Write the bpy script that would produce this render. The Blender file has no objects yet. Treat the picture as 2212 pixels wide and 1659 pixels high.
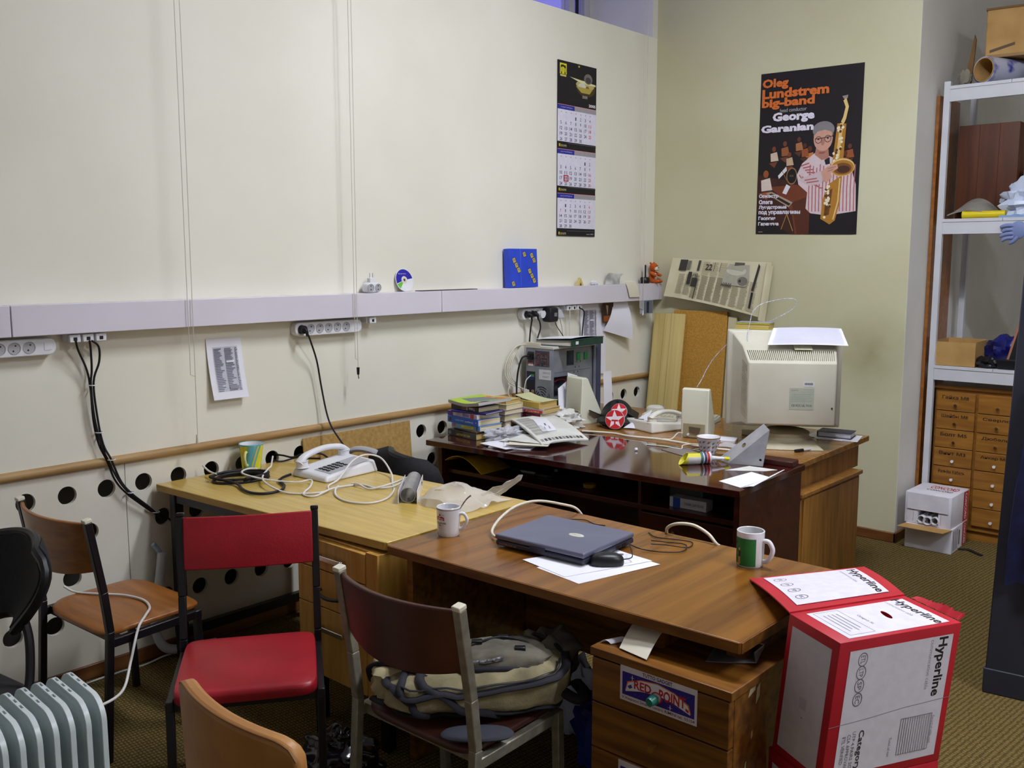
import bpy, bmesh, math, random
from mathutils import Vector, Matrix, noise
R = math.radians
PI = math.pi
scene = bpy.context.scene
COL = scene.collection

def S(r, g, b):
    """sRGB 0-255 to linear"""
    f = lambda c: ((c / 255) / 12.92) if c <= 10.3 else (((c / 255) + .055) / 1.055) ** 2.4
    return (f(r), f(g), f(b))

# ------------------------------------------------------------------ camera
cam_d = bpy.data.cameras.new('camera')
cam_d.sensor_width = 36.0
cam_d.lens = 36.0 * 2055.0 / 2212.0
cam_d.clip_start = 0.05
cam = bpy.data.objects.new('camera', cam_d)
cam.location = (3.698, 0.0, 1.680)
cam.rotation_euler = (R(90 - 7.535), 0, R(41.72))
COL.objects.link(cam)
scene.camera = cam

# ------------------------------------------------------------------ world, exposure
world = bpy.data.worlds.new('world')
scene.world = world
world.use_nodes = True
bg = world.node_tree.nodes['Background']
bg.inputs[0].default_value = (0.20, 0.19, 0.80, 1)
bg.inputs[1].default_value = 1.0
vs = scene.view_settings
vs.view_transform = 'Standard'
vs.look = 'None'
vs.gamma = 1.0
vs.exposure = 0.0
vs.use_curve_mapping = False
LAMP_STRENGTH = 88.0
LAMP_COL = (0.945, 0.98, 1.08)

# ------------------------------------------------------------------ materials
MATS = {}

def mat(name, c, c2=None, rough=.5, metal=0.0, scale=8.0, stretch=(1, 1, 1), detail=3.0, lo=.35, hi=.65,
        bump=0.0, coat=0.0, alpha=1.0, trans=0.0, spec=.5, emit=0.0, dist=0.0, bscale=None, ior=1.45):
    if name in MATS:
        return MATS[name]
    m = bpy.data.materials.new(name)
    m.use_nodes = True
    nt = m.node_tree
    b = nt.nodes['Principled BSDF']
    tc = nt.nodes.new('ShaderNodeTexCoord')
    mp = nt.nodes.new('ShaderNodeMapping')
    mp.inputs['Scale'].default_value = stretch
    nz = nt.nodes.new('ShaderNodeTexNoise')
    nz.inputs['Scale'].default_value = scale
    nz.inputs['Detail'].default_value = detail
    nz.inputs['Distortion'].default_value = dist
    cr = nt.nodes.new('ShaderNodeValToRGB')
    if c2 is None:
        c2 = tuple(min(1, x * .93) for x in c)
    cr.color_ramp.elements[0].position = lo
    cr.color_ramp.elements[1].position = hi
    cr.color_ramp.elements[0].color = (*c, 1)
    cr.color_ramp.elements[1].color = (*c2, 1)
    nt.links.new(tc.outputs['Object'], mp.inputs[0])
    nt.links.new(mp.outputs[0], nz.inputs['Vector'])
    nt.links.new(nz.outputs['Fac'], cr.inputs[0])
    nt.links.new(cr.outputs[0], b.inputs['Base Color'])
    b.inputs['Roughness'].default_value = rough
    b.inputs['Metallic'].default_value = metal
    b.inputs['Specular IOR Level'].default_value = spec
    b.inputs['IOR'].default_value = ior
    if coat:
        b.inputs['Coat Weight'].default_value = coat
        b.inputs['Coat Roughness'].default_value = .06
    b.inputs['Alpha'].default_value = alpha
    b.inputs['Transmission Weight'].default_value = trans
    if emit:
        b.inputs['Emission Color'].default_value = (*c, 1)
        b.inputs['Emission Strength'].default_value = emit
    if bump:
        bp = nt.nodes.new('ShaderNodeBump')
        bp.inputs['Strength'].default_value = bump
        bp.inputs['Distance'].default_value = .004
        if bscale:
            n2 = nt.nodes.new('ShaderNodeTexNoise')
            n2.inputs['Scale'].default_value = bscale
            nt.links.new(tc.outputs['Object'], n2.inputs['Vector'])
            nt.links.new(n2.outputs['Fac'], bp.inputs['Height'])
        else:
            nt.links.new(nz.outputs['Fac'], bp.inputs['Height'])
        nt.links.new(bp.outputs[0], b.inputs['Normal'])
    MATS[name] = m
    return m

def ink(r, g, b, rough=.6):
    return mat('ink_%d_%d_%d' % (r, g, b), S(r, g, b), rough=rough, scale=40)

def carpet_mat():
    m = bpy.data.materials.new('carpet')
    m.use_nodes = True
    nt = m.node_tree
    b = nt.nodes['Principled BSDF']
    tc = nt.nodes.new('ShaderNodeTexCoord')
    def wave(rz, sc):
        mp = nt.nodes.new('ShaderNodeMapping')
        mp.inputs['Rotation'].default_value = (0, 0, rz)
        w = nt.nodes.new('ShaderNodeTexWave')
        w.inputs['Scale'].default_value = sc
        w.inputs['Distortion'].default_value = 2.5
        w.inputs['Detail'].default_value = 2
        w.inputs['Detail Scale'].default_value = 3
        nt.links.new(tc.outputs['Object'], mp.inputs[0])
        nt.links.new(mp.outputs[0], w.inputs['Vector'])
        return w
    w1, w2 = wave(.1, 17), wave(1.67, 26)
    mul = nt.nodes.new('ShaderNodeMath')
    mul.operation = 'MULTIPLY'
    nt.links.new(w1.outputs['Fac'], mul.inputs[0])
    nt.links.new(w2.outputs['Fac'], mul.inputs[1])
    nz = nt.nodes.new('ShaderNodeTexNoise')
    nz.inputs['Scale'].default_value = 140
    nt.links.new(tc.outputs['Object'], nz.inputs['Vector'])
    add = nt.nodes.new('ShaderNodeMath')
    add.operation = 'MULTIPLY_ADD'
    add.inputs[1].default_value = .5
    nt.links.new(nz.outputs['Fac'], add.inputs[0])
    nt.links.new(mul.outputs[0], add.inputs[2])
    cr = nt.nodes.new('ShaderNodeValToRGB')
    cr.color_ramp.elements[0].position = .15
    cr.color_ramp.elements[1].position = .85
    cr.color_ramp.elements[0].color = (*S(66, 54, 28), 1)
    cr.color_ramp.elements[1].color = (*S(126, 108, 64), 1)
    nt.links.new(add.outputs[0], cr.inputs[0])
    nt.links.new(cr.outputs[0], b.inputs['Base Color'])
    b.inputs['Roughness'].default_value = .95
    b.inputs['Specular IOR Level'].default_value = .1
    bp = nt.nodes.new('ShaderNodeBump')
    bp.inputs['Strength'].default_value = .5
    bp.inputs['Distance'].default_value = .004
    nt.links.new(add.outputs[0], bp.inputs['Height'])
    nt.links.new(bp.outputs[0], b.inputs['Normal'])
    return m

WALL = mat('cream_plaster', S(236, 233, 219), S(229, 226, 210), rough=.75, scale=1.3, detail=5, bump=.04, bscale=60)
WALLB = mat('cream_wall_paint', S(206, 203, 172), S(196, 192, 156), rough=.8, scale=1.1, detail=5, bump=.04, bscale=60)
def stain(m, centre, radius, col, amount):
    """a grubby patch with a shape of its own, rubbed into a wall"""
    nt = m.node_tree
    b = nt.nodes['Principled BSDF']
    src = b.inputs['Base Color'].links[0].from_socket
    tc = nt.nodes.new('ShaderNodeTexCoord')
    mp = nt.nodes.new('ShaderNodeMapping')
    mp.inputs['Location'].default_value = tuple(-c / r for c, r in zip(centre, radius))
    mp.inputs['Scale'].default_value = tuple(1 / r for r in radius)
    gr = nt.nodes.new('ShaderNodeTexGradient')
    gr.gradient_type = 'SPHERICAL'
    nz = nt.nodes.new('ShaderNodeTexNoise')
    nz.inputs['Scale'].default_value = 5
    nz.inputs['Detail'].default_value = 6
    mu = nt.nodes.new('ShaderNodeMath')
    mu.operation = 'MULTIPLY'
    m2 = nt.nodes.new('ShaderNodeMath')
    m2.operation = 'MULTIPLY'
    m2.inputs[1].default_value = amount
    mx = nt.nodes.new('ShaderNodeMix')
    mx.data_type = 'RGBA'
    nt.links.new(tc.outputs['Object'], mp.inputs[0])
    nt.links.new(mp.outputs[0], gr.inputs[0])
    nt.links.new(tc.outputs['Object'], nz.inputs['Vector'])
    nt.links.new(gr.outputs['Fac'], mu.inputs[0])
    nt.links.new(nz.outputs['Fac'], mu.inputs[1])
    nt.links.new(mu.outputs[0], m2.inputs[0])
    nt.links.new(m2.outputs[0], mx.inputs[0])
    nt.links.new(src, mx.inputs[6])
    mx.inputs[7].default_value = (*col, 1)
    nt.links.new(mx.outputs[2], b.inputs['Base Color'])
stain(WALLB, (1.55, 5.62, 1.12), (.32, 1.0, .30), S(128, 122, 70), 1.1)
WHITEWALL = mat('white_wall_paint', S(228, 226, 220), S(218, 216, 208), rough=.8, scale=2, detail=5)
CEIL = mat('ceiling_paint', S(232, 230, 224), rough=.9)
PANEL = mat('vent_panel_paint', S(232, 228, 214), S(222, 217, 200), rough=.6, scale=3, detail=5)
CAVITY = mat('cavity_plaster', S(150, 144, 132), rough=.9)
TRUNK = mat('lilac_white_pvc', S(222, 217, 228), S(217, 212, 222), rough=.35, scale=2)
WPLAST = mat('white_plastic', S(228, 228, 232), rough=.3)
GPLAST = mat('grey_plastic', S(176, 176, 182), rough=.4)
BPLAST = mat('black_plastic', S(22, 22, 25), rough=.4)
BRUBBER = mat('black_rubber', S(20, 18, 24), rough=.55)
BEIGE = mat('beige_plastic', S(206, 202, 186), S(198, 193, 175), rough=.45, scale=5)
BEIGED = mat('dusty_beige_plastic', S(188, 181, 156), S(174, 166, 140), rough=.6, scale=9)
CREAMP = mat('cream_plastic', S(224, 224, 204), rough=.4, scale=5)
PAPER = mat('white_paper', S(236, 236, 244), S(228, 228, 238), rough=.8, scale=5)
NEWSP = mat('newsprint', S(214, 208, 178), S(204, 196, 162), rough=.85, scale=6)
NEWSW = mat('newsprint_pale', S(222, 222, 218), S(206, 206, 200), rough=.85, scale=10)
PAGES = mat('page_block', S(222, 212, 178), S(196, 184, 146), rough=.9, scale=3, stretch=(1, 1, 160))
PAGESY = mat('page_block_yellowed', S(204, 178, 110), S(176, 148, 84), rough=.9, scale=3, stretch=(1, 1, 160))
RAILW = mat('rail_wood', S(176, 142, 92), S(152, 118, 70), rough=.5, scale=6, stretch=(6, .6, 6))
YWOOD = mat('yellow_veneer', S(206, 176, 92), S(190, 158, 76), rough=.32, scale=5, stretch=(.8, 9, 9), detail=5, coat=.25)
YEDGE = mat('yellow_edge', S(190, 156, 80), S(170, 136, 64), rough=.5, scale=6, stretch=(1, 6, 6))
DRAWERW = mat('drawer_veneer', S(206, 160, 82), S(184, 136, 60), rough=.4, scale=4, stretch=(10, 10, .8), detail=5)
BWOOD = mat('walnut_veneer', S(138, 90, 32), S(92, 54, 16), rough=.26, scale=2.6, stretch=(7, .35, 7), detail=4, dist=.25, coat=.08, spec=.4, lo=.38, hi=.72)
BWOODD = mat('walnut_side', S(138, 90, 32), S(92, 54, 16), rough=.35, scale=4, stretch=(.7, 9, 9), detail=5, coat=.2)
BEDGE = mat('walnut_edge', S(132, 84, 30), S(92, 54, 16), rough=.4, scale=5, stretch=(1, 6, 6))
DWOOD = mat('mahogany_polish', S(72, 28, 22), S(50, 18, 15), rough=.07, scale=4, stretch=(.7, 9, 9), detail=5, coat=.6, spec=.6)
DWOODS = mat('mahogany_side', S(72, 28, 22), S(50, 18, 15), rough=.3, scale=4, stretch=(.7, 9, 9), coat=.2)
OAK = mat('oak_veneer', S(170, 120, 56), S(136, 90, 38), rough=.35, scale=4, stretch=(9, 9, .8), detail=5, coat=.15)
OAKT = mat('oak_top', S(164, 118, 62), S(134, 92, 44), rough=.25, scale=4, stretch=(.7, 9, 9), detail=5, coat=.2)
CABW = mat('drawer_cabinet_wood', S(158, 108, 42), S(132, 86, 30), rough=.45, scale=4, stretch=(1, 9, 9), detail=5)
CHIP = mat('chipboard', S(196, 148, 62), S(176, 128, 48), rough=.7, scale=90, detail=2)
HARDB = mat('hardboard', S(186, 150, 88), S(166, 130, 70), rough=.65, scale=60)
PLANK = mat('pale_plank', S(214, 194, 128), S(196, 172, 104), rough=.55, scale=3, stretch=(14, 9, .4))
BASEB = mat('baseboard_wood', S(134, 88, 46), S(104, 64, 32), rough=.4, scale=4, stretch=(.6, .6, 6))
BLKMET = mat('black_metal', S(26, 22, 26), rough=.35)
STEEL = mat('dull_steel', S(150, 146, 132), S(128, 124, 110), rough=.4, metal=.4, scale=30)
CHROME = mat('chrome', S(214, 214, 220), rough=.15, metal=1)
ALU = mat('brushed_aluminium', S(196, 196, 200), S(176, 176, 182), rough=.35, metal=.85, scale=20)
REDV = mat('red_vinyl', S(166, 28, 42), S(148, 22, 34), rough=.38, scale=5, bump=.15, bscale=140)
BROWNV = mat('brown_plywood', S(160, 100, 40), S(136, 80, 28), rough=.35, scale=4, stretch=(.8, 9, 9), coat=.15)
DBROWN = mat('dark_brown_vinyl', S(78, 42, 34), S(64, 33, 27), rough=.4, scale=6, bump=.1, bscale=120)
TANV = mat('tan_leatherette', S(186, 132, 72), S(166, 112, 56), rough=.45, scale=7, bump=.1, bscale=160)
CARDB = mat('cardboard', S(188, 150, 92), S(170, 132, 76), rough=.8, scale=6)
WCARD = mat('white_cardboard', S(226, 224, 232), S(212, 210, 220), rough=.7, scale=9)
REDINK = mat('carton_red', S(190, 26, 46), S(180, 22, 40), rough=.5)
SHELFM = mat('shelf_white_enamel', S(206, 208, 214), rough=.4)
RADM = mat('radiator_white_enamel', S(206, 216, 216), rough=.3)
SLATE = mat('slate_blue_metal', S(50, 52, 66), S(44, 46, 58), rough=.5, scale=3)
NAVY = mat('navy_cloth', S(30, 32, 78), S(22, 24, 58), rough=.9, scale=12, bump=.3)
CERAM = mat('white_ceramic', S(232, 232, 236), rough=.12, coat=.4)
PFILM = mat('clear_film', S(240, 236, 228), rough=.08, alpha=.36, spec=.7)
PFILM2 = mat('wrinkled_clear_film', S(236, 238, 246), rough=.15, alpha=.5, spec=.7)
BFILM = mat('black_film', S(14, 13, 18), rough=.16, spec=.7)
KHAKI = mat('khaki_canvas', S(146, 136, 104), S(112, 104, 76), rough=.9, scale=14, bump=.3, bscale=200)
NAVYT = mat('dark_webbing', S(30, 28, 38), S(22, 20, 28), rough=.8, scale=30)
MESHB = mat('black_chair_fabric', S(34, 34, 38), S(26, 26, 30), rough=.85, scale=60)
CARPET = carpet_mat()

# ------------------------------------------------------------------ mesh builder
class MB:
    def __init__(s):
        s.v, s.f, s.mi, s.k = [], [], [], 0
        s.T = Matrix.Identity(4)

    def at(s, loc=(0, 0, 0), rz=0, rx=0, ry=0):
        s.T = Matrix.Translation(loc) @ Matrix.Rotation(rz, 4, 'Z') @ Matrix.Rotation(ry, 4, 'Y') @ Matrix.Rotation(rx, 4, 'X')
        return s

    def m(s, k):
        s.k = k
        return s

    def add(s, vs, fs):
        n = len(s.v)
        s.v += [tuple(s.T @ Vector(v)) for v in vs]
        s.f += [tuple(i + n for i in f) for f in fs]
        s.mi += [s.k] * len(fs)
        return s

    def box(s, x0, y0, z0, x1, y1, z1):
        vs = [(x0, y0, z0), (x1, y0, z0), (x1, y1, z0), (x0, y1, z0), (x0, y0, z1), (x1, y0, z1), (x1, y1, z1), (x0, y1, z1)]
        return s.add(vs, [(0, 3, 2, 1), (4, 5, 6, 7), (0, 1, 5, 4), (1, 2, 6, 5), (2, 3, 7, 6), (3, 0, 4, 7)])

    def hexa(s, b, t):
        """eight-corner solid: four bottom points, four top points, both counter-clockwise from above"""
        return s.add(list(b) + list(t), [(0, 3, 2, 1), (4, 5, 6, 7), (0, 1, 5, 4), (1, 2, 6, 5), (2, 3, 7, 6), (3, 0, 4, 7)])

    def bar(s, p, q, w, h, side=(1, 0, 0)):
        p, q = Vector(p), Vector(q)
        d = (q - p).normalized()
        a = Vector(side)
        a = (a - d * a.dot(d)).normalized()
        c = d.cross(a)
        a, c = a * w / 2, c * h / 2
        vs = [p - a - c, p + a - c, p + a + c, p - a + c, q - a - c, q + a - c, q + a + c, q - a + c]
        return s.add(vs, [(0, 3, 2, 1), (4, 5, 6, 7), (0, 1, 5, 4), (1, 2, 6, 5), (2, 3, 7, 6), (3, 0, 4, 7)])

    def tube(s, pts, r, n=8, closed=False, cap=True, flat=1.0, up=(0, 0, 1)):
        pts = [Vector(p) for p in pts]
        N = len(pts)
        rr = r if isinstance(r, (list, tuple)) else [r] * N
        rings = []
        prev = None
        for i, p in enumerate(pts):
            a = pts[(i - 1) % N] if (closed or i > 0) else p
            b = pts[(i + 1) % N] if (closed or i < N - 1) else p
            d = (b - a)
            d = d.normalized() if d.length > 1e-9 else Vector((0, 0, 1))
            if prev is None:
                u = Vector(up)
                if abs(u.dot(d)) > .95:
                    u = Vector((1, 0, 0))
            else:
                u = prev
            u = u - d * u.dot(d)
            u = u.normalized() if u.length > 1e-6 else d.orthogonal().normalized()
            prev = u
            w = d.cross(u)
            rings.append([p + (u * math.cos(2 * PI * k / n) * flat + w * math.sin(2 * PI * k / n)) * rr[i] for k in range(n)])
        vs = [v for rg in rings for v in rg]
        fs = []
        for i in range(N if closed else N - 1):
            j = (i + 1) % N
            for k in range(n):
                l = (k + 1) % n
                fs.append((i * n + k, j * n + k, j * n + l, i * n + l)[::-1])
        if cap and not closed:
            fs.append(tuple(range(n)))
            fs.append(tuple(reversed([(N - 1) * n + k for k in range(n)])))
        return s.add(vs, fs)

    def cyl(s, p, q, r0, r1=None, n=20, cap=True):
        return s.tube([p, q], [r0, r0 if r1 is None else r1], n, cap=cap)

    def lathe(s, prof, n=32, c=(0, 0, 0), cap=True):
        vs, fs = [], []
        for (r, z) in prof:
            for k in range(n):
                a = 2 * PI * k / n
                vs.append((c[0] + r * math.cos(a), c[1] + r * math.sin(a), c[2] + z))
        for i in range(len(prof) - 1):
            for k in range(n):
                l = (k + 1) % n
                fs.append((i * n + k, i * n + l, (i + 1) * n + l, (i + 1) * n + k))
        if cap and prof[0][0] > 1e-6:
            fs.append(tuple(reversed(range(n))))
        return s.add(vs, fs)

    def prism(s, poly, z0, z1, axis='z'):
        n = len(poly)
        f = {'z': lambda a, b, c: (a, b, c), 'x': lambda a, b, c: (c, a, b), 'y': lambda a, b, c: (b, c, a)}[axis]
        vs = [f(a, b, z0) for a, b in poly] + [f(a, b, z1) for a, b in poly]
        fs = [tuple(reversed(range(n))), tuple(range(n, 2 * n))]
        fs += [(i, (i + 1) % n, (i + 1) % n + n, i + n) for i in range(n)]
        return s.add(vs, fs)

    def grid(s, fn, nu, nv, cu=False):
        vs = [fn(i / nu, j / nv) for i in range(nu if cu else nu + 1) for j in range(nv + 1)]
        fs = []
        W = nv + 1
        for i in range(nu):
            i2 = (i + 1) % nu if cu else i + 1
            for j in range(nv):
                fs.append((i * W + j, i2 * W + j, i2 * W + j + 1, i * W + j + 1))
        return s.add(vs, fs)

    def sheet(s, fn, nu, nv, t=.0008):
        """a thin two-sided sheet through the points fn(u, v)"""
        P = [[Vector(fn(i / nu, j / nv)) for j in range(nv + 1)] for i in range(nu + 1)]
        W = nv + 1
        top, bot = [], []
        for i in range(nu + 1):
            for j in range(nv + 1):
                du = P[min(i + 1, nu)][j] - P[max(i - 1, 0)][j]
                dv = P[i][min(j + 1, nv)] - P[i][max(j - 1, 0)]
                nn = du.cross(dv)
                nn = nn.normalized() if nn.length > 1e-12 else Vector((0, 0, 1))
                top.append(P[i][j] + nn * t / 2)
                bot.append(P[i][j] - nn * t / 2)
        n = len(top)
        fs = []
        for i in range(nu):
            for j in range(nv):
                a, b, c, d = i * W + j, (i + 1) * W + j, (i + 1) * W + j + 1, i * W + j + 1
                fs += [(a, b, c, d), (d + n, c + n, b + n, a + n)]
        edge = [(i * W, (i + 1) * W) for i in range(nu)] + [(nu * W + j, nu * W + j + 1) for j in range(nv)]
        edge += [((i + 1) * W + nv, i * W + nv) for i in range(nu)] + [(j + 1, j) for j in range(nv)]
        fs += [(b, a, a + n, b + n) for a, b in edge]
        return s.add(top + bot, fs)

    def blob(s, c, r, e=1.0, amp=0.0, sc=4.0, seed=0, nu=28, nv=16, floor=None):
        """lumpy closed body: superellipsoid with noise; flattened where it meets floor"""
        def sp(x, k):
            return math.copysign(abs(x) ** k, x)
        vs = []
        for j in range(nv + 1):
            ph = -PI / 2 + PI * j / nv
            for i in range(nu):
                th = 2 * PI * i / nu
                d = Vector((sp(math.cos(ph), e) * sp(math.cos(th), e), sp(math.cos(ph), e) * sp(math.sin(th), e), sp(math.sin(ph), e)))
                k = 1 + amp * noise.noise(d * sc + Vector((seed * 7.3, seed * 3.1, seed)))
                p = Vector((c[0] + d.x * r[0] * k, c[1] + d.y * r[1] * k, c[2] + d.z * r[2] * k))
                if floor is not None and p.z < floor:
                    p.z = floor
                vs.append(p)
        fs = []
        for j in range(nv):
            for i in range(nu):
                l = (i + 1) % nu
                fs.append((j * nu + i, j * nu + l, (j + 1) * nu + l, (j + 1) * nu + i))
        return s.add(vs, fs)

    def build(s, name, mats, parent=None, bevel=0.0, ang=38, loc=None, rz=0.0, rx=0.0, ry=0.0, seg=2, flat=False):
        me = bpy.data.meshes.new(name)
        me.from_pydata(s.v, [], s.f)
        if not isinstance(mats, (list, tuple)):
            mats = [mats]
        for mm in mats:
            me.materials.append(mm)
        if len(mats) > 1:
            me.polygons.foreach_set('material_index', s.mi)
        if not flat:
            me.polygons.foreach_set('use_smooth', [True] * len(me.polygons))
            me.set_sharp_from_angle(angle=R(ang))
        me.update()
        o = bpy.data.objects.new(name, me)
        COL.objects.link(o)
        if parent is not None:
            o.parent = parent
        if loc is not None:
            o.location = loc
        o.rotation_euler = (rx, ry, rz)
        if bevel:
            b = o.modifiers.new('bevel', 'BEVEL')
            b.width = bevel
            b.segments = seg
            b.limit_method = 'ANGLE'
            b.angle_limit = R(40)
        return o

def cut(o, cutter):
    """sink real openings into a part; the cutter is built in the part's own coordinates"""
    tmp = []
    for me in (o.data.copy(), None):
        if me is None:
            me = bpy.data.meshes.new('cutter')
            me.from_pydata(cutter.v, [], cutter.f)
        bm = bmesh.new()
        bm.from_mesh(me)
        bmesh.ops.recalc_face_normals(bm, faces=bm.faces)
        bm.to_mesh(me)
        bm.free()
        q = bpy.data.objects.new('cut', me)
        COL.objects.link(q)
        tmp.append(q)
    for md in o.modifiers:
        b = tmp[0].modifiers.new('bevel', 'BEVEL')
        b.width, b.segments, b.limit_method, b.angle_limit = md.width, md.segments, 'ANGLE', md.angle_limit
    md = tmp[0].modifiers.new('cut', 'BOOLEAN')
    md.operation, md.solver, md.object = 'DIFFERENCE', 'EXACT', tmp[1]
    bpy.context.view_layer.update()
    me = bpy.data.meshes.new_from_object(tmp[0].evaluated_get(bpy.context.evaluated_depsgraph_get()))
    me.name = o.data.name
    me.polygons.foreach_set('use_smooth', [True] * len(me.polygons))
    me.set_sharp_from_angle(angle=R(38))
    o.modifiers.clear()
    o.data = me
    for q in tmp:
        m_ = q.data
        bpy.data.objects.remove(q)
        bpy.data.meshes.remove(m_)
    return o

def tag(o, label=None, cat=None, group=None, kind=None):
    for k, v in (('label', label), ('category', cat), ('group', group), ('kind', kind)):
        if v:
            o[k] = v
    return o

def thing(name, label, cat, loc=(0, 0, 0), rz=0.0, group=None, rx=0.0, ry=0.0):
    o = bpy.data.objects.new(name, None)
    o.empty_display_size = .05
    COL.objects.link(o)
    o.location = loc
    o.rotation_euler = (rx, ry, rz)
    return tag(o, label, cat, group)

def box(x0, y0, z0, x1, y1, z1):
    return MB().box(x0, y0, z0, x1, y1, z1)

def smooth(pts, n=6, closed=False):
    """Catmull-Rom through the points"""
    P = [Vector(p) for p in pts]
    out = []
    N = len(P)
    for i in range(N if closed else N - 1):
        g = (lambda k: P[k % N]) if closed else (lambda k: P[max(0, min(N - 1, k))])
        a, b, c, d = g(i - 1), g(i), g(i + 1), g(i + 2)
        for j in range(n):
            t = j / n
            out.append(.5 * ((2 * b) + (c - a) * t + (2 * a - 5 * b + 4 * c - d) * t * t + (3 * b - a - 3 * c + d) * t ** 3))
    if not closed:
        out.append(P[-1])
    return out

# ------------------------------------------------------------------ print: lettering and flat shapes
GLY = {}

def glyphs(s, bold=0.0):
    key = (s, bold)
    if key not in GLY:
        c = bpy.data.curves.new('text', 'FONT')
        c.body = s
        c.offset = bold
        c.resolution_u = 2
        o = bpy.data.objects.new('text', c)
        me = o.to_mesh()
        vs = [(v.co.x, v.co.y) for v in me.vertices]
        fs = [tuple(p.vertices) for p in me.polygons]
        o.to_mesh_clear()
        bpy.data.objects.remove(o)
        bpy.data.curves.remove(c)
        x0, x1 = min(v[0] for v in vs), max(v[0] for v in vs)
        y0, y1 = min(v[1] for v in vs), max(v[1] for v in vs)
        GLY[key] = ([((x - x0) / max(1e-6, x1 - x0), (y - y0) / max(1e-6, y1 - y0)) for x, y in vs], fs)
    return GLY[key]

def T(col, s, x0, y0, x1, y1, bold=.0):
    return ('t', col, s, x0, y0, x1, y1, bold)

def TR(col, s, x0, y0, x1, y1, bold=.0):
    """lettering turned a quarter clockwise"""
    return ('r', col, s, x0, y0, x1, y1, bold)

def Q(col, x0, y0, x1, y1):
    return ('p', col, [(x0, y0), (x1, y0), (x1, y1), (x0, y1)])

def P_(col, *pts):
    return ('p', col, list(pts))

def E_(col, cx, cy, rx, ry=None, n=20, a0=0.0, a1=2 * PI):
    ry = rx if ry is None else ry
    pts = [(cx + rx * math.cos(a0 + (a1 - a0) * k / n), cy + ry * math.sin(a0 + (a1 - a0) * k / n)) for k in range(n if a1 - a0 > 6.2 else n + 1)]
    return ('p', col, pts)

def L_(col, w, *pts):
    """a stroke of width w through the points"""
    out = []
    P = [Vector(p) for p in pts]
    l, r = [], []
    for i, p in enumerate(P):
        d = (P[min(i + 1, len(P) - 1)] - P[max(i - 1, 0)])
        d = d.normalized() if d.length else Vector((1, 0))
        nn = Vector((-d.y, d.x)) * w / 2
        l.append(tuple(p + nn))
        r.append(tuple(p - nn))
    return ('s', col, l, r)

def ring_(col, cx, cy, r, w, sx=1.0, n=24):
    l = [(cx + (r + w / 2) * sx * math.cos(2 * PI * k / n), cy + (r + w / 2) * math.sin(2 * PI * k / n)) for k in range(n + 1)]
    q = [(cx + (r - w / 2) * sx * math.cos(2 * PI * k / n), cy + (r - w / 2) * math.sin(2 * PI * k / n)) for k in range(n + 1)]
    return ('s', col, q, l)

def prints(items, parent, name='print', o=(0, 0, 0), u=(1, 0, 0), v=(0, 0, 1), w=1.0, h=1.0, lift=.0004, step=.00004, fn=None, sub=1):
    """flat print on a surface. item coordinates run 0..w / 0..h in units scaled by w, h; fn maps (x, y, lift) to a point instead"""
    o, u, v = Vector(o), Vector(u).normalized(), Vector(v).normalized()
    nn = u.cross(v)
    cols, vs, fs, mi = [], [], [], []
    def pt(x, y, z):
        if fn:
            return Vector(fn(x * w, y * h, z))
        return o + u * x * w + v * y * h + nn * z
    for k, it in enumerate(items):
        z = lift + step * k
        col = it[1]
        if col not in cols:
            cols.append(col)
        ci = cols.index(col)
        n = len(vs)
        if it[0] == 't':
            gv, gf = glyphs(it[2], it[7])
            _, _, _, x0, y0, x1, y1, _ = it
            vs += [pt(x0 + (x1 - x0) * a, y0 + (y1 - y0) * b, z) for a, b in gv]
            fs += [tuple(i + n for i in f) for f in gf]
            mi += [ci] * len(gf)
        elif it[0] == 'r':
            gv, gf = glyphs(it[2], it[7])
            _, _, _, x0, y0, x1, y1, _ = it
            vs += [pt(x0 + (x1 - x0) * b, y1 - (y1 - y0) * a, z) for a, b in gv]
            fs += [tuple(i + n for i in f) for f in gf]
            mi += [ci] * len(gf)
        elif it[0] == 'p':
            pts = it[2]
            if fn and len(pts) == 4:
                a, b, c, d = pts
                nu = 1 + int(12 * max(abs(b[0] - a[0]), abs(b[1] - a[1])))
                nv = 1 + int(12 * max(abs(d[0] - a[0]), abs(d[1] - a[1])))
                for i in range(nu + 1):
                    for j in range(nv + 1):
                        p_, q_ = i / nu, j / nv
                        g = [(1 - p_) * (1 - q_) * a[k] + p_ * (1 - q_) * b[k] + p_ * q_ * c[k] + (1 - p_) * q_ * d[k] for k in (0, 1)]
                        vs.append(pt(g[0], g[1], z))
                for i in range(nu):
                    for j in range(nv):
                        q_ = n + i * (nv + 1) + j
                        fs.append((q_, q_ + nv + 1, q_ + nv + 2, q_ + 1))
                        mi.append(ci)
            else:
                vs += [pt(a, b, z) for a, b in pts]
                fs.append(tuple(range(n, n + len(pts))))
                mi.append(ci)
        elif it[0] == 's':
            l, r = it[2], it[3]
            for a, b in zip(l, r):
                vs.append(pt(a[0], a[1], z))
                vs.append(pt(b[0], b[1], z))
            for i in range(len(l) - 1):
                fs.append((n + 2 * i + 1, n + 2 * i + 3, n + 2 * i + 2, n + 2 * i))
                mi.append(ci)
    me = bpy.data.meshes.new(name)
    me.from_pydata([tuple(p) for p in vs], [], fs)
    for c in cols:
        me.materials.append(ink(*c))
    me.polygons.foreach_set('material_index', mi)
    me.update()
    ob = bpy.data.objects.new(name, me)
    COL.objects.link(ob)
    ob.parent = parent
    return ob

def struct(o):
    o['kind'] = 'structure'
    return o

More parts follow.
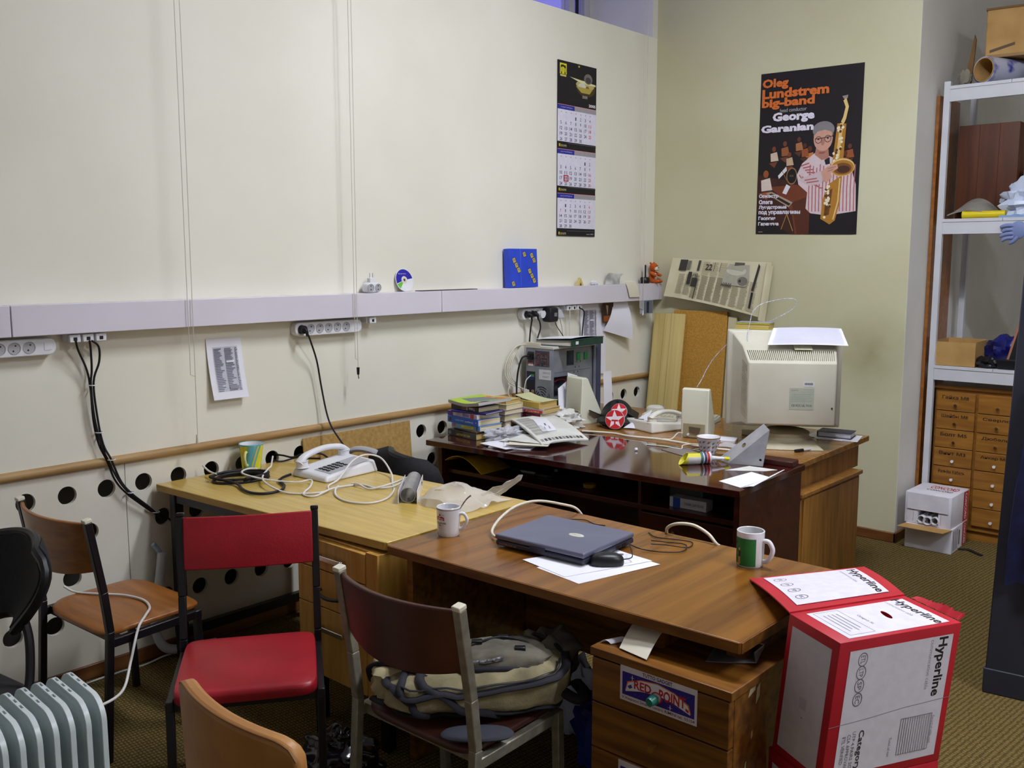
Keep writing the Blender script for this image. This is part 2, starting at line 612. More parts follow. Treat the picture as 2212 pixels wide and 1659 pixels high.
# ------------------------------------------------------------------ the room
YB = 5.62
XC = 1.735
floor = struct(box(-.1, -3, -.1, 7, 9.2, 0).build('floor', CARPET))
struct(box(-.9, -3, 4.0, 7, 9.2, 4.1).build('ceiling', CEIL))
wl = struct(box(-.12, -3, .885, 0, YB, 3.145).build('wall_left', WALL))
# lower part of the left wall: perforated panels before a dark radiator cavity
def perforated(name, y0, y1, holes, parent):
    c = bpy.data.curves.new(name, 'CURVE')
    c.dimensions = '2D'
    c.fill_mode = 'BOTH'
    c.extrude = .009
    def poly(pts):
        s = c.splines.new('POLY')
        s.points.add(len(pts) - 1)
        for p, q in zip(s.points, pts):
            p.co = (q[0], q[1], 0, 1)
        s.use_cyclic_u = True
    poly([(y0, .0), (y1, .0), (y1, .885), (y0, .885)])
    for hy, hz in holes:
        if y0 + .05 < hy < y1 - .05:
            poly([(hy + .0365 * math.cos(2 * PI * k / 28), hz + .0365 * math.sin(2 * PI * k / 28)) for k in range(28)])
    ob = bpy.data.objects.new(name, c)
    me = ob.to_mesh()
    m = MB()
    m.add([(v.co.z - .009, v.co.x, v.co.y) for v in me.vertices], [tuple(p.vertices) for p in me.polygons])
    ob.to_mesh_clear()
    bpy.data.objects.remove(ob)
    return m.build(name, PANEL, parent, flat=True)
holes = []
for k in range(-2, 34):
    y = 1.39 + .156 * k
    if y > YB - .02:
        break
    holes.append((y, .763))
    if (k - 1) % 4 in (0, 3) and k < 2 or k > 8:
        holes.append((y, .43))
    if abs(y + .078 - 1.78) > .02:
        holes.append((y + .078, .60))
        holes.append((y + .078, .255))
for a, b in ((-3, 1.779), (1.782, 3.20), (3.203, 4.45), (4.453, YB)):
    perforated('vent_panel', a, b, holes, wl)
box(-.30, -3, 0, -.28, YB, .885).build('cavity_back', CAVITY, wl)
box(-.28, -3, .87, -.02, YB, .884).build('cavity_top', CAVITY, wl)
box(-.28, -3, -.01, -.02, YB, .006).build('cavity_floor', CAVITY, wl)
rail = MB().tube([(.004, -3, .872), (.004, YB, .872)], .019, 14)
tag(struct(rail.build('trim_1', RAILW)), 'thin tan wooden half-round rail running along the perforated wall panels', None)
struct(box(0, -3, 0, .014, YB, .06).build('baseboard_left', BASEB, bevel=.004))
# window recess above the left wall
box(-.62, -3, 3.12, -.001, YB, 3.143).build('window_sill', WHITEWALL, wl)
REVEAL = WHITEWALL
struct(box(-.62, 5.56, 3.145, 0, YB, 4.0).build('wall_recess', REVEAL))
struct(box(-.12, -3, 3.86, 0, 5.56, 4.0).build('wall_left_header', WALL))
win = thing('window_1', 'high window with pale frame above the left wall', None)
win['kind'] = 'structure'
WINF = mat('window_frame_paint', S(196, 194, 200), rough=.5)
GLASS = mat('window_glass', S(235, 238, 245), rough=.02, alpha=.12, spec=.6)
box(-.60, -3, 3.145, -.54, 5.56, 3.20).build('frame_bottom', WINF, win)
box(-.60, -3, 3.94, -.54, 5.56, 4.0).build('frame_top', WINF, win)
for y in (5.50, 5.33, 4.1, 2.9, 1.7, .5, -.7):
    box(-.60, y, 3.20, -.53, y + .055, 3.94).build('mullion', WINF, win)
for y in (5.45, 5.40):
    box(-.575, y, 3.20, -.55, y + .012, 3.94).build('frame_bead', BPLAST, win)
ys = [5.50, 5.33, 4.1, 2.9, 1.7, .5, -.7]
for i in range(len(ys) - 1):
    box(-.572, ys[i + 1] + .055, 3.20, -.566, ys[i], 3.94).build('pane', GLASS, win)
# back wall with its convex corner and the niche beyond
wb = struct(box(-.62, YB, 0, XC, YB + .14, 4.0).build('wall_back', WALLB))
struct(box(XC - .12, YB + .14, 0, XC, 9.0, 4.0).build('wall_niche', WHITEWALL))
box(XC - .12, YB + .002, 0, XC + .002, YB + .142, 4.0).build('corner_return', WHITEWALL, wb)
struct(box(XC, 8.6, 0, 7, 8.74, 4.0).build('wall_far', WHITEWALL))
struct(box(6.6, -3, 0, 6.74, 8.6, 4.0).build('wall_right', WHITEWALL))
struct(box(-.1, -3.1, 0, 7, -2.9, 4.0).build('wall_front', WHITEWALL))
struct(box(0, YB - .016, 0, XC + .016, YB, .06).build('baseboard_back', BASEB, bevel=.004))
struct(box(XC, YB - .016, 0, XC + .016, 8.6, .06).build('baseboard_niche', BASEB, bevel=.004))

# ceiling lamps (above the frame): fluorescent fixtures
LAMPE = bpy.data.materials.new('lamp_diffuser')
LAMPE.use_nodes = True
_b = LAMPE.node_tree.nodes['Principled BSDF']
_b.inputs['Base Color'].default_value = (.9, .9, .9, 1)
_b.inputs['Emission Color'].default_value = (*LAMP_COL, 1)
_b.inputs['Emission Strength'].default_value = LAMP_STRENGTH
for i, (x, y) in enumerate([(2.3, 3.25), (5.3, 2.7)]):
    t = thing(('ceiling_lamp_offscreen', 'fluorescent_lamp_offscreen')[i], ('white fluorescent ceiling lamp hanging above the desks', 'white fluorescent ceiling lamp above the slate blue cabinet side of the room')[i], 'lamp', (x, y, 3.92), group='ceiling lamps')
    box(-.62, -.16, 0, .62, .16, .08).build('housing', WPLAST, t, bevel=.006)
    box(-.6, -.14, -.012, .6, .14, 0).build(('diffuser_offscreen', 'lamp_diffuser_offscreen')[i], LAMPE, t)

# ================================================================== furniture
def WB(t, dz=0):
    """builder taking room coordinates, for parts of an unrotated thing"""
    m = MB()
    m.T = Matrix.Translation((-t.location.x, -t.location.y, -t.location.z))
    return m

def quad_slab(m, pts, z0, z1):
    return m.prism(pts, z0, z1)

# ---- yellow desk by the wall
t = thing('yellow_desk', 'yellow veneer desk standing end-on to the perforated wall', 'desk', (.69, 2.3, 0))
quad_slab(WB(t), [(.022, 1.90), (1.366, 1.995), (1.366, 2.718), (.022, 2.64)], .722, .75).build('desk_top', [YWOOD], t, bevel=.002)
e = WB(t)
e.bar((.03, 1.8985, .736), (1.36, 1.9925, .736), .003, .026, (0, 1, 0))
e.bar((1.3675, 1.996, .736), (1.3675, 2.714, .736), .003, .026, (1, 0, 0))
e.build('edge_banding', YEDGE, t)
for (x, y) in ((.10, 1.945), (.10, 2.58)):
    WB(t).box(x - .02, y - .02, 0, x + .02, y + .02, .722).build('leg', BLKMET, t, bevel=.003)
WB(t).bar((.10, 1.945, .70), (.93, 2.0, .70), .03, .04, (0, 1, 0)).build('rail', BLKMET, t)
WB(t).bar((.10, 2.58, .70), (.93, 2.62, .70), .03, .04, (0, 1, 0)).build('rail', BLKMET, t)
WB(t).box(.10, 1.96, .10, .13, 2.57, .14).build('foot_rail', BLKMET, t)
ped = WB(t).box(.925, 1.975, .2, 1.362, 2.6, .712).build('drawer_case', DRAWERW, t, bevel=.002)
for x in (.96, 1.33):
    for y in (2.02, 2.55):
        WB(t).box(x - .018, y - .018, 0, x + .018, y + .018, .2).build('leg', BLKMET, t)
for i, (z0, z1) in enumerate(((.602, .705), (.467, .598), (.21, .463))):
    d = WB(t).box(.927, 1.953, z0, 1.30, 1.975, z1).build('drawer', DRAWERW, t, bevel=.002)
    hz = (.65, .53, .392)[i]
    h = WB(t)
    if i == 1:
        h.tube(smooth([(1.06, 1.952, hz), (1.065, 1.93, hz - .004), (1.13, 1.922, hz - .012), (1.195, 1.93, hz - .004), (1.2, 1.952, hz)], 4), .006, 8)
        h.build('handle', BPLAST, d)
    else:
        h.box(1.06, 1.928, hz - .006, 1.2, 1.936, hz + .012)
        h.box(1.06, 1.932, hz - .006, 1.072, 1.954, hz + .01).box(1.188, 1.932, hz - .006, 1.2, 1.954, hz + .01)
        h.build('handle', CHROME, d, bevel=.002)
WB(t).box(1.302, 1.957, .2, 1.362, 1.976, .712).build('case_side', DRAWERW, t)

# ---- walnut desk in front
t = thing('walnut_desk', 'glossy walnut veneer desk carrying the laptop', 'desk', (2.0, 2.35, 0))
quad_slab(WB(t), [(1.388, 1.978), (2.64, 2.024), (2.64, 2.712), (1.388, 2.706)], .72, .75).build('desk_top', BWOOD, t, bevel=.002)
e = WB(t)
e.bar((1.392, 1.9765, .735), (2.637, 2.0225, .735), .003, .027, (0, 1, 0))
e.bar((2.6415, 2.027, .735), (2.6415, 2.709, .735), .003, .027, (1, 0, 0))
e.build('edge_banding', BEDGE, t)
WB(t).box(1.425, 2.03, 0, 1.45, 2.66, .72).build('side_panel', BWOODD, t, bevel=.002)
WB(t).box(1.45, 2.60, .28, 2.25, 2.62, .72).build('modesty_panel', BWOODD, t)
WB(t).box(2.34, 2.05, .66, 2.40, 2.6, .72).build('spacer', BWOODD, t)
WB(t).box(2.55, 2.12, .66, 2.60, 2.6, .72).build('spacer', BWOODD, t)
ped = WB(t).box(2.252, 1.965, .03, 2.662, 2.64, .637).build('pedestal_case', BWOODD, t, bevel=.002)
WB(t).box(2.248, 1.938, .637, 2.667, 2.645, .66).build('pedestal_top', BWOODD, t, bevel=.002)
WB(t).box(2.27, 1.99, 0, 2.66, 2.62, .03).build('plinth', BPLAST, t)
GREENK = mat('green_knob', S(40, 128, 112), rough=.35)
BRASS = mat('brass_knob', S(170, 128, 60), rough=.35, metal=.7)
def sticker(parent, x, z):
    W_, H_ = .228, .094
    s = box(x, 1.9388, z, x + W_, 1.9396, z + H_)
    s.T = Matrix.Identity(4)
    m = MB()
    m.T = Matrix.Translation((-t.location.x, -t.location.y, 0))
    m.box(x, 1.9384, z, x + W_, 1.9392, z + H_)
    st = m.build('sticker', ink(222, 216, 226), parent)
    blue, red, white, cream, navy = (44, 30, 140), (190, 30, 40), (232, 228, 236), (232, 190, 140), (36, 40, 96)
    it = [Q(blue, .03, .17, .97, .83), T(navy, 'TUTTO GADGET', .30, .86, .69, .965, .02),
          T((110, 40, 70), 'V.Vespucci Smarlo centro RIMINI tel. 55104', .025, .03, .975, .14, .01)]
    # winged emblem
    it += [P_((226, 120, 60), (.07, .30), (.10, .58), (.28, .74), (.5, .80), (.72, .70), (.90, .50), (.93, .26), (.70, .44), (.5, .50), (.28, .44)),
           P_(white, (.075, .28), (.11, .55), (.28, .71), (.5, .77), (.72, .67), (.885, .47), (.92, .24), (.70, .41), (.5, .47), (.28, .41)),
           T(red, 'RED', .19, .43, .42, .68, .03), T(red, 'POINT', .52, .36, .86, .67, .03),
           E_((210, 60, 60), .49, .40, .075, .16), E_(white, .49, .40, .055, .12),
           P_((70, 60, 150), (.10, .44), (.15, .52), (.17, .44), (.13, .38)), P_((190, 40, 60), (.86, .40), (.90, .36), (.90, .28), (.86, .32))]
    rnd = random.Random(4)
    for _ in range(26):
        a, b = .05 + .9 * rnd.random(), .2 + .6 * rnd.random()
        it.append(Q((150, 140, 210), a, b, a + .005, b + .012))
    for a, b in ((.17, .72), (.67, .26)):
        it += [P_(white, (a - .03, b), (a, b - .01), (a + .03, b), (a, b + .01)), P_(white, (a - .004, b - .07), (a + .004, b - .07), (a + .004, b + .07), (a - .004, b + .07))]
    # cut a clear order: emblem above stars
    pr = prints(it, st, 'print', o=(x - t.location.x, 1.9384 - t.location.y, z), u=(1, 0, 0), v=(0, 0, 1), w=W_, h=H_, lift=.0003)
    return st
DZ = [(.512, .632), (.384, .508), (.256, .380), (.05, .252)]
for i, (z0, z1) in enumerate(DZ):
    d = WB(t).box(2.254, 1.940, z0, 2.660, 1.965, z1).build('drawer', BWOODD, t, bevel=.002)
    kz = (.581, .452, .325, .17)[i]
    k = WB(t)
    k.cyl((2.457, 1.94, kz), (2.457, 1.926, kz), .006, .006, 12)
    if i == 0:
        k.cyl((2.457, 1.928, kz), (2.455, 1.908, kz - .002), .014, .011, 16)
        k.build('knob', GREENK, d)
        sticker(d, 2.346, .5445)
    else:
        k.cyl((2.457, 1.926, kz), (2.457, 1.915, kz), .009, .008, 16)
        k.build('knob', BRASS, d)
        if i == 2:
            sticker(d, 2.344, .283)
for (y, z, w, h) in ((2.03, .615, .035, .03), (2.05, .50, .006, .02), (2.02, .42, .008, .03), (2.07, .585, .018, .05)):
    scr = WB(t)
    scr.hexa([(2.6615, y, z), (2.6627, y, z), (2.6627, y + w, z + h * .3), (2.6615, y + w, z + h * .3)], [(2.6615, y + w * .3, z + h * .8), (2.6627, y + w * .3, z + h * .8), (2.6627, y + w * 1.1, z + h), (2.6615, y + w * 1.1, z + h)])
    scr.build('bare_chip', ink(206, 196, 160), t)

# ---- mahogany desk further back
t = thing('mahogany_desk', 'polished dark mahogany desk with an open shelf under its top', 'desk', (1.0, 3.7, 0))
quad_slab(WB(t), [(.15, 3.31), (1.896, 3.398), (1.87, 4.055), (.125, 4.0)], .722, .75).build('desk_top', DWOOD, t, bevel=.002)
WB(t).hexa([(.19, 3.36, 0), (.215, 3.361, 0), (.195, 3.97, 0), (.17, 3.97, 0)], [(.19, 3.36, .722), (.215, 3.361, .722), (.195, 3.97, .722), (.17, 3.97, .722)]).build('side_panel', DWOODS, t)
WB(t).hexa([(1.86, 3.42, 0), (1.885, 3.42, 0), (1.86, 4.04, 0), (1.835, 4.04, 0)], [(1.86, 3.42, .722), (1.885, 3.42, .722), (1.86, 4.04, .722), (1.835, 4.04, .722)]).build('side_panel', DWOODS, t)
quad_slab(WB(t), [(.215, 3.40), (1.86, 3.48), (1.845, 3.96), (.2, 3.9)], .575, .597).build('shelf', DWOODS, t, bevel=.002)
quad_slab(WB(t), [(.2, 3.92), (1.845, 3.98), (1.845, 4.0), (.2, 3.94)], .25, .722).build('back_panel', DWOODS, t)
WB(t).box(1.36, 3.47, .05, 1.38, 3.95, .575).build('divider', DWOODS, t)
WB(t).box(1.365, 3.46, .597, 1.38, 3.9, .722).build('divider', DWOODS, t)
d = quad_slab(WB(t), [(1.385, 3.452), (1.855, 3.472), (1.855, 3.49), (1.385, 3.47)], .06, .565).build('cabinet_door', DWOODS, t, bevel=.002)
WB(t).cyl((1.56, 3.46, .50), (1.56, 3.44, .50), .008, .010, 14).build('knob', CHROME, d)

# ---- oak desk behind it
t = thing('oak_desk', 'oak desk carrying the big beige monitor', 'desk', (1.0, 4.5, 0))
quad_slab(WB(t), [(.02, 4.03), (1.845, 4.06), (1.815, 4.95), (.02, 4.93)], .722, .75).build('desk_top', OAKT, t, bevel=.003)
WB(t).box(1.45, 4.09, .60, 1.795, 4.86, .722).build('apron', OAK, t)
WB(t).box(1.38, 4.07, .03, 1.85, 4.75, .585).build('pedestal_case', OAK, t, bevel=.003)
WB(t).box(1.37, 4.062, .585, 1.862, 4.765, .605).build('pedestal_top', OAK, t, bevel=.003)
WB(t).box(1.40, 4.10, 0, 1.83, 4.72, .03).build('plinth', OAK, t)
p = WB(t).box(1.85, 4.09, .05, 1.858, 4.73, .575).build('end_panel', OAK, t, bevel=.002)
WB(t).box(.04, 4.1, 0, .065, 4.9, .722).build('side_panel', OAK, t)
WB(t).box(.065, 4.86, .2, 1.5, 4.88, .722).build('modesty_panel', OAK, t)
tag(quad_slab(MB(), [(1.66, 3.93), (1.86, 3.945), (1.85, 4.03), (1.65, 4.015)], .7505, .775).build('mahogany_block', DWOODS, bevel=.003),
    'small flat mahogany block lying at the corner of the mahogany desk', 'block')

# ---- tubular chairs
def chair(name, label, loc, rz, seatm, frame, capm, w=.45, dep=.40, seat_z=.45, top=.835, back=.175, bulge=.05, pad=.014, flatseat=.02, steel=.024, padded=False):
    t = thing(name, label, 'chair', loc, rz)
    hw = w / 2
    # seat: slab with rounded corners, dished towards the rear edge
    def out(k, N=40):
        a = 2 * PI * k / N
        c, s_ = math.cos(a), math.sin(a)
        e = .2 if padded else .32
        return (math.copysign(abs(c) ** e, c) * (hw - .005), math.copysign(abs(s_) ** e, s_) * dep / 2 + .0)
    N = 40
    m = MB()
    rings = []
    th = .036 if padded else flatseat
    for (sc, z) in ((.0, 0), (.2, 0), (.4, 0), (.6, 0), (.8, 0), (.94, 0), (.985, -.003), (1.0, -.012 if padded else -.006), (1.0, -th + .004), (.985, -th), (0, -th)):
        rg = []
        for k in range(N):
            x, y = out(k)
            zz = z
            ys_ = y * sc
            if not padded:
                zz += -.018 * max(0, (-ys_ - dep * .25) / (dep * .25)) ** 2 * 1.0 - .006 * max(0, (ys_ - dep * .3) / (dep * .2)) ** 2
            else:
                zz += -.004 * (abs(ys_) / (dep / 2)) ** 2 + .004 * (1 - sc * sc)
            rg.append((x * sc, y * sc, seat_z + zz))
        rings.append(rg)
    vs = [v for rg in rings for v in rg]
    fs = []
    for i in range(len(rings) - 1):
        for k in range(N):
            l = (k + 1) % N
            fs.append((i * N + k, (i + 1) * N + k, (i + 1) * N + l, i * N + l))
    m.add(vs, fs).build('seat', seatm, t, ang=50)
    # rear posts run from the floor to the top of the backrest
    for sx in (-1, 1):
        x = sx * (hw + .004)
        yb = -dep / 2
        pts = [(x, yb - .03, 0), (x, yb + .0, seat_z), (x, yb - .015, seat_z + .14), (x, yb - .055, top)]
        post = MB()
        for a, b in zip(pts[:-1], pts[1:]):
            post.bar(a, b, steel, steel, (1, 0, 0))
        lg = post.build('rear_leg', frame, t, bevel=.003)
        cm = MB().bar((x, yb - .055, top - .001), (x, yb - .0575, top + .012), steel + .002, steel + .002, (1, 0, 0)).build('end_cap', capm, lg, bevel=.003)
        MB().bar((x, dep / 2 - .03, 0), (x, dep / 2 - .045, seat_z - th), steel, steel, (1, 0, 0)).build('front_leg', frame, t, bevel=.003)
        MB().bar((x, yb + .0, seat_z - th - .02), (x, dep / 2 - .03, seat_z - th - .014), steel * .9, .03, (1, 0, 0)).build('side_rail', frame, t, bevel=.003)
    MB().bar((-hw, dep / 2 - .05, seat_z - th - .018), (hw, dep / 2 - .05, seat_z - th - .018), .022, .03, (0, 1, 0)).build('front_rail', frame, t)
    MB().bar((-hw, -dep / 2 + .03, seat_z - th - .018), (hw, -dep / 2 + .03, seat_z - th - .018), .022, .03, (0, 1, 0)).build('rear_rail', frame, t)
    # backrest: bowed panel held between the posts
    def bk(u, v):
        x = (u * 2 - 1) * (hw - .006)
        z = top - back + .004 + v * (back - .008)
        drop = -.030 * (1 - (2 * u - 1) ** 2) * (1 - v) if not padded else 0
        y0 = -dep / 2 - .015 - .04 * (z - seat_z - .14) / max(.01, top - seat_z - .14)
        return (x, y0 - bulge * (1 - (2 * u - 1) ** 2) + (.006 * math.sin(PI * v) if padded else 0), z + drop)
    MB().sheet(bk, 22, 6, pad).build('backrest', seatm, t, bevel=.004, ang=45)
    return t

CAPW = mat('cream_end_cap', S(226, 220, 198), rough=.5)
chair('plywood_chair', 'brown plywood chair with black frame and cream post caps by the perforated wall', (.447, 1.54, 0), R(3), BROWNV, BLKMET, CAPW, w=.46, dep=.37)
chair('red_chair', 'red vinyl padded chair with a black square-tube frame', (1.222, 1.553, 0), R(234.5), REDV, BLKMET, BLKMET, w=.42, dep=.42, top=.845, pad=.03, bulge=-.012, padded=True)
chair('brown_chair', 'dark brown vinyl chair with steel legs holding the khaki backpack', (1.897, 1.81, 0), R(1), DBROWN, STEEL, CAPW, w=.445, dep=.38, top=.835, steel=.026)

# ---- tan chair in the foreground, seen from behind
t = thing('tan_chair', 'tan leatherette chair whose padded back faces the radiator side', 'chair', (2.20, 1.125, .026), R(-2))
def tanb(u, v):
    # rounded backrest outline, bowed
    a = 2 * u - 1
    hwid = .215 * (1 - .04 * v)
    corner = .055
    x = a * hwid
    edge = max(0, abs(x) - (hwid - corner)) / corner
    hh = 1 - (1 - math.sqrt(max(0, 1 - edge ** 2))) * .23
    vv = (v - .5) * hh + .5
    z = .555 + vv * .27
    return (x, -.19 - .035 * (1 - a * a) - .10 * (z - .55) * .6, z)
MB().sheet(tanb, 30, 10, .032).build('backrest', TANV, t, bevel=.01, seg=3, ang=50)
sm = MB()
def tpipe(u, v=0):
    return tanb(u, 1)
sm.tube([tuple(Vector(tanb(i / 30, .985)) + Vector((0, -.014, .003))) for i in range(31)], .0025, 6).build('piping', mat('tan_piping', S(150, 104, 56), rough=.5), t)
MB().blob((0, 0, .43), (.215, .2, .035), e=.45, nu=32, nv=10).build('seat', TANV, t)
for sx in (-1, 1):
    MB().tube(smooth([(sx * .18, -.215, .60), (sx * .18, -.19, .46), (sx * .18, -.17, .41), (sx * .18, 0, .40)], 5), .012, 8).build('back_support', STEEL, t)
    for y in (-.19, .18):
        MB().bar((sx * .185, y * 1.1, -.026), (sx * .175, y * .9, .41), .022, .022).build('leg', STEEL, t)

# ---- black visitor chair at the left edge
t = thing('visitor_chair', 'black visitor chair with rounded fabric back and bent tube arms', 'chair', (.80, .90, 0), R(8))
def obk(u, v):
    a = (2 * u - 1)
    w = .20 * (.40 + .60 * math.sin(PI / 2 * min(1, v * 1.25))) * math.sqrt(max(0, 1 - max(0, (v - .6) / .4) ** 3 * .55))
    z = .63 + .235 * v - .02 * a * a
    return (a * w, .10 - .05 * (1 - a * a) * -1 + .05 * v, z)
MB().sheet(obk, 20, 14, .035).build('backrest', MESHB, t, bevel=.008, ang=50)
fr = [obk(0, j / 10) for j in range(11)] + [obk(i / 12, 1) for i in range(1, 12)] + [obk(1, 1 - j / 10) for j in range(11)] + [obk(1 - i / 8, 0) for i in range(1, 8)]
MB().tube(fr, .014, 8, closed=True).build('back_frame', BPLAST, t)
for sx in (-1, 1):
    MB().tube(smooth([(sx * .09, .12, .66), (sx * .12, .12, .58), (sx * .14, .10, .46), (sx * .16, .06, .39), (sx * .18, -.02, .36), (sx * .21, -.2, .38), (sx * .22, -.26, .3), (sx * .22, -.26, .02)], 6), .013, 8).build('frame_tube', BLKMET, t)
    MB().tube(smooth([(sx * .15, .09, .44), (sx * .19, .15, .3), (sx * .22, .22, .013)], 6), .013, 8).build('rear_leg', BLKMET, t)
MB().blob((0, -.08, .42), (.22, .2, .04), e=.5, nu=30, nv=10).build('seat', MESHB, t)

# ---- black office chair behind the yellow desk
t = thing('office_chair', 'black office chair pushed between the yellow and the mahogany desk', 'chair', (.44, 2.925, -.0), R(2))
def ock(u, v):
    a = 2 * u - 1
    w = .235 * (1 - .5 * max(0, (v - .75) / .25) ** 3)
    return (a * w, -.11 - .06 * (a * a) * -1 + .05 * v, .48 + .29 * v - .018 * a - .012 * a * a)
MB().sheet(ock, 22, 12, .05).build('backrest', MESHB, t, bevel=.012, seg=3, ang=50)
MB().tube([ock(i / 22, 1) for i in range(23)], .022, 8).build('back_shell_rim', BPLAST, t)
MB().tube(smooth([(0, -.12, .55), (0, -.14, .42), (0, -.05, .37), (0, .05, .37)], 5), .02, 8).build('back_support', BPLAST, t)
MB().blob((0, .1, .43), (.23, .22, .045), e=.5, nu=30, nv=10).build('seat', MESHB, t)
MB().cyl((0, .08, .08), (0, .08, .39), .028, .025).build('gas_column', BPLAST, t)
for k in range(5):
    a = 2 * PI * k / 5
    l = MB().bar((0, .08, .10), (.27 * math.cos(a), .08 + .27 * math.sin(a), .07), .04, .03).build('base_arm', BPLAST, t, bevel=.006)
    MB().cyl((.27 * math.cos(a) - .012, .08 + .27 * math.sin(a), .03), (.27 * math.cos(a) + .012, .08 + .27 * math.sin(a), .03), .03).build('caster', BPLAST, l)

# ---- oil radiator
t = thing('oil_radiator', 'white oil-filled radiator with ribbed steel fins standing on the carpet', 'radiator', (1.37, .72, 0), R(1))
N = 9
for k in range(N):
    y = .262 - .0385 * k
    prof = []
    hw, z0, z1, rr = .112, .09, .622, .05
    for (cx, cz, a0) in ((hw - rr, z1 - rr, 0), (-hw + rr, z1 - rr, PI / 2), (-hw + rr, z0 + rr, PI), (hw - rr, z0 + rr, 1.5 * PI)):
        for j in range(7):
            a = a0 + PI / 2 * j / 6
            prof.append((cx + rr * math.cos(a), cz + rr * math.sin(a)))
    prof = [(x, z - .022 * max(0, x / hw) * (1 if z > .5 else 0)) for x, z in prof]
    m = MB()
    n = len(prof)
    # rim (broad outer band), and recessed web pressed thinner in the middle
    rings = []
    for (s_, yy) in ((.60, -.002), (.72, -.0025), (.80, -.0045), (.86, -.0035), (.93, -.0055), (.985, -.0072), (1.0, -.006), (1.0, .006), (.985, .0072), (.93, .0055), (.86, .0035), (.80, .0045), (.72, .0025), (.60, .002)):
        cz = .356
        rings.append([(x * s_, y + yy, cz + (z - cz) * (1 - (1 - s_) * .42)) for x, z in prof])
    vs = [v for rg in rings for v in rg]
    fs = []
    for i in range(len(rings) - 1):
        for q in range(n):
            l = (q + 1) % n
            fs.append((i * n + q, i * n + l, (i + 1) * n + l, (i + 1) * n + q))
    fs += [tuple(range(n)), tuple(reversed(range((len(rings) - 1) * n, len(rings) * n)))]
    m.add(vs, fs)
    fin = m.build('fin', RADM, t, ang=40)
    sl = MB()
    for sx in (-.055, -.02, .015):
        sl.box(sx - .009, y - .0028, .607, sx + .009, y + .0028, .64)
    cut(fin, sl)
MB().cyl((0, .28, .14), (0, -.14, .14), .03).build('manifold', RADM, t)
MB().cyl((0, .28, .55), (0, -.14, .55), .025).build('manifold', RADM, t)
for y in (.2, -.1):
    MB().box(-.12, y - .02, .05, .12, y + .02, .09).build('foot', BPLAST, t, bevel=.004)
    for sx in (-.11, .11):
        MB().cyl((sx, y - .015, .025), (sx, y + .015, .025), .025).build('caster', BPLAST, t)

# ---- white metal shelving in the niche
t = thing('metal_shelving', 'tall white enamelled metal shelving in the niche behind the corner', 'shelving', (2.3, 6.1, 0))
X0, X1, Y0, Y1 = 1.785, 2.85, 5.9, 6.4
for x in (X0, X1):
    for y in (Y0, Y1):
        WB(t).box(x, y, 0, x + .035, y + .03, 2.69).build('post', SHELFM, t, bevel=.002)
for z in (2.66, 1.905, 1.045):
    s_ = WB(t).box(X0 + .036, Y0 + .004, z - .012, X1, Y1, z).build('shelf', SHELFM, t)
    WB(t).box(X0 + .036, Y0 - .002, z - .085, X1, Y0 + .006, z - .014).build('shelf_lip', SHELFM, s_)
    WB(t).box(X0 + .036, Y0 - .006, z - .016, 2.143, Y0 + .008, z + .002).build('shelf_edge', SHELFM, s_)
    WB(t).box(2.147, Y0 - .006, z - .016, X1, Y0 + .008, z + .002).build('shelf_edge', SHELFM, s_)
tag(MB().hexa([(XC + .004, 5.93, 0), (XC + .022, 5.93, 0), (XC + .022, 6.3, 0), (XC + .004, 6.3, 0)],
              [(XC + .004, 5.93, 2.62), (XC + .022, 5.93, 2.62), (XC + .022, 6.3, 2.62), (XC + .004, 6.3, 2.62)]).build('brown_board', BROWNV),
    'long thin brown board standing between the niche wall and the metal shelving', 'board')

# ---- oak card-file cabinet with small drawers under the shelving
t = thing('drawer_cabinet', 'oak cabinet with two columns of small knobbed drawers under the metal shelving', 'cabinet', (2.1, 6.1, 0))
CX0, CX1, CY = 1.80, 2.30, 5.95
WB(t).box(CX0 + .02, CY + .012, .06, CX1 + .02, CY + .42, .91).build('case', CABW, t, bevel=.003)
WB(t).box(CX0 + .01, CY - .004, .905, CX1 + .03, CY + .43, .925).build('cabinet_top', CABW, t, bevel=.003)
WB(t).box(CX0 + .03, CY + .03, 0, CX1 + .01, CY + .41, .06).build('plinth', CABW, t)
NAMES = [['Гайка М8', 'Шайбы М8', 'Болт М5', 'Винт М3', 'Разъём Кабель'], ['', 'Сверло', 'Дюбели', 'Анкер М6', '', '', '']]
for c in range(2):
    zs = .885
    n = 7
    for r in range(n):
        h = .113
        z1, z0 = zs, zs - h + .004
        zs -= h
        xa = CX0 + .035 + c * .232
        xb = xa + .215
        out = .006 if (r * 2 + c) % 3 else .010
        d = WB(t).box(xa, CY - out, z0, xb, CY + .013, z1).build('drawer', CABW, t, bevel=.002)
        kx, kz = xa + .11, z0 + .035
        WB(t).cyl((kx, CY - out, kz), (kx, CY - out - .018, kz), .006, .009, 12).build('knob', CHROME if r < 3 else WPLAST, d)
        nm = NAMES[c][r] if r < len(NAMES[c]) else ''
        if nm:
            prints([T((40, 26, 16), nm, 0, 0, 1, 1, .02)], d, 'lettering', o=(xa + .03 - t.location.x, CY - out - t.location.y, z1 - .04), w=.15, h=.022, lift=.0005)

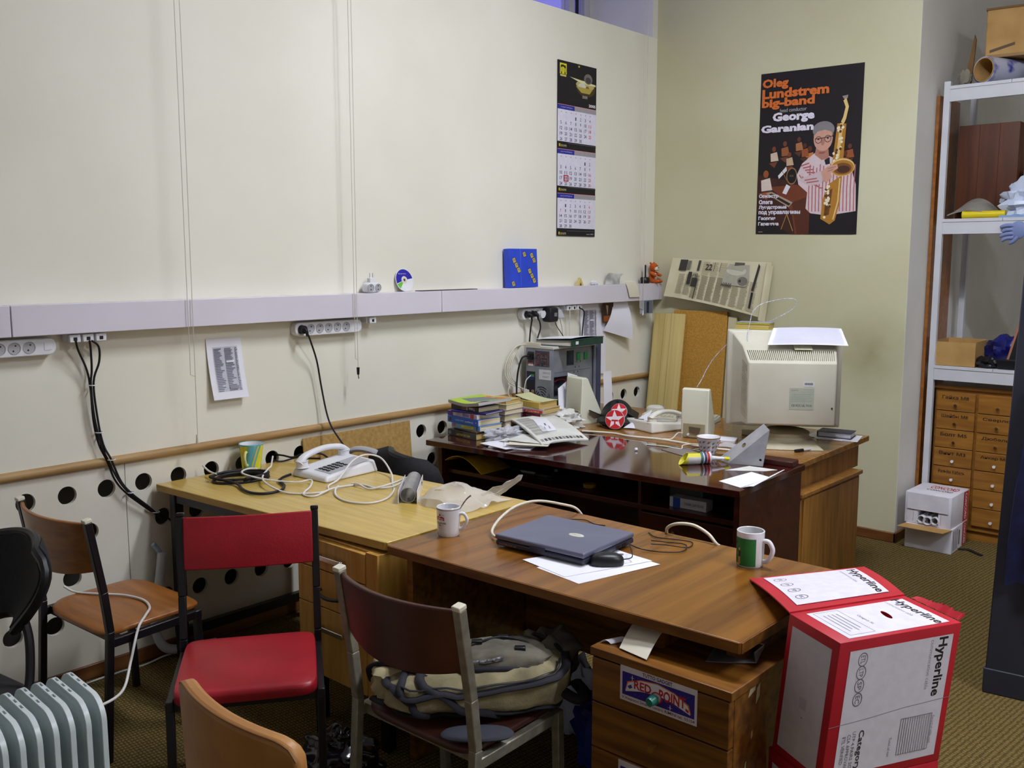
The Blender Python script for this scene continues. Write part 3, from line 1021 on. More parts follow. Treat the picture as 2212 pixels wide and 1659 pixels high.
# ---- slate blue metal cabinet at the right edge
t = thing('metal_cabinet', 'slate blue metal cabinet with a navy garment hung on it', 'cabinet', (3.0, 4.1, 0), 0)
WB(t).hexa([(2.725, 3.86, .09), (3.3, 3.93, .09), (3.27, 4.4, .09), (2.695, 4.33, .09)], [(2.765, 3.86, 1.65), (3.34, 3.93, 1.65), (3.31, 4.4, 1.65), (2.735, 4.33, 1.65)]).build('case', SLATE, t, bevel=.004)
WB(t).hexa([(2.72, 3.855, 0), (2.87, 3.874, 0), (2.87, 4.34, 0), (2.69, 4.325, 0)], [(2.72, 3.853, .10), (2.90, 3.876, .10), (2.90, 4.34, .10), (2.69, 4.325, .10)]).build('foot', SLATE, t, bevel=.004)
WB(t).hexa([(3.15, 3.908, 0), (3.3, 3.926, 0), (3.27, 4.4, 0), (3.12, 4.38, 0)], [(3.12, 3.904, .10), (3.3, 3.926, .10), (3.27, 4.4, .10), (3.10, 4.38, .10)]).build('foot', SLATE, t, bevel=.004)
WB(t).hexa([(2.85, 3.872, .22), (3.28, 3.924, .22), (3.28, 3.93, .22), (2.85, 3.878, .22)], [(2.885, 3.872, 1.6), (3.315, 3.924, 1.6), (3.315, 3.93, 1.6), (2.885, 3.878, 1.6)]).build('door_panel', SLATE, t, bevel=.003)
def garment(u, v):
    z = 1.25 - .80 * v + .02 * math.sin(9 * u)
    wdt = .16 + .16 * v
    return (2.80 - .02 * v + (u * wdt - .03 * (1 - v) * u) + .05 * (1 - v) ** 2, 3.834 + .04 * u - .012 * math.sin(u * 14 + v * 3) - .02 * math.sin(PI * min(1, v * 1.1)), z)
tag(MB().sheet(garment, 26, 18, .012).build('navy_garment', NAVY), 'dark navy garment hanging down the slate blue metal cabinet', 'garment')
m = MB().hexa([(2.775, 3.90, 1.65), (2.80, 3.90, 1.65), (2.80, 4.3, 1.65), (2.775, 4.3, 1.65)], [(2.805, 3.90, 1.90), (2.83, 3.90, 1.90), (2.83, 4.3, 1.90), (2.805, 4.3, 1.90)])
tag(m.build('black_case', BPLAST, bevel=.004), 'narrow black case standing on the slate blue metal cabinet', 'case')

# ================================================================== on the left wall
# ---- cable trunking
t = thing('cable_trunking', 'lilac-white plastic cable trunking running along the left wall', 'trunking', (.04, 3.0, 1.395))
for a, b in ((-2.9, 1.352), (1.356, 3.503), (3.506, YB - .002)):
    WB(t).box(0.0015, a, 1.397, .08, b, 1.51).build('trunking_cover', TRUNK, t, bevel=.002)

# ---- power strips
def power_strip(label, y0, n, z=1.353, length=None, tilt=0.0):
    L = length or (.03 + n * .052 + .05)
    t = thing('power_strip', label, 'power strip', (.002, y0, z), ry=0, rx=tilt, group='power strips under the trunking')
    m = MB()
    N = 6
    r = .028
    prof = []
    for (cy, cz, a0) in ((L - r, .0325 - r, 0), (r, .0325 - r, PI / 2), (r, -.0325 + r, PI), (L - r, -.0325 + r, 1.5 * PI)):
        for j in range(N):
            a = a0 + PI / 2 * j / (N - 1)
            prof.append((cy + r * math.cos(a), cz + r * math.sin(a)))
    m.prism(prof, 0, .042, 'x')
    m.build('body', WPLAST, t, bevel=.004, ang=30)
    for k in range(n):
        cy = .034 + .052 * k
        s_ = MB()
        s_.at((.0405, cy, 0), ry=PI / 2)
        s_.lathe([(.022, .0), (.0225, .0035), (.0205, .0035), (.0195, .0016), (0, .0016)], 24)
        so = s_.build('socket', GPLAST, t)
        h = MB()
        for q in (-.0095, .0095):
            h.cyl((.0415, cy + q * .45, q), (.0428, cy + q * .45, q), .0032, .0032, 10)
        h.build('pin_hole', BPLAST, so)
        so['kind'] = ''
        del so['kind']
    MB().box(.0415, L - .045, -.014, .0435, L - .017, .014).build('blank_cover', WPLAST, t, bevel=.002)
    return t
power_strip('white power strip left of the cable bundle with all sockets empty', 1.13, 6, tilt=0)
power_strip('white power strip with one black plug and five empty sockets', 2.60, 6)
t3 = power_strip('white power strip above the computer tower with several plugs in it', 4.19, 6, length=.36)

# small plugs and adapters
def plug(label, y, z, mats, r=.019, name='power_plug'):
    t = thing(name, label, 'plug', (.044, y, z))
    MB().cyl((0, 0, 0), (.022, 0, 0), r, r * .9, 18).build('plug_face', mats, t, bevel=.002)
    MB().tube(smooth([(.018, 0, 0), (.034, .003, -.006), (.036, .006, -.03)], 5), [.013 - .0008 * k for k in range(11)], 10).build('strain_relief', mats, t)
    return t
plug('black round plug in the first socket above the handset', 2.634, 1.353, BRUBBER)
plug('black plug with long boot on the strip above the computer', 4.226, 1.353, BRUBBER)
plug('black right-angle plug beside the white adapter above the computer', 4.283, 1.355, BRUBBER, .017)
t = thing('plug_adapter', 'white plug adapter filling a socket above the computer', 'adapter', (.044, 4.345, 1.353))
MB().cyl((0, 0, 0), (.03, 0, -.004), .021, .020, 20).build('body', WPLAST, t, bevel=.003)
t = thing('power_supply', 'chunky black plug-in power supply above the computer', 'power supply', (.044, 4.41, 1.345))
MB().blob((.03, 0, 0), (.035, .042, .044), e=.35, nu=24, nv=12).build('body', BRUBBER, t)
MB().box(.045, -.005, -.01, .067, .02, .012).build('rating_label', ink(120, 122, 120), t)
t = thing('grey_adapter', 'light grey plug-in adapter at the end of the strip above the computer', 'adapter', (.044, 4.49, 1.35))
MB().hexa([(0, -.03, -.035), (.055, -.025, -.03), (.055, .035, -.03), (0, .03, -.035)], [(0, -.028, .026), (.03, -.022, .022), (.03, .03, .022), (0, .028, .026)]).build('body', GPLAST, t, bevel=.006)

# ---- data socket boxes under the trunking
def data_box(label, y0, n):
    t = thing('data_socket', label, 'socket', (.0, y0, 1.37))
    MB().box(.002, 0, -.006, .045, .05 * n, .026).build('backbox', WPLAST, t, bevel=.002)
    for k in range(n):
        f = MB().box(.043, .004 + .05 * k, -.008, .066, .046 + .05 * k, .022).build('faceplate', WPLAST, t, bevel=.003)
        MB().box(.0655, .018 + .05 * k, -.001, .0672, .032 + .05 * k, .012).build('jack', BPLAST, f)
    return t
data_box('white triple data socket with three black cables plugged in', 1.56, 3)
data_box('white single data socket hanging under the trunking beside the pull cord', 3.02, 1)
data_box('white triple data socket with one white and one black cable plugged in', 4.58, 3)

def cable(name, label, pts, r, material, n=6, sides=8, group=None, cat='cable', **k):
    o = MB().tube(smooth(pts, n), r, sides, **k).build(name, material, ang=60)
    return tag(o, label, cat, group)

# black data cables tied with white ties, going into a vent hole
b = thing('data_cable_bundle', 'three black data cables bundled with white ties running into a vent hole', 'cable', (.03, 1.66, 1.36))
for pts in ([(.0685, 1.585, 1.368), (.05, 1.60, 1.33), (.035, 1.635, 1.25), (.028, 1.648, 1.17), (.022, 1.655, 1.05), (.02, 1.672, .95), (.022, 1.70, .88), (.026, 1.725, .80), (.026, 1.77, .735), (.02, 1.85, .66), (.006, 1.91, .61), (-.05, 1.935, .595)],
            [(.0685, 1.637, 1.366), (.05, 1.648, 1.33), (.04, 1.652, 1.25), (.034, 1.648, 1.19), (.034, 1.655, 1.06), (.028, 1.678, .95), (.028, 1.703, .88), (.034, 1.735, .80), (.03, 1.78, .735), (.026, 1.856, .66), (.012, 1.91, .605), (-.05, 1.935, .588)],
            [(.0685, 1.645, 1.366), (.06, 1.675, 1.34), (.05, 1.678, 1.28), (.036, 1.658, 1.20), (.03, 1.668, 1.06), (.03, 1.685, .95), (.038, 1.71, .885), (.03, 1.748, .79), (.034, 1.79, .73), (.03, 1.862, .66), (.016, 1.916, .60), (-.05, 1.94, .58)]):
    WB(b).tube(smooth(pts, 5), .0042, 8).build('cable', BRUBBER, b)
for p, q in (((.02, 1.64, 1.19), (.045, 1.668, 1.19)), ((.012, 1.655, 1.0), (.042, 1.692, 1.0)), ((.018, 1.70, .885), (.046, 1.726, .885)), ((.012, 1.77, .737), (.046, 1.805, .737)), ((.002, 1.88, .635), (.04, 1.905, .63))):
    c = (Vector(p) + Vector(q)) / 2
    WB(b).tube([c + Vector((.018 * math.cos(a), .014 * math.sin(a), 0)) for a in [2 * PI * k / 12 for k in range(12)]], .0022, 6, closed=True).build('cable_tie', WPLAST, b)

cable('telephone_lead', 'thin black lead hanging from the plug down to the handset telephone',
      [(.08, 2.642, 1.335), (.075, 2.66, 1.30), (.045, 2.715, 1.20), (.04, 2.74, 1.08), (.05, 2.76, .95), (.09, 2.76, .88), (.2, 2.735, .82), (.275, 2.71, .79), (.29, 2.70, .772)], .0042, BRUBBER)

# ---- pull cords of the blinds above
CORD = mat('blind_cord', S(206, 200, 186), rough=.8)
def cord(label, y, z0, z1, both=.02, x=.09):
    t = thing('pull_cord', label, 'cord', (x, y, z0), group='pull cords of the blinds')
    WB(t).tube([(x, y, z0), (x, y + .004, (z0 + z1) / 2), (x, y, z1)], .0014, 6).build('cord', CORD, t)
    if both:
        WB(t).tube([(x, y - both, 1.2 if z0 < 1.2 else z0 + .05), (x, y - both, z1)], .0014, 6).build('cord', CORD, t)
        WB(t).tube([(x, y - both, 1.2 if z0 < 1.2 else z0 + .05), (x, y, 1.19 if z0 < 1.2 else z0 + .04)], .0014, 6).build('cord', CORD, t)
    return t
t = cord('pale pull cord ending in a clear weight at the tan rail', 2.06, .915, 3.9)
MB().cyl((0, 0, .03), (0, 0, -.005), .006, .009, 12).build('weight', mat('clear_weight', S(226, 224, 210), rough=.2), t)
t = cord('pale pull cord ending in a small black tassel beside the socket strip', 2.925, 1.155, 3.9, both=.015)
MB().cyl((0, 0, .0), (0, 0, -.035), .008, .006, 12).build('tassel', BPLAST, t)
MB().cyl((0, 0, -.035), (0, .003, -.055), .003, .003, 8).build('tip', STEEL, t)
t = cord('pale pull cord hanging in the corner in front of the trunking end', 5.37, 1.30, 3.9, both=.04)
MB().cyl((0, 0, .03), (0, 0, 0), .004, .006, 10).build('weight', WPLAST, t)

# ---- papers on the wall
def wall_sheet(name, label, cat, y0, y1, z0, z1, material=PAPER, x=.004, curl=.0, rot=0.0, items=None, thick=.0008, skew=(0, 0)):
    """a sheet on the left wall; local x runs along the wall (+y), local z is up, the face looks to +x of the room"""
    t = thing(name, label, cat, (x, y0, z0), PI / 2)
    w, h = y1 - y0, z1 - z0
    def fn(u, v):
        c = curl * (1 - v) ** 2
        return (u * w + skew[0] * (1 - v), -.0012 - c, v * h + skew[1] * u)
    MB().sheet(fn, 6, 8, thick).build('sheet', material, t)
    if items:
        prints(items, t, 'print', fn=lambda a, b, z: tuple(Vector(fn(a / w, b / h)) + Vector((0, -z - .0006, 0))), w=w, h=h, lift=.0006)
    return t

def table_items(seed, rows=26, dark=(120, 120, 138)):
    rnd = random.Random(seed)
    it = [Q((196, 196, 208), .16, .12, .86, .86)]
    for r in range(rows):
        y = .13 + r * .72 / rows
        for (a, b) in ((.18, .44), (.48, .74), (.78, .85)):
            it.append(Q(dark, a, y, a + (b - a) * (.5 + .5 * rnd.random()), y + .42 / rows))
    it += [Q((232, 232, 240), .5, .60, .72, .63), Q((150, 150, 160), .5, .16, .76, .21)]
    return it
wall_sheet('price_list', 'printed table sheet taped to the wall left of the socket strip', 'paper', 2.165, 2.337, 1.07, 1.334, curl=.03, items=table_items(1), skew=(.012, 0))
wall_sheet('price_list', 'printed table sheet hanging behind the computer tower', 'paper', 4.79, 4.985, 1.12, 1.39, curl=.01, items=table_items(2))
wall_sheet('loose_sheet', 'blank white sheet hanging behind the tower beside the printed table', 'paper', 4.985, 5.06, .93, 1.33, curl=.01)
wall_sheet('snapshot', 'dark brown snapshot pinned under the trunking', 'photo', 4.998, 5.112, 1.265, 1.392, mat('snapshot_brown', S(92, 54, 34), rough=.3), x=.03, items=[Q((46, 30, 28), .05, .3, .95, .95), P_((180, 150, 120), (.25, .9), (.5, .85), (.42, .35), (.36, .6)), Q((140, 80, 30), .08, .05, .92, .34)])
def hang(u, v):
    return (.02 + .05 * (1 - v) * u + .02 * math.sin(3 * v), 5.118 + .16 * u - .10 * (1 - v) * (1 - u), 1.392 - .25 * (1 - v) + .07 * (1 - u) * (1 - v))
tag(MB().sheet(hang, 8, 8, .001).build('curled_sheet', PAPER, ang=60), 'white sheet curling off the wall beside the brown snapshot', 'paper')
wall_sheet('snapshot', 'grey snapshot hanging from the trunking end behind the cord', 'photo', 5.345, 5.50, 1.308, 1.398, mat('snapshot_grey', S(170, 174, 184), rough=.3), x=.082, items=[Q((110, 116, 130), .3, .0, .97, .97), Q((40, 42, 60), .5, .05, .68, .9)])

# ---- wall calendar
def calendar():
    y0, z0, w, h = 4.55, 1.815, .383, 1.037
    t = thing('wall_calendar', 'tall three-month wall calendar with a dark picture on top', 'calendar', (.003, y0, z0), PI / 2)
    MB().box(0, -.003, 0, w, -.0005, h).build('backing', ink(24, 20, 26), t)
    K, WH, BL, GR, NV, RD, YL = (24, 20, 26), (226, 224, 240), (40, 44, 150), (160, 156, 160), (52, 56, 90), (196, 60, 70), (226, 214, 40)
    it = [Q(K, 0, .76, 1, 1)]
    it += [Q(YL, .05, .925, .22, .985), ring_((30, 30, 20), .09, .95, .022, .01, .9, 10), ring_((30, 30, 20), .18, .95, .022, .01, .9, 10), L_((30, 30, 20), .012, (.07, .965), (.13, .972), (.2, .962)), Q((210, 200, 120), .06, .912, .21, .922)]
    it += [E_((70, 52, 30), .72, .87, .25, .05), E_((190, 180, 110), .70, .885, .24, .026), P_((226, 222, 170), (.30, .918), (.55, .912), (.98, .90), (.98, .89), (.6, .895)),
           E_((120, 112, 108), .78, .925, .11, .030), E_((70, 64, 70), .78, .918, .07, .018), E_((214, 210, 196), .62, .878, .10, .018), E_((150, 100, 40), .76, .868, .05, .016),
           P_((176, 160, 70), (.46, .872), (.9, .87), (.82, .84), (.60, .84)), T((200, 200, 190), 'zoom', .63, .81, .76, .825), T((236, 236, 240), '2005', .80, .765, .98, .782, .03)]
    def month(top, bot, name, start, days, sundays, mark=None):
        H = top - bot
        out = [Q(WH, 0, bot, 1, top), Q(BL, 0, top - .028, .43, top - .002), Q(GR, .43, top - .028, 1, top - .002), L_((200, 60, 60), .002, (0, top), (1, top)),
               T((190, 190, 230), name, .08, top - .02, .38, top - .010)]
        for c in range(7):
            out.append(Q((150, 150, 170), .08 + .125 * c, top - .045, .105 + .125 * c, top - .040))
        col, row = start, 0
        rh = (H - .055) / 5
        for d in range(1, days + 1):
            x = .055 + .125 * col
            y = top - .055 - rh * (row + .85)
            red = col >= 6 or (col == 0 and d == 7 and start == 1)
            sd = str(d)
            w_ = .028 if len(sd) == 1 else .062
            if row < 5:
                out.append(T(RD if red else NV, sd, x + .03 - w_ / 2, y, x + .03 + w_ / 2, y + rh * .62, .015))
            if mark == d:
                out += [L_((190, 30, 40), .006, (x - .02, y - .006), (x + .09, y - .006)), L_((190, 30, 40), .006, (x - .02, y + rh * .8), (x + .09, y + rh * .8)),
                        P_((190, 30, 40), (x - .025, y - .01), (x, y - .01), (x, y + rh * .85), (x - .025, y + rh * .85)), P_((190, 30, 40), (x + .075, y - .01), (x + .1, y - .01), (x + .1, y + rh * .85), (x + .075, y + rh * .85))]
            col += 1
            if col == 7:
                col, row = 0, row + 1
        return out
    it += month(.755, .545, 'сентябрь', 3, 30, 6)
    it += month(.502, .29, 'октябрь', 5, 30, 6, mark=18)
    it += month(.248, .045, 'ноябрь', 1, 30, 6)
    for y in (.515, .262, .008):
        it += [Q((214, 190, 40), .03, y, .06, y + .016), T((210, 200, 150), 'zoom', .07, y, .22, y + .012), Q((120, 116, 120), .25, y + .022, .97, y + .0235)]
    it += [T((200, 200, 205), 'www 2005', .76, .010, .95, .018)]
    prints(it, t, 'print', o=(0, -.003, 0), w=w, h=h, lift=.0004, step=.00002)
    for y in (.535, .282, .03):
        MB().box(0, -.0045, y * h - .004, w, -.003, y * h + .002).build('binding_strip', ink(30, 26, 32), t)
    MB().cyl((w * .53, -.003, h * .985), (w * .53, -.007, h * .985), .006, .006, 12).build('hanging_eyelet', ink(210, 200, 40), t)
calendar()

# ================================================================== standing on the trunking
ZT = 1.5102
t = thing('socket_adapter', 'white three-way plug adapter lying on the trunking with its pins up', 'adapter', (.045, 3.055, ZT), PI / 2)
MB().blob((0, 0, .026), (.045, .026, .026), e=.5, nu=26, nv=12, floor=0).build('body', WPLAST, t)
MB().hexa([(-.02, -.016, .03), (.02, -.016, .03), (.02, .016, .03), (-.02, .016, .03)], [(-.016, -.013, .075), (.016, -.013, .075), (.016, .013, .075), (-.016, .013, .075)]).build('neck', WPLAST, t, bevel=.004)
for sx in (-.0095, .0095):
    MB().cyl((sx, 0, .07), (sx, 0, .097), .0022, .0022, 8).build('pin', CHROME, t)
for sx in (-.024, .022):
    s_ = MB().at((sx, -.024, .026), rx=PI / 2).lathe([(.019, 0), (.0195, .004), (.017, .004), (.016, .002), (0, .002)], 20).build('socket', GPLAST, t)
    h = MB()
    for q in (-.009, .009):
        h.cyl((sx, -.0262, .026 + q), (sx, -.0275, .026 + q), .003, .003, 8)
    h.build('pin_hole', BPLAST, s_)

t = thing('compact_disc', 'compact disc with blue, white and green print leaning on the wall', 'disc', (.028, 3.30, ZT), PI / 2, rx=R(-14))
t.rotation_euler = (0, R(-13), 0)
m = MB()
N = 40
vs, fs = [], []
for x in (0, .0012):
    for r in (.0075, .06):
        vs += [(x, r * math.cos(2 * PI * k / N), .06 + r * math.sin(2 * PI * k / N)) for k in range(N)]
for k in range(N):
    l = (k + 1) % N
    fs += [(k, l, N + l, N + k), (2 * N + k, 3 * N + k, 3 * N + l, 2 * N + l), (N + k, N + l, 3 * N + l, 3 * N + k), (k, 2 * N + k, 2 * N + l, l)]
m.add(vs, fs).build('disc', WPLAST, t)
def arc(r0, r1, a0, a1, n=16):
    return [(r1 * math.cos(a0 + (a1 - a0) * k / n), r1 * math.sin(a0 + (a1 - a0) * k / n)) for k in range(n + 1)], [(r0 * math.cos(a0 + (a1 - a0) * k / n), r0 * math.sin(a0 + (a1 - a0) * k / n)) for k in range(n + 1)]
a, b_ = arc(.02, .056, R(8), R(198))
c, d_ = arc(.02, .056, R(202), R(232))
e, f_ = arc(.008, .019, 0, 2 * PI - .001, 24)
prints([('s', (34, 28, 160), b_, a), ('s', (110, 190, 60), d_, c), ('s', (220, 214, 196), f_, e), T((200, 200, 240), 'Business', -.034, .030, .016, .037)], t, 'print', o=(.0012, 0, .06), u=(0, 1, 0), v=(0, 0, 1), lift=.0003)

t = thing('blue_box', 'flat blue carton with slanted yellow lettering leaning on the wall', 'box', (.022, 4.06, ZT), 0)
t.rotation_euler = (0, R(-3), 0)
BLUEC = mat('blue_carton', S(44, 78, 214), S(38, 70, 200), rough=.35)
MB().box(0, 0, 0, .045, .245, .222).build('carton', BLUEC, t, bevel=.002)
YC, BK = (200, 180, 70), (60, 56, 60)
it = []
for (x, y, s_) in ((.16, .70, 1), (.72, .95, 1), (.70, .42, 1), (.10, .10, .7), (.45, .98, .5)):
    for k in range(3):
        cx, cy = x + .075 * k * s_, y - .125 * k * s_
        if cy < .10 or cx > .90 or cy > .90 or cx < .09:
            continue
        it += [P_((24, 40, 130), (cx - .075, cy + .05), (cx + .03, cy + .085), (cx + .085, cy - .05), (cx - .02, cy - .085)),
               P_(YC, (cx - .06, cy + .04), (cx + .025, cy + .07), (cx + .068, cy - .04), (cx - .018, cy - .07)), L_(BK, .010, (cx - .03, cy + .02), (cx + .04, cy + .0)), L_(BK, .010, (cx + .0, cy + .04), (cx + .01, cy - .04))]
it += [L_((120, 150, 240), .006, (.38, 1), (.38, .05))]
prints(it, t, 'print', o=(.045, 0, 0), u=(0, 1, 0), v=(0, 0, 1), w=.245, h=.222, lift=.0004)

tag(MB().box(.03, 3.36, ZT, .075, 3.78, ZT + .004).build('dark_ruler', ink(70, 50, 56)), 'long thin dark ruler lying on the trunking', 'ruler')
t = thing('wooden_triangle', 'small pale wooden triangle standing on the trunking', 'block', (.03, 4.70, ZT))
MB().prism([(0, 0), (.07, 0), (.035, .052)], 0, .02, 'x').build('body', PLANK, t, bevel=.003)
MB().prism([(.025, .002), (.045, .002), (.035, .02)], .0201, .0215, 'x').build('notch', ink(90, 60, 30), t)
t = thing('lump_of_putty', 'small crumpled white lump on the trunking', 'putty', (.04, 4.89, ZT))
MB().blob((0, 0, .013), (.02, .03, .015), amp=.5, sc=2.5, seed=3, floor=0, nu=18, nv=10).build('lump', WPLAST, t)
MB().cyl((0, .04, 0), (0, .04, .022), .008, .007, 12).build('cap', WPLAST, t)
# curled sheets on the trunking
def curl1(u, v):
    return (.03 + .05 * u * .4, 5.02 + .13 * u + .05 * v * v, ZT + .001 + .075 * math.sin(v * 1.5) - .01 * u * v)
tag(MB().sheet(curl1, 8, 8, .001).build('curled_card', mat('printed_card', S(206, 206, 200), S(150, 150, 146), rough=.5, scale=14)), 'curled printed card standing up on the trunking', 'card')
def curl2(u, v):
    a = v * 1.9
    return (.045 + .058 * math.sin(min(a, 1.57)) * .78 + .002, 5.14 + .12 * u + .07 * v, ZT + .018 * math.cos(min(a, 1.57)) - max(0, v - .45) * .16 + .002)
tag(MB().sheet(curl2, 8, 14, .001).build('drooping_sheet', mat('cream_sheet', S(226, 220, 200), rough=.7)), 'cream sheet drooping over the front edge of the trunking', 'paper')
# brush-like black holder with a white stick
t = thing('disc_spindle', 'black disc spindle with white and black rods in the corner', 'spindle', (.045, 5.45, ZT))
MB().lathe([(.0, 0), (.032, 0), (.034, .006), (.034, .03), (.026, .042), (.0, .045)], 24).build('base', BPLAST, t)
MB().cyl((0, .004, .04), (0, .004, .125), .007, .007, 12).build('rod', BPLAST, t)
MB().cyl((.002, -.012, .03), (.002, -.012, .125), .004, .004, 8).build('white_rod', WPLAST, t)
MB().cyl((.002, .018, .04), (.002, .018, .12), .003, .003, 8).build('rod', GPLAST, t)
# plush toy
PL = mat('orange_plush', S(206, 102, 40), S(178, 78, 26), rough=.95, scale=30, bump=.4, bscale=180)
PLW = mat('pale_plush', S(216, 206, 184), rough=.95, scale=30, bump=.4)
t = thing('plush_toy', 'small orange plush animal with pale muzzle sitting in the corner', 'plush toy', (.045, 5.55, ZT), R(92))
MB().blob((0, 0, .042), (.03, .026, .044), nu=22, nv=14, floor=0).build('body', PL, t)
MB().blob((0, -.02, .044), (.016, .01, .026), nu=16, nv=10).build('belly', PLW, t)
hd = MB().blob((0, -.006, .108), (.030, .029, .031), nu=24, nv=14).build('head', PL, t)
MB().blob((0, -.028, .098), (.021, .017, .016), nu=18, nv=10).build('muzzle', PLW, hd)
MB().blob((0, -.042, .104), (.006, .004, .004), nu=10, nv=8).build('nose', BPLAST, hd)
for sx in (-1, 1):
    MB().blob((sx * .022, .006, .136), (.009, .006, .009), nu=12, nv=8).build('ear', PL, hd)
    MB().blob((sx * .010, -.033, .116), (.003, .002, .004), nu=8, nv=6).build('eye', BPLAST, hd)
    MB().tube(smooth([(sx * .024, -.004, .07), (sx * .034, -.026, .058), (sx * .028, -.046, .052)], 4), [.011, .011, .011, .01, .01, .01, .01, .01, .009], 10).build('arm', PL, t)
    MB().blob((sx * .022, -.034, .013), (.014, .032, .013), nu=16, nv=10).build('leg', PL, t)

# ================================================================== on the back wall
def poster():
    x0, z0, w, h = .775, 1.832, .652, .985
    t = thing('concert_poster', 'dark concert poster of a saxophone player with orange and white lettering', 'poster', (x0, YB - .004, z0))
    MB().sheet(lambda u, v: (u * w - .004 * (1 - v), .002 - .004 * (1 - u) * v * 0, v * h - .012 * u), 2, 2, .0012).build('sheet', ink(22, 14, 20), t)
    f = lambda x, y: (x, 1 - y)
    def G(col, *pts):
        return P_(col, *[f(*p) for p in pts])
    def TT(col, s, xa, ya, xb, yb, bold):
        return T(col, s, xa, 1 - yb, xb, 1 - ya, bold)
    O, Wt = (214, 110, 44), (228, 222, 236)
    it = []
    # warm stage behind
    it += [G((58, 26, 16), (0, .62), (.0, .86), (.35, 1), (.62, 1), (.62, .72), (.30, .66)), G((112, 54, 28), (.12, .70), (.40, .69), (.56, .74), (.56, 1), (.40, 1), (.36, .86), (.22, .75)),
           G((84, 38, 20), (.36, .80), (.55, .76), (.55, 1), (.42, 1))]
    # band members at the back
    for (x, y, c1, c2, s_) in ((.16, .45, (212, 190, 170), (120, 60, 34), 1), (.27, .42, (150, 90, 50), (110, 60, 40), 1), (.32, .49, (200, 170, 140), (120, 60, 30), .9), (.41, .40, (170, 110, 70), (96, 50, 30), .9), (.52, .46, (196, 120, 60), (90, 44, 24), 1.1), (.47, .44, (150, 80, 40), (80, 40, 24), .9), (.085, .60, (216, 200, 190), (150, 80, 40), 1.4), (.90, .46, (150, 80, 40), (100, 50, 30), .9), (.86, .50, (120, 60, 34), (90, 44, 24), 1)):
        it += [G(c1, (x - .035 * s_, y + .04 * s_), (x + .03 * s_, y + .03 * s_), (x + .05 * s_, y + .085 * s_), (x - .03 * s_, y + .09 * s_)), E_(c2, x, 1 - y - .012 * s_, .02 * s_, .017 * s_), G(c2, (x - .05 * s_, y + .1 * s_), (x + .04 * s_, y + .09 * s_), (x + .01 * s_, y + .13 * s_))]
    it += [ring_((150, 110, 70), .35, .365, .05, .008, 1, 18), E_((14, 10, 12), .35, .365, .043, .043), T((130, 100, 70), 'PEARL', .33, .36, .37, .372),
           G((222, 220, 226), (.21, .63), (.29, .575), (.30, .60), (.22, .65)), G((226, 222, 230), (.26, .74), (.30, .685), (.34, .70), (.30, .75)),
           G((170, 150, 130), (.09, .74), (.15, .73), (.37, .80), (.33, .83)), G((40, 24, 20), (.12, .745), (.15, .74), (.35, .808), (.33, .82)),
           L_((190, 140, 80), .006, f(.30, .85), f(.38, .98)), L_((190, 140, 80), .005, f(.32, .86), f(.26, .97)), L_((150, 100, 60), .005, f(.25, .60), f(.30, .66))]
    # the player: shirt, trousers, head
    it += [G((16, 12, 18), (.54, .87), (.97, .84), (.97, 1), (.54, 1))]
    SH, ST = (216, 196, 200), (176, 100, 104)
    it += [G(SH, (.57, .50), (.70, .52), (.80, .55), (.93, .62), (.97, .70), (.98, .86), (.72, .885), (.55, .87), (.50, .84), (.51, .74), (.42, .69), (.40, .63), (.45, .56))]
    for k in range(14):
        x = .53 + .033 * k
        it.append(L_(ST, .010, f(x, .57 + .01 * (k % 3)), f(x - .005, .72), f(x, .86)))
    for k in range(6):
        it.append(L_(ST, .009, f(.44 + .02 * k, .575 + .014 * k), f(.52 + .02 * k, .56 + .02 * k)))
        it.append(L_(ST, .008, f(.425 + .03 * k, .63 + .010 * k), f(.455 + .035 * k, .655 + .012 * k), f(.49 + .035 * k, .675 + .008 * k)))
    it += [G((206, 186, 190), (.42, .66), (.52, .70), (.64, .69), (.68, .655), (.64, .61), (.55, .63)), L_(ST, .008, f(.48, .665), f(.60, .655)), L_(ST, .008, f(.5, .68), f(.62, .672))]
    SK, SKD, HR = (206, 156, 136), (176, 122, 106), (132, 128, 130)
    it += [G(SKD, (.58, .47), (.70, .48), (.71, .535), (.64, .545), (.57, .51)),
           E_(HR, .645, .638, .105, .052), E_(SK, .645, .585, .092, .075), G(HR, (.55, .40), (.565, .345), (.64, .325), (.72, .34), (.745, .40), (.72, .375), (.66, .362), (.59, .37)),
           E_(SKD, .642, .567, .018, .024), G((150, 84, 80), (.605, .497), (.675, .495), (.665, .505), (.615, .507)),
           L_((60, 50, 54), .005, f(.565, .415), f(.63, .412), f(.66, .41), f(.735, .403)), ring_((60, 50, 54), .60, .578, .020, .004, 1.5, 14), ring_((60, 50, 54), .69, .583, .020, .004, 1.5, 14),
           E_((60, 44, 44), .60, .582, .010, .005), E_((60, 44, 44), .69, .586, .010, .005), G((30, 24, 34), (.665, .545), (.715, .53), (.72, .57), (.68, .575))]
    # saxophone
    GD, GL, GB = (176, 122, 40), (226, 196, 124), (110, 66, 18)
    it += [G((150, 140, 130), (.81, .17), (.865, .165), (.86, .185), (.83, .19)), L_(GL, .030, f(.835, .19), f(.86, .235), f(.84, .30), f(.82, .33)),
           G(GD, (.775, .33), (.86, .335), (.84, .60), (.74, .575)), G(GL, (.80, .33), (.83, .33), (.80, .58), (.77, .575)),
           G(GD, (.70, .70), (.84, .64), (.83, .80), (.79, .915), (.74, .94), (.69, .92), (.65, .905), (.66, .80)), G(GB, (.70, .74), (.755, .72), (.73, .88), (.68, .89)), L_(GL, .012, f(.82, .66), f(.81, .80), f(.77, .91))]
    rnd = random.Random(7)
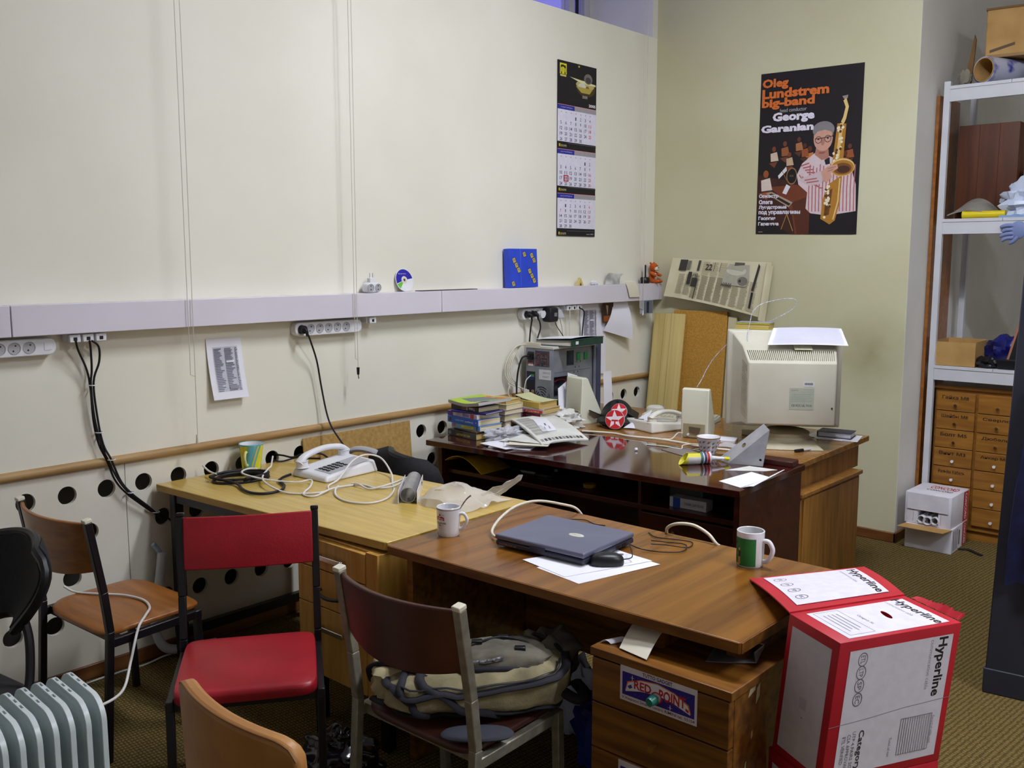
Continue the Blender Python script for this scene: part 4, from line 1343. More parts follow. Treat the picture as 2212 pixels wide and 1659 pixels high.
    for k in range(46):
        v = rnd.random()
        x, y = (.815 - .05 * v + .07 * (rnd.random() - .5), .34 + .26 * v) if k % 2 else (.71 + .05 * (rnd.random() - .5), .70 + .2 * v)
        it.append(E_((236, 226, 196) if k % 3 else (90, 56, 24), x, 1 - y, .013, .009, 8))
    it += [E_(GL, .84, .405, .115, .054), E_(GD, .84, .402, .108, .047), E_((120, 74, 30), .84, .398, .086, .034), E_((70, 40, 20), .85, .393, .06, .022)]
    it += [G(SK, (.64, .615), (.70, .585), (.79, .575), (.80, .60), (.73, .625), (.745, .65), (.70, .685), (.66, .67)), L_(SKD, .006, f(.70, .60), f(.78, .588)), L_(SKD, .006, f(.70, .615), f(.755, .605))]
    # lettering
    it += [TT(O, 'Oleg', .02, .022, .285, .092, .045), TT(O, 'Lundstrem', .02, .085, .685, .145, .045), TT(O, 'big-band', .02, .145, .55, .215, .045), TT((190, 184, 196), 'head conductor', .21, .212, .475, .235, .0),
           TT(Wt, 'George', .135, .235, .555, .305, .05), TT(Wt, 'Garanian', .02, .31, .55, .358, .05)]
    for k, (s_, x1) in enumerate((('Оркестр', .225), ('Олега', .165), ('Лундстрема', .31), ('под управлением', .45), ('Георгия', .20), ('Гараняна', .235))):
        y = .745 + .0355 * k
        it.append(TT(Wt, s_, .022, y, x1, y + .028, .045))
    it.append(Q((170, 160, 160), .025, .012, .07, .016))
    prints(it, t, 'print', o=(0, .0, 0), u=(1, 0, -.018), v=(-.0, 0, 1), w=w, h=h * .985, lift=.0006, step=.00002)
    for (a, b) in ((.01, .97), (.63, .96), (.01, .01), (.62, .01)):
        pass
poster()

# ---- folded newspaper propped on the trunking end against the back wall
t = thing('wall_newspaper', 'yellowed newspaper sheet propped against the back wall above the boards', 'newspaper', (.52, YB - .03, 1.30))
def np_(u, v):
    ax, az = .15 + .715 * u, 1.425 - .125 * u + .015 * math.sin(3 * u)
    bx, bz = .185 + .71 * u, 1.682 - .030 * u
    y = YB - .012 - .05 * (1 - v) - .02 * math.sin(u * PI) * (1 - v) - (.03 * max(0, 1 - u / .12) ** 2)
    return (ax + (bx - ax) * v - t.location.x, y - t.location.y, az + (bz - az) * v - t.location.z)
MB().sheet(np_, 24, 10, .003).build('sheet', NEWSP, t)
rnd = random.Random(11)
it = []
TXT = (160, 152, 124)
def column(x0, x1, y0, y1, lh=.016):
    y = y1 - lh
    while y > y0:
        it.append(Q(TXT, x0, y, x1 - .02 * rnd.random(), y + lh * .5))
        y -= lh
for k in range(10):
    column(.09 + .083 * k, .165 + .083 * k, .06 if k > 1 else .1, .62, .022)
for k in range(3):
    column(.33 + .09 * k, .41 + .09 * k, .62, .95, .022)
it += [Q((60, 56, 50), .08, .70, .16, .97), E_((150, 150, 120), .12, .80, .02, .06), Q((120, 116, 100), .165, .74, .20, .95), Q((70, 66, 60), .275, .72, .30, .97), T((60, 56, 50), '22', .36, .76, .43, .90, .02),
       Q((54, 50, 46), .195, .38, .235, .68), Q((54, 50, 46), .245, .34, .30, .55), T((70, 64, 56), 'Но', .25, .58, .30, .68, .02), Q((40, 38, 36), .30, .05, .308, .52),
       P_((172, 168, 150), (.56, .48), (.57, .80), (.60, .93), (.80, .93), (.82, .66), (.80, .50)), E_((200, 196, 178), .68, .80, .10, .10), Q((90, 86, 80), .65, .86, .75, .97), E_((120, 114, 104), .76, .60, .05, .09), E_((50, 48, 46), .735, .60, .012, .03),
       Q((80, 76, 68), .45, .74, .455, .94), Q((80, 76, 68), .51, .74, .515, .94), T((60, 56, 50), 'НИМИ', .56, .44, .66, .53, .02), P_((50, 46, 44), (.86, .45), (.885, .45), (.905, .92), (.885, .97)), Q((30, 28, 28), .865, .12, .885, .42)]
prints(it, t, 'print', fn=lambda a, b, z: tuple(Vector(np_(a, b)) + Vector((0, -z - .0018, 0))), lift=.0004, step=.00003, sub=8)
def fold(u, v):
    return (.865 + .04 * u - .03 * (1 - v) - t.location.x, YB - .012 - .05 * math.sin(PI * u) - .03 * (1 - v) - t.location.y, 1.30 + .35 * v - .02 * u - t.location.z)
MB().sheet(fold, 8, 8, .002).build('folded_edge', NEWSP, t)

# ---- boards leaning in the corner
def board(name, label, x0, x1, top, material, grooves=(), yb=.13, thick=.02, gap=.012):
    t = thing(name, label, 'board', ((x0 + x1) / 2, YB - yb, 0))
    a = math.atan2(yb - gap, top)
    t.rotation_euler = (-a, 0, 0)
    L = top / math.cos(a)
    b = MB().box(-(x1 - x0) / 2, -thick, 0, (x1 - x0) / 2, 0, L).build('panel', material, t, bevel=.002)
    if grooves:
        gm = MB()
        for g in grooves:
            x = -(x1 - x0) / 2 + g * (x1 - x0)
            gm.box(x - .002, -thick - .01, -.01, x + .002, -thick + .004, L + .01)
        cut(b, gm)
    return t
board('pale_plank', 'pale grooved plank leaning in the corner behind the oak desk', .065, .305, 1.305, PLANK, (.36, .58), yb=.22, gap=.05)
board('chipboard_sheet', 'ochre chipboard sheet leaning on the back wall beside the pale plank', .20, .605, 1.33, CHIP, (), yb=.14, gap=.016)
board('paint_white_board', 'narrow pale edge board standing behind the monitor', .612, .67, 1.30, mat('pale_board', S(206, 196, 160), rough=.7), (), yb=.10)

# ---- hardboard behind the yellow desk, leaning on the wall
t = thing('hardboard_sheet', 'thin brown hardboard strip leaning on the vent panels behind the telephones', 'board', (.035, 2.985, .45))
t.rotation_euler = (0, R(-4), 0)
MB().box(0, -.34, 0, .006, .34, .385).build('sheet', HARDB, t, bevel=.001)
tag(box(.01, 2.66, 0, .16, 3.3, .4492).build('cardboard_carton', CARDB, bevel=.004), 'plain carton under the brown hardboard strip', 'carton')

# ================================================================== on the yellow desk
ZD = .7502
def mug(t, r0, r1, h, body=CERAM, wall=.004, foot=.92, flare=0.0, n=40):
    """body of a mug: r0 at the foot, r1 at the rim"""
    def rad(q):
        return r0 + (r1 - r0) * (q ** (1 + flare))
    prof = [(0, .002), (r0 * foot - .006, .002), (r0 * foot, 0)]
    prof += [(rad(q), .006 + (h - .006) * q) for q in [k / 8 for k in range(9)]]
    prof += [(rad(1) - wall * .5, h + .0015), (rad(1) - wall, h)]
    prof += [(rad(q) - wall, .008 + (h - .008) * q) for q in [k / 8 for k in range(7, -1, -1)]] + [(0, .007)]
    MB().lathe(prof, n).build('body', body, t, ang=50)
    return rad

def handle(t, ang, r, z0, z1, out=.03, th=.006, material=CERAM, flat=1.0, r_top=None):
    c, s_ = math.cos(ang), math.sin(ang)
    rt = r if r_top is None else r_top
    pts = [(rt - .004, z1), (rt + out * .55, z1 + .002), (rt * .5 + r * .5 + out, (z1 * .68 + z0 * .32)), (r + out * .8, z0 * .7 + z1 * .3), (r + out * .35, z0 + .002), (r - .004, z0)]
    MB().tube(smooth([(a * c, a * s_, z) for a, z in pts], 5), th, 10, flat=1.0).build('handle', material, t, ang=60)

def wrap(rad, h, a0, sweep, h0=.0):
    def f(x, y, z):
        a = a0 + sweep * x
        r = rad(max(0, min(1, (y + h0) / h))) + .0008 + z
        return (r * math.cos(a), r * math.sin(a), y + h0)
    return f

t = thing('striped_cup', 'flared cup with diagonal yellow and blue stripes on the yellow desk', 'cup', (.085, 2.318, ZD))
TEAL = mat('teal_glaze', S(96, 172, 190), S(118, 196, 206), rough=.12, scale=9, coat=.4)
rad = mug(t, .041, .054, .118, TEAL, flare=.9)
MB().lathe([(rad(1) - .0046, .1178), (rad(.7) - .0046, .085), (rad(.3) - .0046, .04), (.035, .0095), (0, .0092)], 40, cap=False).build('inside', CERAM, t)
it = []
for k in range(3):
    x = .05 + .34 * k
    it += [P_((222, 216, 60), (x, .06), (x + .13, .06), (x + .25, .96), (x + .12, .96)), P_((160, 190, 80), (x + .13, .06), (x + .16, .06), (x + .28, .96), (x + .25, .96)), P_((210, 200, 90), (x - .06, .06), (x - .03, .06), (x + .09, .96), (x + .06, .96))]
prints(it, t, 'glaze_stripe', fn=lambda x, y, z: wrap(rad, .118, R(-150), R(330))(x, y * .118, z), lift=.0003)
handle(t, R(-58), .044, .028, .085, .022, .006, mat('pale_yellow_glaze', S(226, 226, 150), rough=.15))

# ---- telephone with handset
def telephone(name, label, loc, rz, L=.30, W=.215, body=WPLAST, hand=WPLAST, lcd=False):
    """local: handset lies along y at -x side, keypad at +x side"""
    t = thing(name, label, 'telephone', loc, rz)
    hb = .055
    m = MB()
    m.hexa([(-W / 2, -L / 2, 0), (W / 2, -L / 2, 0), (W / 2, L / 2, 0), (-W / 2, L / 2, 0)], [(-W / 2 + .008, -L / 2 + .01, hb * .62), (W / 2 - .01, -L / 2 + .012, hb * .45), (W / 2 - .012, L / 2 - .012, hb), (-W / 2 + .01, L / 2 - .01, hb * 1.12)])
    m.build('body', body, t, bevel=.010, seg=3)
    # keypad plate and keys
    def top(x, y):
        a = (y + L / 2) / L
        b_ = (x + W / 2) / W
        z0 = hb * (.62 + (.45 - .62) * b_)
        z1 = hb * (1.12 + (1.0 - 1.12) * b_)
        return z0 + (z1 - z0) * a
    pl_ = MB()
    x0, x1, y0, y1 = -.012, W / 2 - .022, -L / 2 + .045, L / 2 - .03
    pl_.hexa([(x0, y0, top(x0, y0) - .004), (x1, y0, top(x1, y0) - .004), (x1, y1, top(x1, y1) - .004), (x0, y1, top(x0, y1) - .004)], [(x0, y0, top(x0, y0) + .0015), (x1, y0, top(x1, y0) + .0015), (x1, y1, top(x1, y1) + .0015), (x0, y1, top(x0, y1) + .0015)])
    kp = pl_.build('keypad_plate', GPLAST if not lcd else body, t, bevel=.001)
    for i in range(3):
        for j in range(5):
            kx, ky = x0 + .018 + .024 * i, y0 + .02 + .024 * j
            MB().box(kx - .0085, ky - .007, top(kx, ky), kx + .0085, ky + .007, top(kx, ky) + .005).build('key', BPLAST if not lcd else GPLAST, kp, bevel=.0015)
    if lcd:
        MB().box(.0, L / 2 - .05, top(0, L / 2 - .04) - .003, .06, L / 2 - .028, top(0, L / 2 - .04) + .004).build('display', BPLAST, t)
    # handset: arch with ear and mouth pieces
    hx = -W / 2 + .042
    zz = hb * .78
    h = MB()
    pts = smooth([(hx, -L / 2 + .012, zz + .014), (hx, -L / 2 + .05, zz + .043), (hx, 0, zz + .062), (hx, L / 2 - .06, zz + .054), (hx, L / 2 - .022, zz + .03)], 6)
    h.tube(pts, [.023 - .006 * math.sin(PI * k / (len(pts) - 1)) for k in range(len(pts))], 14, flat=.72)
    hs = h.build('handset', hand, t, ang=60)
    for yy, q in ((-L / 2 + .03, .002), (L / 2 - .036, .016)):
        MB().cyl((hx, yy, zz - .006 + q), (hx, yy, zz + .022 + q), .026, .024, 20).build('earpiece', hand, hs, bevel=.004)
    return t
telephone('desk_telephone', 'white desk telephone with black keys beside the striped cup', (.425, 2.515, ZD), R(3), L=.30, W=.23)

# coiled black cords
def coil(name, label, pts, r=.009, amp=.0, group=None):
    return cable(name, label, pts, r, BRUBBER, n=8)
def loop(cx, cy, rx, ry, z, a0, a1, n=14, rot=0.0, dz=.0):
    out = []
    for k in range(n + 1):
        a = a0 + (a1 - a0) * k / n
        x, y = rx * math.cos(a), ry * math.sin(a)
        out.append((cx + x * math.cos(rot) - y * math.sin(rot), cy + x * math.sin(rot) + y * math.cos(rot), z + dz * math.sin(a * 2.3)))
    return out
cp = loop(.225, 2.175, .075, .115, ZD + .006, 0, 2 * PI, rot=R(-20), dz=.001) + loop(.23, 2.18, .068, .105, ZD + .016, 0, 2 * PI, rot=R(-26), dz=.002) + loop(.225, 2.17, .08, .12, ZD + .023, 0, 1.4 * PI, rot=R(-14), dz=.002) + \
     [(.30, 2.10, ZD + .012), (.40, 2.07, ZD + .008), (.48, 2.06, ZD + .008), (.53, 2.09, ZD + .008), (.53, 2.16, ZD + .008), (.47, 2.22, ZD + .008), (.39, 2.25, ZD + .008), (.345, 2.30, ZD + .008), (.33, 2.35, ZD + .010)]
o = MB().tube(smooth(cp, 10), .0058, 8).build('handset_cord', BRUBBER, ang=60)
tag(o, 'coiled black handset cord looped beside the telephone', 'cord')
cable('black_lead', 'black lead crossing from the vent hole to behind the telephone', [(-.04, 2.50, .775), (.03, 2.52, .775), (.08, 2.54, .77), (.11, 2.58, .785), (.13, 2.66, .775), (.16, 2.68, .757), (.22, 2.685, .7545)], .0045, BRUBBER)
cable('black_lead', 'second black lead lying next to the vent hole lead', [(-.04, 2.49, .765), (.04, 2.47, .76), (.06, 2.50, .7555), (.085, 2.56, .7665), (.1, 2.62, .7555), (.14, 2.65, .7555)], .0042, BRUBBER)
WCABLE = mat('white_cable_sheath', S(226, 224, 220), rough=.4)
cable('network_cable', 'white network cable looping over the yellow desk around the telephone',
      [(.05, 2.10, ZD + .05), (.09, 2.105, ZD + .03), (.155, 2.10, ZD + .027)], .004, WCABLE)
cable('network_cable', 'long white network cable tangled in front of the telephone',
      [(.15, 2.385, ZD + .06), (.17, 2.36, ZD + .02), (.24, 2.30, ZD + .03), (.33, 2.21, ZD + .022), (.46, 2.15, ZD + .022), (.575, 2.16, ZD + .005), (.655, 2.225, ZD + .005), (.665, 2.29, ZD + .005), (.60, 2.345, ZD + .005), (.585, 2.41, ZD + .02), (.56, 2.50, ZD + .075), (.53, 2.60, ZD + .085), (.56, 2.66, ZD + .065), (.66, 2.63, ZD + .02), (.76, 2.55, ZD + .005),
       (.86, 2.47, ZD + .005), (.94, 2.36, ZD + .005), (.94, 2.27, ZD + .005), (.86, 2.235, ZD + .005), (.76, 2.26, ZD + .005), (.69, 2.31, ZD + .012), (.665, 2.345, ZD + .014)], .004, WCABLE)
cable('network_cable', 'white network cable running from the coiled cord to the metal tube',
      [(.22, 2.26, ZD + .034), (.20, 2.22, ZD + .036), (.26, 2.16, ZD + .036), (.36, 2.20, ZD + .02), (.47, 2.27, ZD + .012), (.50, 2.33, ZD + .016), (.58, 2.27, ZD + .014), (.64, 2.19, ZD + .005), (.70, 2.20, ZD + .005), (.68, 2.30, ZD + .014), (.66, 2.40, ZD + .005), (.69, 2.45, ZD + .005), (.78, 2.45, ZD + .005), (.83, 2.50, ZD + .012), (.83, 2.56, ZD + .03)], .004, WCABLE)
cable('network_cable', 'white network cable lying between the telephone and the metal tube',
      [(.645, 2.43, ZD + .005), (.70, 2.42, ZD + .014), (.765, 2.42, ZD + .005), (.80, 2.47, ZD + .014), (.815, 2.54, ZD + .025), (.835, 2.575, ZD + .04)], .004, WCABLE)

t = thing('metal_tube', 'short aluminium tube with two side plates lying on the yellow desk', 'tube', (.94, 2.492, ZD), math.atan2(-.23, .21))
t.rotation_euler = (0, 0, R(-47.5) + PI)
def pipe(m, p, q, r, w, n=28):
    p, q = Vector(p), Vector(q)
    d = (q - p).normalized()
    a = d.orthogonal().normalized()
    b_ = d.cross(a)
    vs = []
    for (c, rr) in ((p, r), (q, r), (q, r - w), (p, r - w)):
        vs += [c + (a * math.cos(2 * PI * k / n) + b_ * math.sin(2 * PI * k / n)) * rr for k in range(n)]
    fs = []
    for i in range(4):
        for k in range(n):
            l = (k + 1) % n
            fs.append((i * n + k, i * n + l, ((i + 1) % 4) * n + l, ((i + 1) % 4) * n + k))
    m.add(vs, fs)
    return m
pipe(MB(), (-.145, 0, .031), (.13, 0, .031), .030, .002).build('tube', ALU, t)
for sy in (-.036, .036):
    MB().box(-.16, sy - .001, .001, .12, sy + .001, .05).build('side_plate', WPLAST, t)
    MB().cyl((.03, sy - .006, .035), (.03, sy + .006, .035), .008, .008, 12).build('bolt', CHROME, t)
def film(u, v):
    # crumpled clear bag: flat tail on the left swelling to a body on the right
    x = 1.01 + .30 * u + .05 * (v - .5) * (1 - u)
    y = 2.44 + .10 * u + (v - .5) * (.06 + .26 * u)
    hgt = .075 * math.sin(PI * min(1, max(0, (u - .12) / .88))) * math.sin(PI * v) ** .6
    nz_ = noise.noise(Vector((u * 5, v * 6, 2.2))) * .028 * (.25 + u)
    return (x + .02 * noise.noise(Vector((u * 6, v * 5, 7))), y + .02 * noise.noise(Vector((u * 6, v * 5, 9))), ZD + .003 + max(0, hgt + nz_ * math.sin(PI * v)))
t = thing('plastic_bag', 'crumpled clear plastic bag lying beside the metal tube', 'bag', (1.15, 2.5, ZD))
WB(t).sheet(film, 26, 16, .0012).build('film', PFILM, t, ang=20)
def film2(u, v):
    return (1.27 + .045 * u + .01 * v, 2.60 + .125 * u - .07 * v * (1 - u), ZD + .004 + .07 * u + .045 * v * (1 - .5 * u) + .01 * noise.noise(Vector((u * 5, v * 5, 1))))
WB(t).sheet(film2, 10, 8, .0012).build('film_corner', PFILM, t, ang=20)

# grey arch: the arm of the office chair behind the telephone
oc = [o for o in COL.objects if o.name.startswith('office_chair')][0]
m = MB()
m.T = Matrix.Rotation(-oc.rotation_euler.z, 4, 'Z') @ Matrix.Translation(-oc.location)
m.tube(smooth([(.21, 2.91, .45), (.13, 2.87, .60), (.105, 2.83, .71), (.125, 2.835, .758), (.18, 2.855, .775), (.26, 2.88, .765), (.32, 2.90, .73), (.33, 2.905, .55)], 6), .019, 10, flat=.7).build('armrest', GPLAST, oc)

# ================================================================== on the walnut desk
t = thing('tea_mug', 'white mug with red and black tea label and a spoon inside', 'mug', (1.452, 2.196, ZD))
rad = mug(t, .038, .041, .098)
pr = [P_((176, 36, 40), (.06, .58), (.16, .62), (.30, .60), (.44, .62), (.56, .58), (.55, .70), (.44, .73), (.30, .71), (.16, .73), (.08, .70)), T((236, 226, 226), 'Lipton', .12, .61, .50, .69, .03), E_((150, 40, 44), .30, .78, .05, .035, 14), T((120, 116, 120), 'EXPRESS', .40, .77, .58, .80, 0),
      T((30, 26, 28), 'YELLOW LABEL', .06, .47, .66, .535, .02), T((30, 26, 28), 'TEA', .18, .385, .36, .45, .02), T((120, 116, 120), 'QUALITY', .40, .395, .56, .43, 0), T((190, 50, 60), 'No. 1', .18, .30, .40, .36, .01), L_((60, 56, 60), .01, (0, .955), (1, .955))]
pr = pr[:-1]
prints(pr, t, 'print', fn=lambda x, y, z: wrap(rad, .098, R(-118), R(95))(x, y * .098, z), lift=.0003)
MB().lathe([(rad(.95) + .0005, .0925), (rad(.96) + .0005, .0942)], 40, cap=False).build('rim_line', ink(120, 90, 70), t)
handle(t, R(28), .039, .024, .074, .026, .006)
sp = thing('teaspoon', 'steel teaspoon standing in the white tea mug', 'spoon', (1.452, 2.196, ZD))
WB(sp).tube(smooth([(1.430, 2.215, ZD + .018), (1.466, 2.222, ZD + .07), (1.492, 2.238, ZD + .118), (1.506, 2.25, ZD + .135)], 4), [.004] * 4 + [.0025] * 5 + [.003] * 4, 8).build('handle', CHROME, sp)
WB(sp).blob((1.428, 2.213, ZD + .016), (.012, .010, .004), nu=14, nv=8).build('bowl', CHROME, sp)

# laptop
t = thing('laptop', 'closed grey-blue laptop with a silver oval badge on its lid', 'laptop', (1.825, 2.36, ZD), R(3.5))
LID = mat('laptop_lid', S(112, 114, 134), S(104, 106, 126), rough=.4, metal=.2)
LBASE = mat('laptop_base', S(52, 52, 70), rough=.45)
MB().box(-.172, -.148, .004, .172, .148, .022).build('base', LBASE, t, bevel=.006, seg=3)
lid = MB().box(-.174, -.150, .0235, .174, .146, .041).build('lid', LID, t, bevel=.006, seg=3)
MB().lathe([(.0, .0012), (.026, .0012), (.028, 0)], 28).build('badge', ink(206, 206, 190), lid, loc=(.045, -.0, .041)).scale = (1.0, .55, 1)
prints([T((90, 90, 96), 'Laptop', -.017, -.003, .017, .004)], lid, 'badge_print', o=(.045, 0, .0424), u=(1, 0, 0), v=(0, 1, 0), lift=.0002)
MB().box(-.03, -.1515, .018, .03, -.149, .03).build('latch', LBASE, t, bevel=.001)
prints([T((190, 150, 140), 'NOTEBOOK 2K', 0, 0, .07, .006)], t, 'print', o=(-.155, -.1482, .009), lift=.0004)
for x in (-.15, .15):
    for y in (-.12, .12):
        MB().cyl((x, y, 0), (x, y, .006), .008, .008, 12).build('foot', BRUBBER, t)
for y in (.05, .085):
    MB().box(.1715, y - .012, .008, .1735, y + .012, .018).build('port', BPLAST, t)
for (lb, pts, zz) in (('white print-out under the mouse with a second sheet below it', [(1.90, 2.128), (2.085, 2.098), (2.165, 2.40), (1.985, 2.43)], .0004), ('white sheet fanned out in front of the laptop', [(1.82, 2.155), (2.02, 2.115), (2.13, 2.41), (1.93, 2.44)], .0016)):
    pa, pb, pc, pd = [Vector((*p, ZD + zz)) for p in pts]
    o = MB().sheet(lambda u, v: tuple((pa * (1 - u) + pb * u) * (1 - v) + (pd * (1 - u) + pc * u) * v + Vector((0, 0, .004 * max(0, u - .7) * v))), 6, 6, .0007).build('paper_sheet', PAPER)
    tag(o, lb, 'paper')
    L_PAPER = o
# the laptop stands on the sheets: raise it by the paper thickness
t.location.z = ZD + .0026
m2 = thing('computer_mouse', 'black computer mouse on the white papers', 'mouse', (2.045, 2.29, ZD + .003), R(-48))
MB().blob((0, 0, .010), (.031, .052, .026), e=.75, nu=28, nv=14, floor=0).build('shell', BPLAST, m2)
MB().box(-.0008, .012, .028, .0008, .05, .0335).build('button_gap', GPLAST, m2)
cable('mouse_cord', 'thin black mouse cord running back beside the laptop', [(2.075, 2.333, ZD + .014), (2.09, 2.36, ZD + .02), (2.05, 2.40, ZD + .045), (2.035, 2.43, ZD + .03), (2.04, 2.48, ZD + .006), (2.10, 2.50, ZD + .004), (2.15, 2.55, ZD + .004), (2.12, 2.62, ZD + .004), (2.05, 2.60, ZD + .004), (2.04, 2.54, ZD + .02)], .0018, BRUBBER)
cable('thin_black_cord', 'thin black cord lying loose behind the laptop', [(2.045, 2.53, ZD + .012), (2.09, 2.56, ZD + .01), (2.14, 2.60, ZD + .003), (2.12, 2.66, ZD + .003), (2.06, 2.65, ZD + .003), (2.0, 2.63, ZD + .003), (1.95, 2.66, ZD + .003)], .0018, BRUBBER)
cable('thin_black_cord', 'short black cord behind the left half of the laptop', [(1.64, 2.60, ZD + .003), (1.69, 2.64, ZD + .003), (1.75, 2.62, ZD + .003), (1.79, 2.63, ZD + .003)], .0018, BRUBBER)
IVC = mat('ivory_cable', S(222, 216, 198), rough=.4)
cable('ivory_cable', 'thick ivory cable arching out from the left of the laptop over the desk edge', [(1.652, 2.245, ZD + .016), (1.60, 2.26, ZD + .012), (1.56, 2.30, ZD + .02), (1.53, 2.38, ZD + .04), (1.52, 2.47, ZD + .058), (1.53, 2.57, ZD + .058), (1.57, 2.66, ZD + .035), (1.60, 2.715, ZD + .01), (1.62, 2.74, ZD - .05), (1.63, 2.75, ZD - .16)], .005, IVC)
cable('ivory_cable', 'thick ivory cable arching behind the right of the laptop', [(1.98, 2.735, ZD - .12), (1.985, 2.72, ZD - .02), (2.0, 2.70, ZD + .02), (2.045, 2.69, ZD + .045), (2.10, 2.70, ZD + .048), (2.155, 2.70, ZD + .03), (2.19, 2.695, ZD + .004), (2.20, 2.735, ZD - .03), (2.2, 2.74, ZD - .12)], .0055, IVC)
t = thing('green_mug', 'white mug with a green picture of a figure under palms', 'mug', (2.368, 2.586, ZD))
rad = mug(t, .041, .042, .108)
gr = [Q((36, 118, 52), .0, .05, 1, .84), P_((72, 146, 140), (0, .70), (.35, .66), (.8, .72), (1, .8), (1, .84), (0, .84)), P_((60, 150, 60), (.30, .30), (.55, .42), (.9, .40), (.95, .34), (.55, .34)), P_((58, 146, 66), (.5, .10), (.8, .25), (1, .28), (1, .2), (.7, .10)),
      P_((24, 70, 34), (.2, .72), (.4, .60), (.62, .64), (.5, .70), (.9, .66), (.98, .78), (.7, .72)), L_((40, 40, 24), .03, (.10, .1), (.12, .5), (.06, .80)), P_((20, 44, 26), (0, .62), (.1, .8), (.18, .7), (.12, .66)), Q((200, 170, 70), .0, .05, .3, .10),
      P_((34, 30, 40), (.22, .30), (.34, .30), (.36, .44), (.30, .48), (.22, .44)), P_((206, 160, 100), (.24, .10), (.28, .10), (.28, .30), (.24, .30)), P_((206, 160, 100), (.30, .10), (.34, .10), (.33, .30), (.29, .30)), E_((210, 150, 90), .29, .52, .035, .04, 12), P_((206, 160, 100), (.20, .44), (.23, .45), (.21, .33), (.18, .34))]
prints(gr, t, 'print', fn=lambda x, y, z: wrap(rad, .108, R(-140), R(100))(x, y * .108, z), lift=.0003)
handle(t, R(2), .042, .018, .080, .030, .0075)
MB().lathe([(0, .0092), (.0355, .0092)], 30).build('coffee_dregs', mat('coffee_stain', S(176, 150, 116), S(226, 222, 214), rough=.3, scale=40), t)

# papers stuffed between the walnut top and its pedestal
def roll(u, v):
    a = 2.6 * v
    return (2.30 + .10 * u + .015 * math.sin(a), 2.10 - .10 * math.sin(a * .6) - .02 * u, .662 + .048 * abs(math.cos(a * .62)) ** 1)
def roll2(u, v):
    return (2.29 + .095 * u + .03 * v, 2.14 - .17 * v - .015 * u * v, .6625 + .052 * (1 - v ** 2.2) + .002)
tag(MB().sheet(roll2, 10, 12, .0012).build('curled_poster', mat('cream_sheet', S(226, 220, 200), rough=.7)), 'cream sheet with red underside curling out above the pedestal', 'paper')
tag(MB().sheet(lambda u, v: (2.285 + .07 * u + .02 * v, 2.12 - .12 * v, .6612 + .026 * (1 - v ** 2)), 6, 8, .0012).build('red_sheet', ink(176, 24, 40)), 'red sheet rolled inside the cream sheet above the pedestal', 'paper')
tag(MB().sheet(lambda u, v: (2.255 + .03 * u + .02 * v, 1.97 + .05 * v + .01 * u, .661 + .010 * math.sin(3 * u)), 6, 4, .001).build('paper_scrap', PAPER), 'small white paper scrap on the pedestal beside the curled sheet', 'paper')
def wavy(u, v):
    pts = [(2.53, 2.05, .6625), (2.58, 2.085, .6625), (2.634, 2.12, .667), (2.622, 2.135, .685), (2.64, 2.15, .706), (2.60, 2.14, .712), (2.56, 2.14, .712)]
    k = u * (len(pts) - 1)
    i = min(int(k), len(pts) - 2)
    p = Vector(pts[i]).lerp(Vector(pts[i + 1]), k - i)
    return (p.x - .03 * v, p.y + .10 * v, p.z)
MAGC = mat('grey_magazine', S(150, 150, 150), S(90, 90, 92), rough=.35, scale=12)
tag(MB().sheet(wavy, 24, 4, .003).build('bent_magazine', MAGC, ang=60), 'grey magazine bent double in the gap above the pedestal', 'magazine')

# ================================================================== on the mahogany and oak desks
def book(label, loc, rz, w, d, h, cover, pages=PAGES, items=None, group='books stacked on the mahogany desk', cov=.0022, name='book'):
    """local: spine along x on the -y side, pages towards +y; origin at the middle of the underside"""
    t = thing(name, label, 'book', loc, rz, group)
    MB().box(-w / 2 + .004, -d / 2 + .003, cov, w / 2 - .004, d / 2 - .005, h - cov).build('pages', pages, t)
    MB().box(-w / 2, -d / 2, 0, w / 2, d / 2, cov).build('back_cover', cover, t, bevel=.0008)
    MB().box(-w / 2, -d / 2, h - cov, w / 2, d / 2, h).build('front_cover', cover, t, bevel=.0008)
    s_ = MB().box(-w / 2, -d / 2 - .003, 0, w / 2, -d / 2 + .002, h).build('spine', cover, t, bevel=.002)
    if items:
        prints(items, s_, 'lettering', o=(-w / 2, -d / 2 - .003, 0), w=w, h=h, lift=.0004)
    return t
CV = lambda n, r, g, b, rough=.4: mat('cover_' + n, S(r, g, b), rough=rough, scale=6)
z = ZD
SX, SY = .255, 3.56
def st1(label, dx, dy, rz, w, d, h, cov, pages=PAGES, items=None):
    global z
    book(label, (SX + dx, SY + dy, z), R(rz), w, d, h, cov, pages, items)
    z += h + .0003
UP = lambda col, s_, a, b, y0=.3, y1=.72: T(col, s_, b, y1, a, y0, .02)      # lettering that reads upside down
st1('black and grey computer handbook with yellow spine lettering at the bottom of its stack', .0, .0, -6, .23, .165, .034, CV('black', 44, 42, 46), PAGESY, [Q((90, 92, 96), .55, .05, 1, .95), UP((222, 200, 50), 'MICROSOFT', .30, .80, .25, .62), E_((120, 130, 120), .08, .5, .05, .3)])
st1('thin yellowed paperback without spine print lying on the black handbook', .01, .012, -10, .20, .15, .010, CV('ochre', 150, 122, 62), PAGESY)
st1('pale blue hardback with a yellow spine panel in the tall stack', .012, .012, -2, .215, .165, .027, CV('paleblue', 128, 176, 226), PAGES, [Q((226, 214, 80), .36, .22, .78, .72), T((120, 110, 40), 'учебник', .42, .32, .72, .62, 0), E_((200, 110, 70), .10, .55, .05, .28), Q((70, 90, 170), .88, .1, .92, .9)])
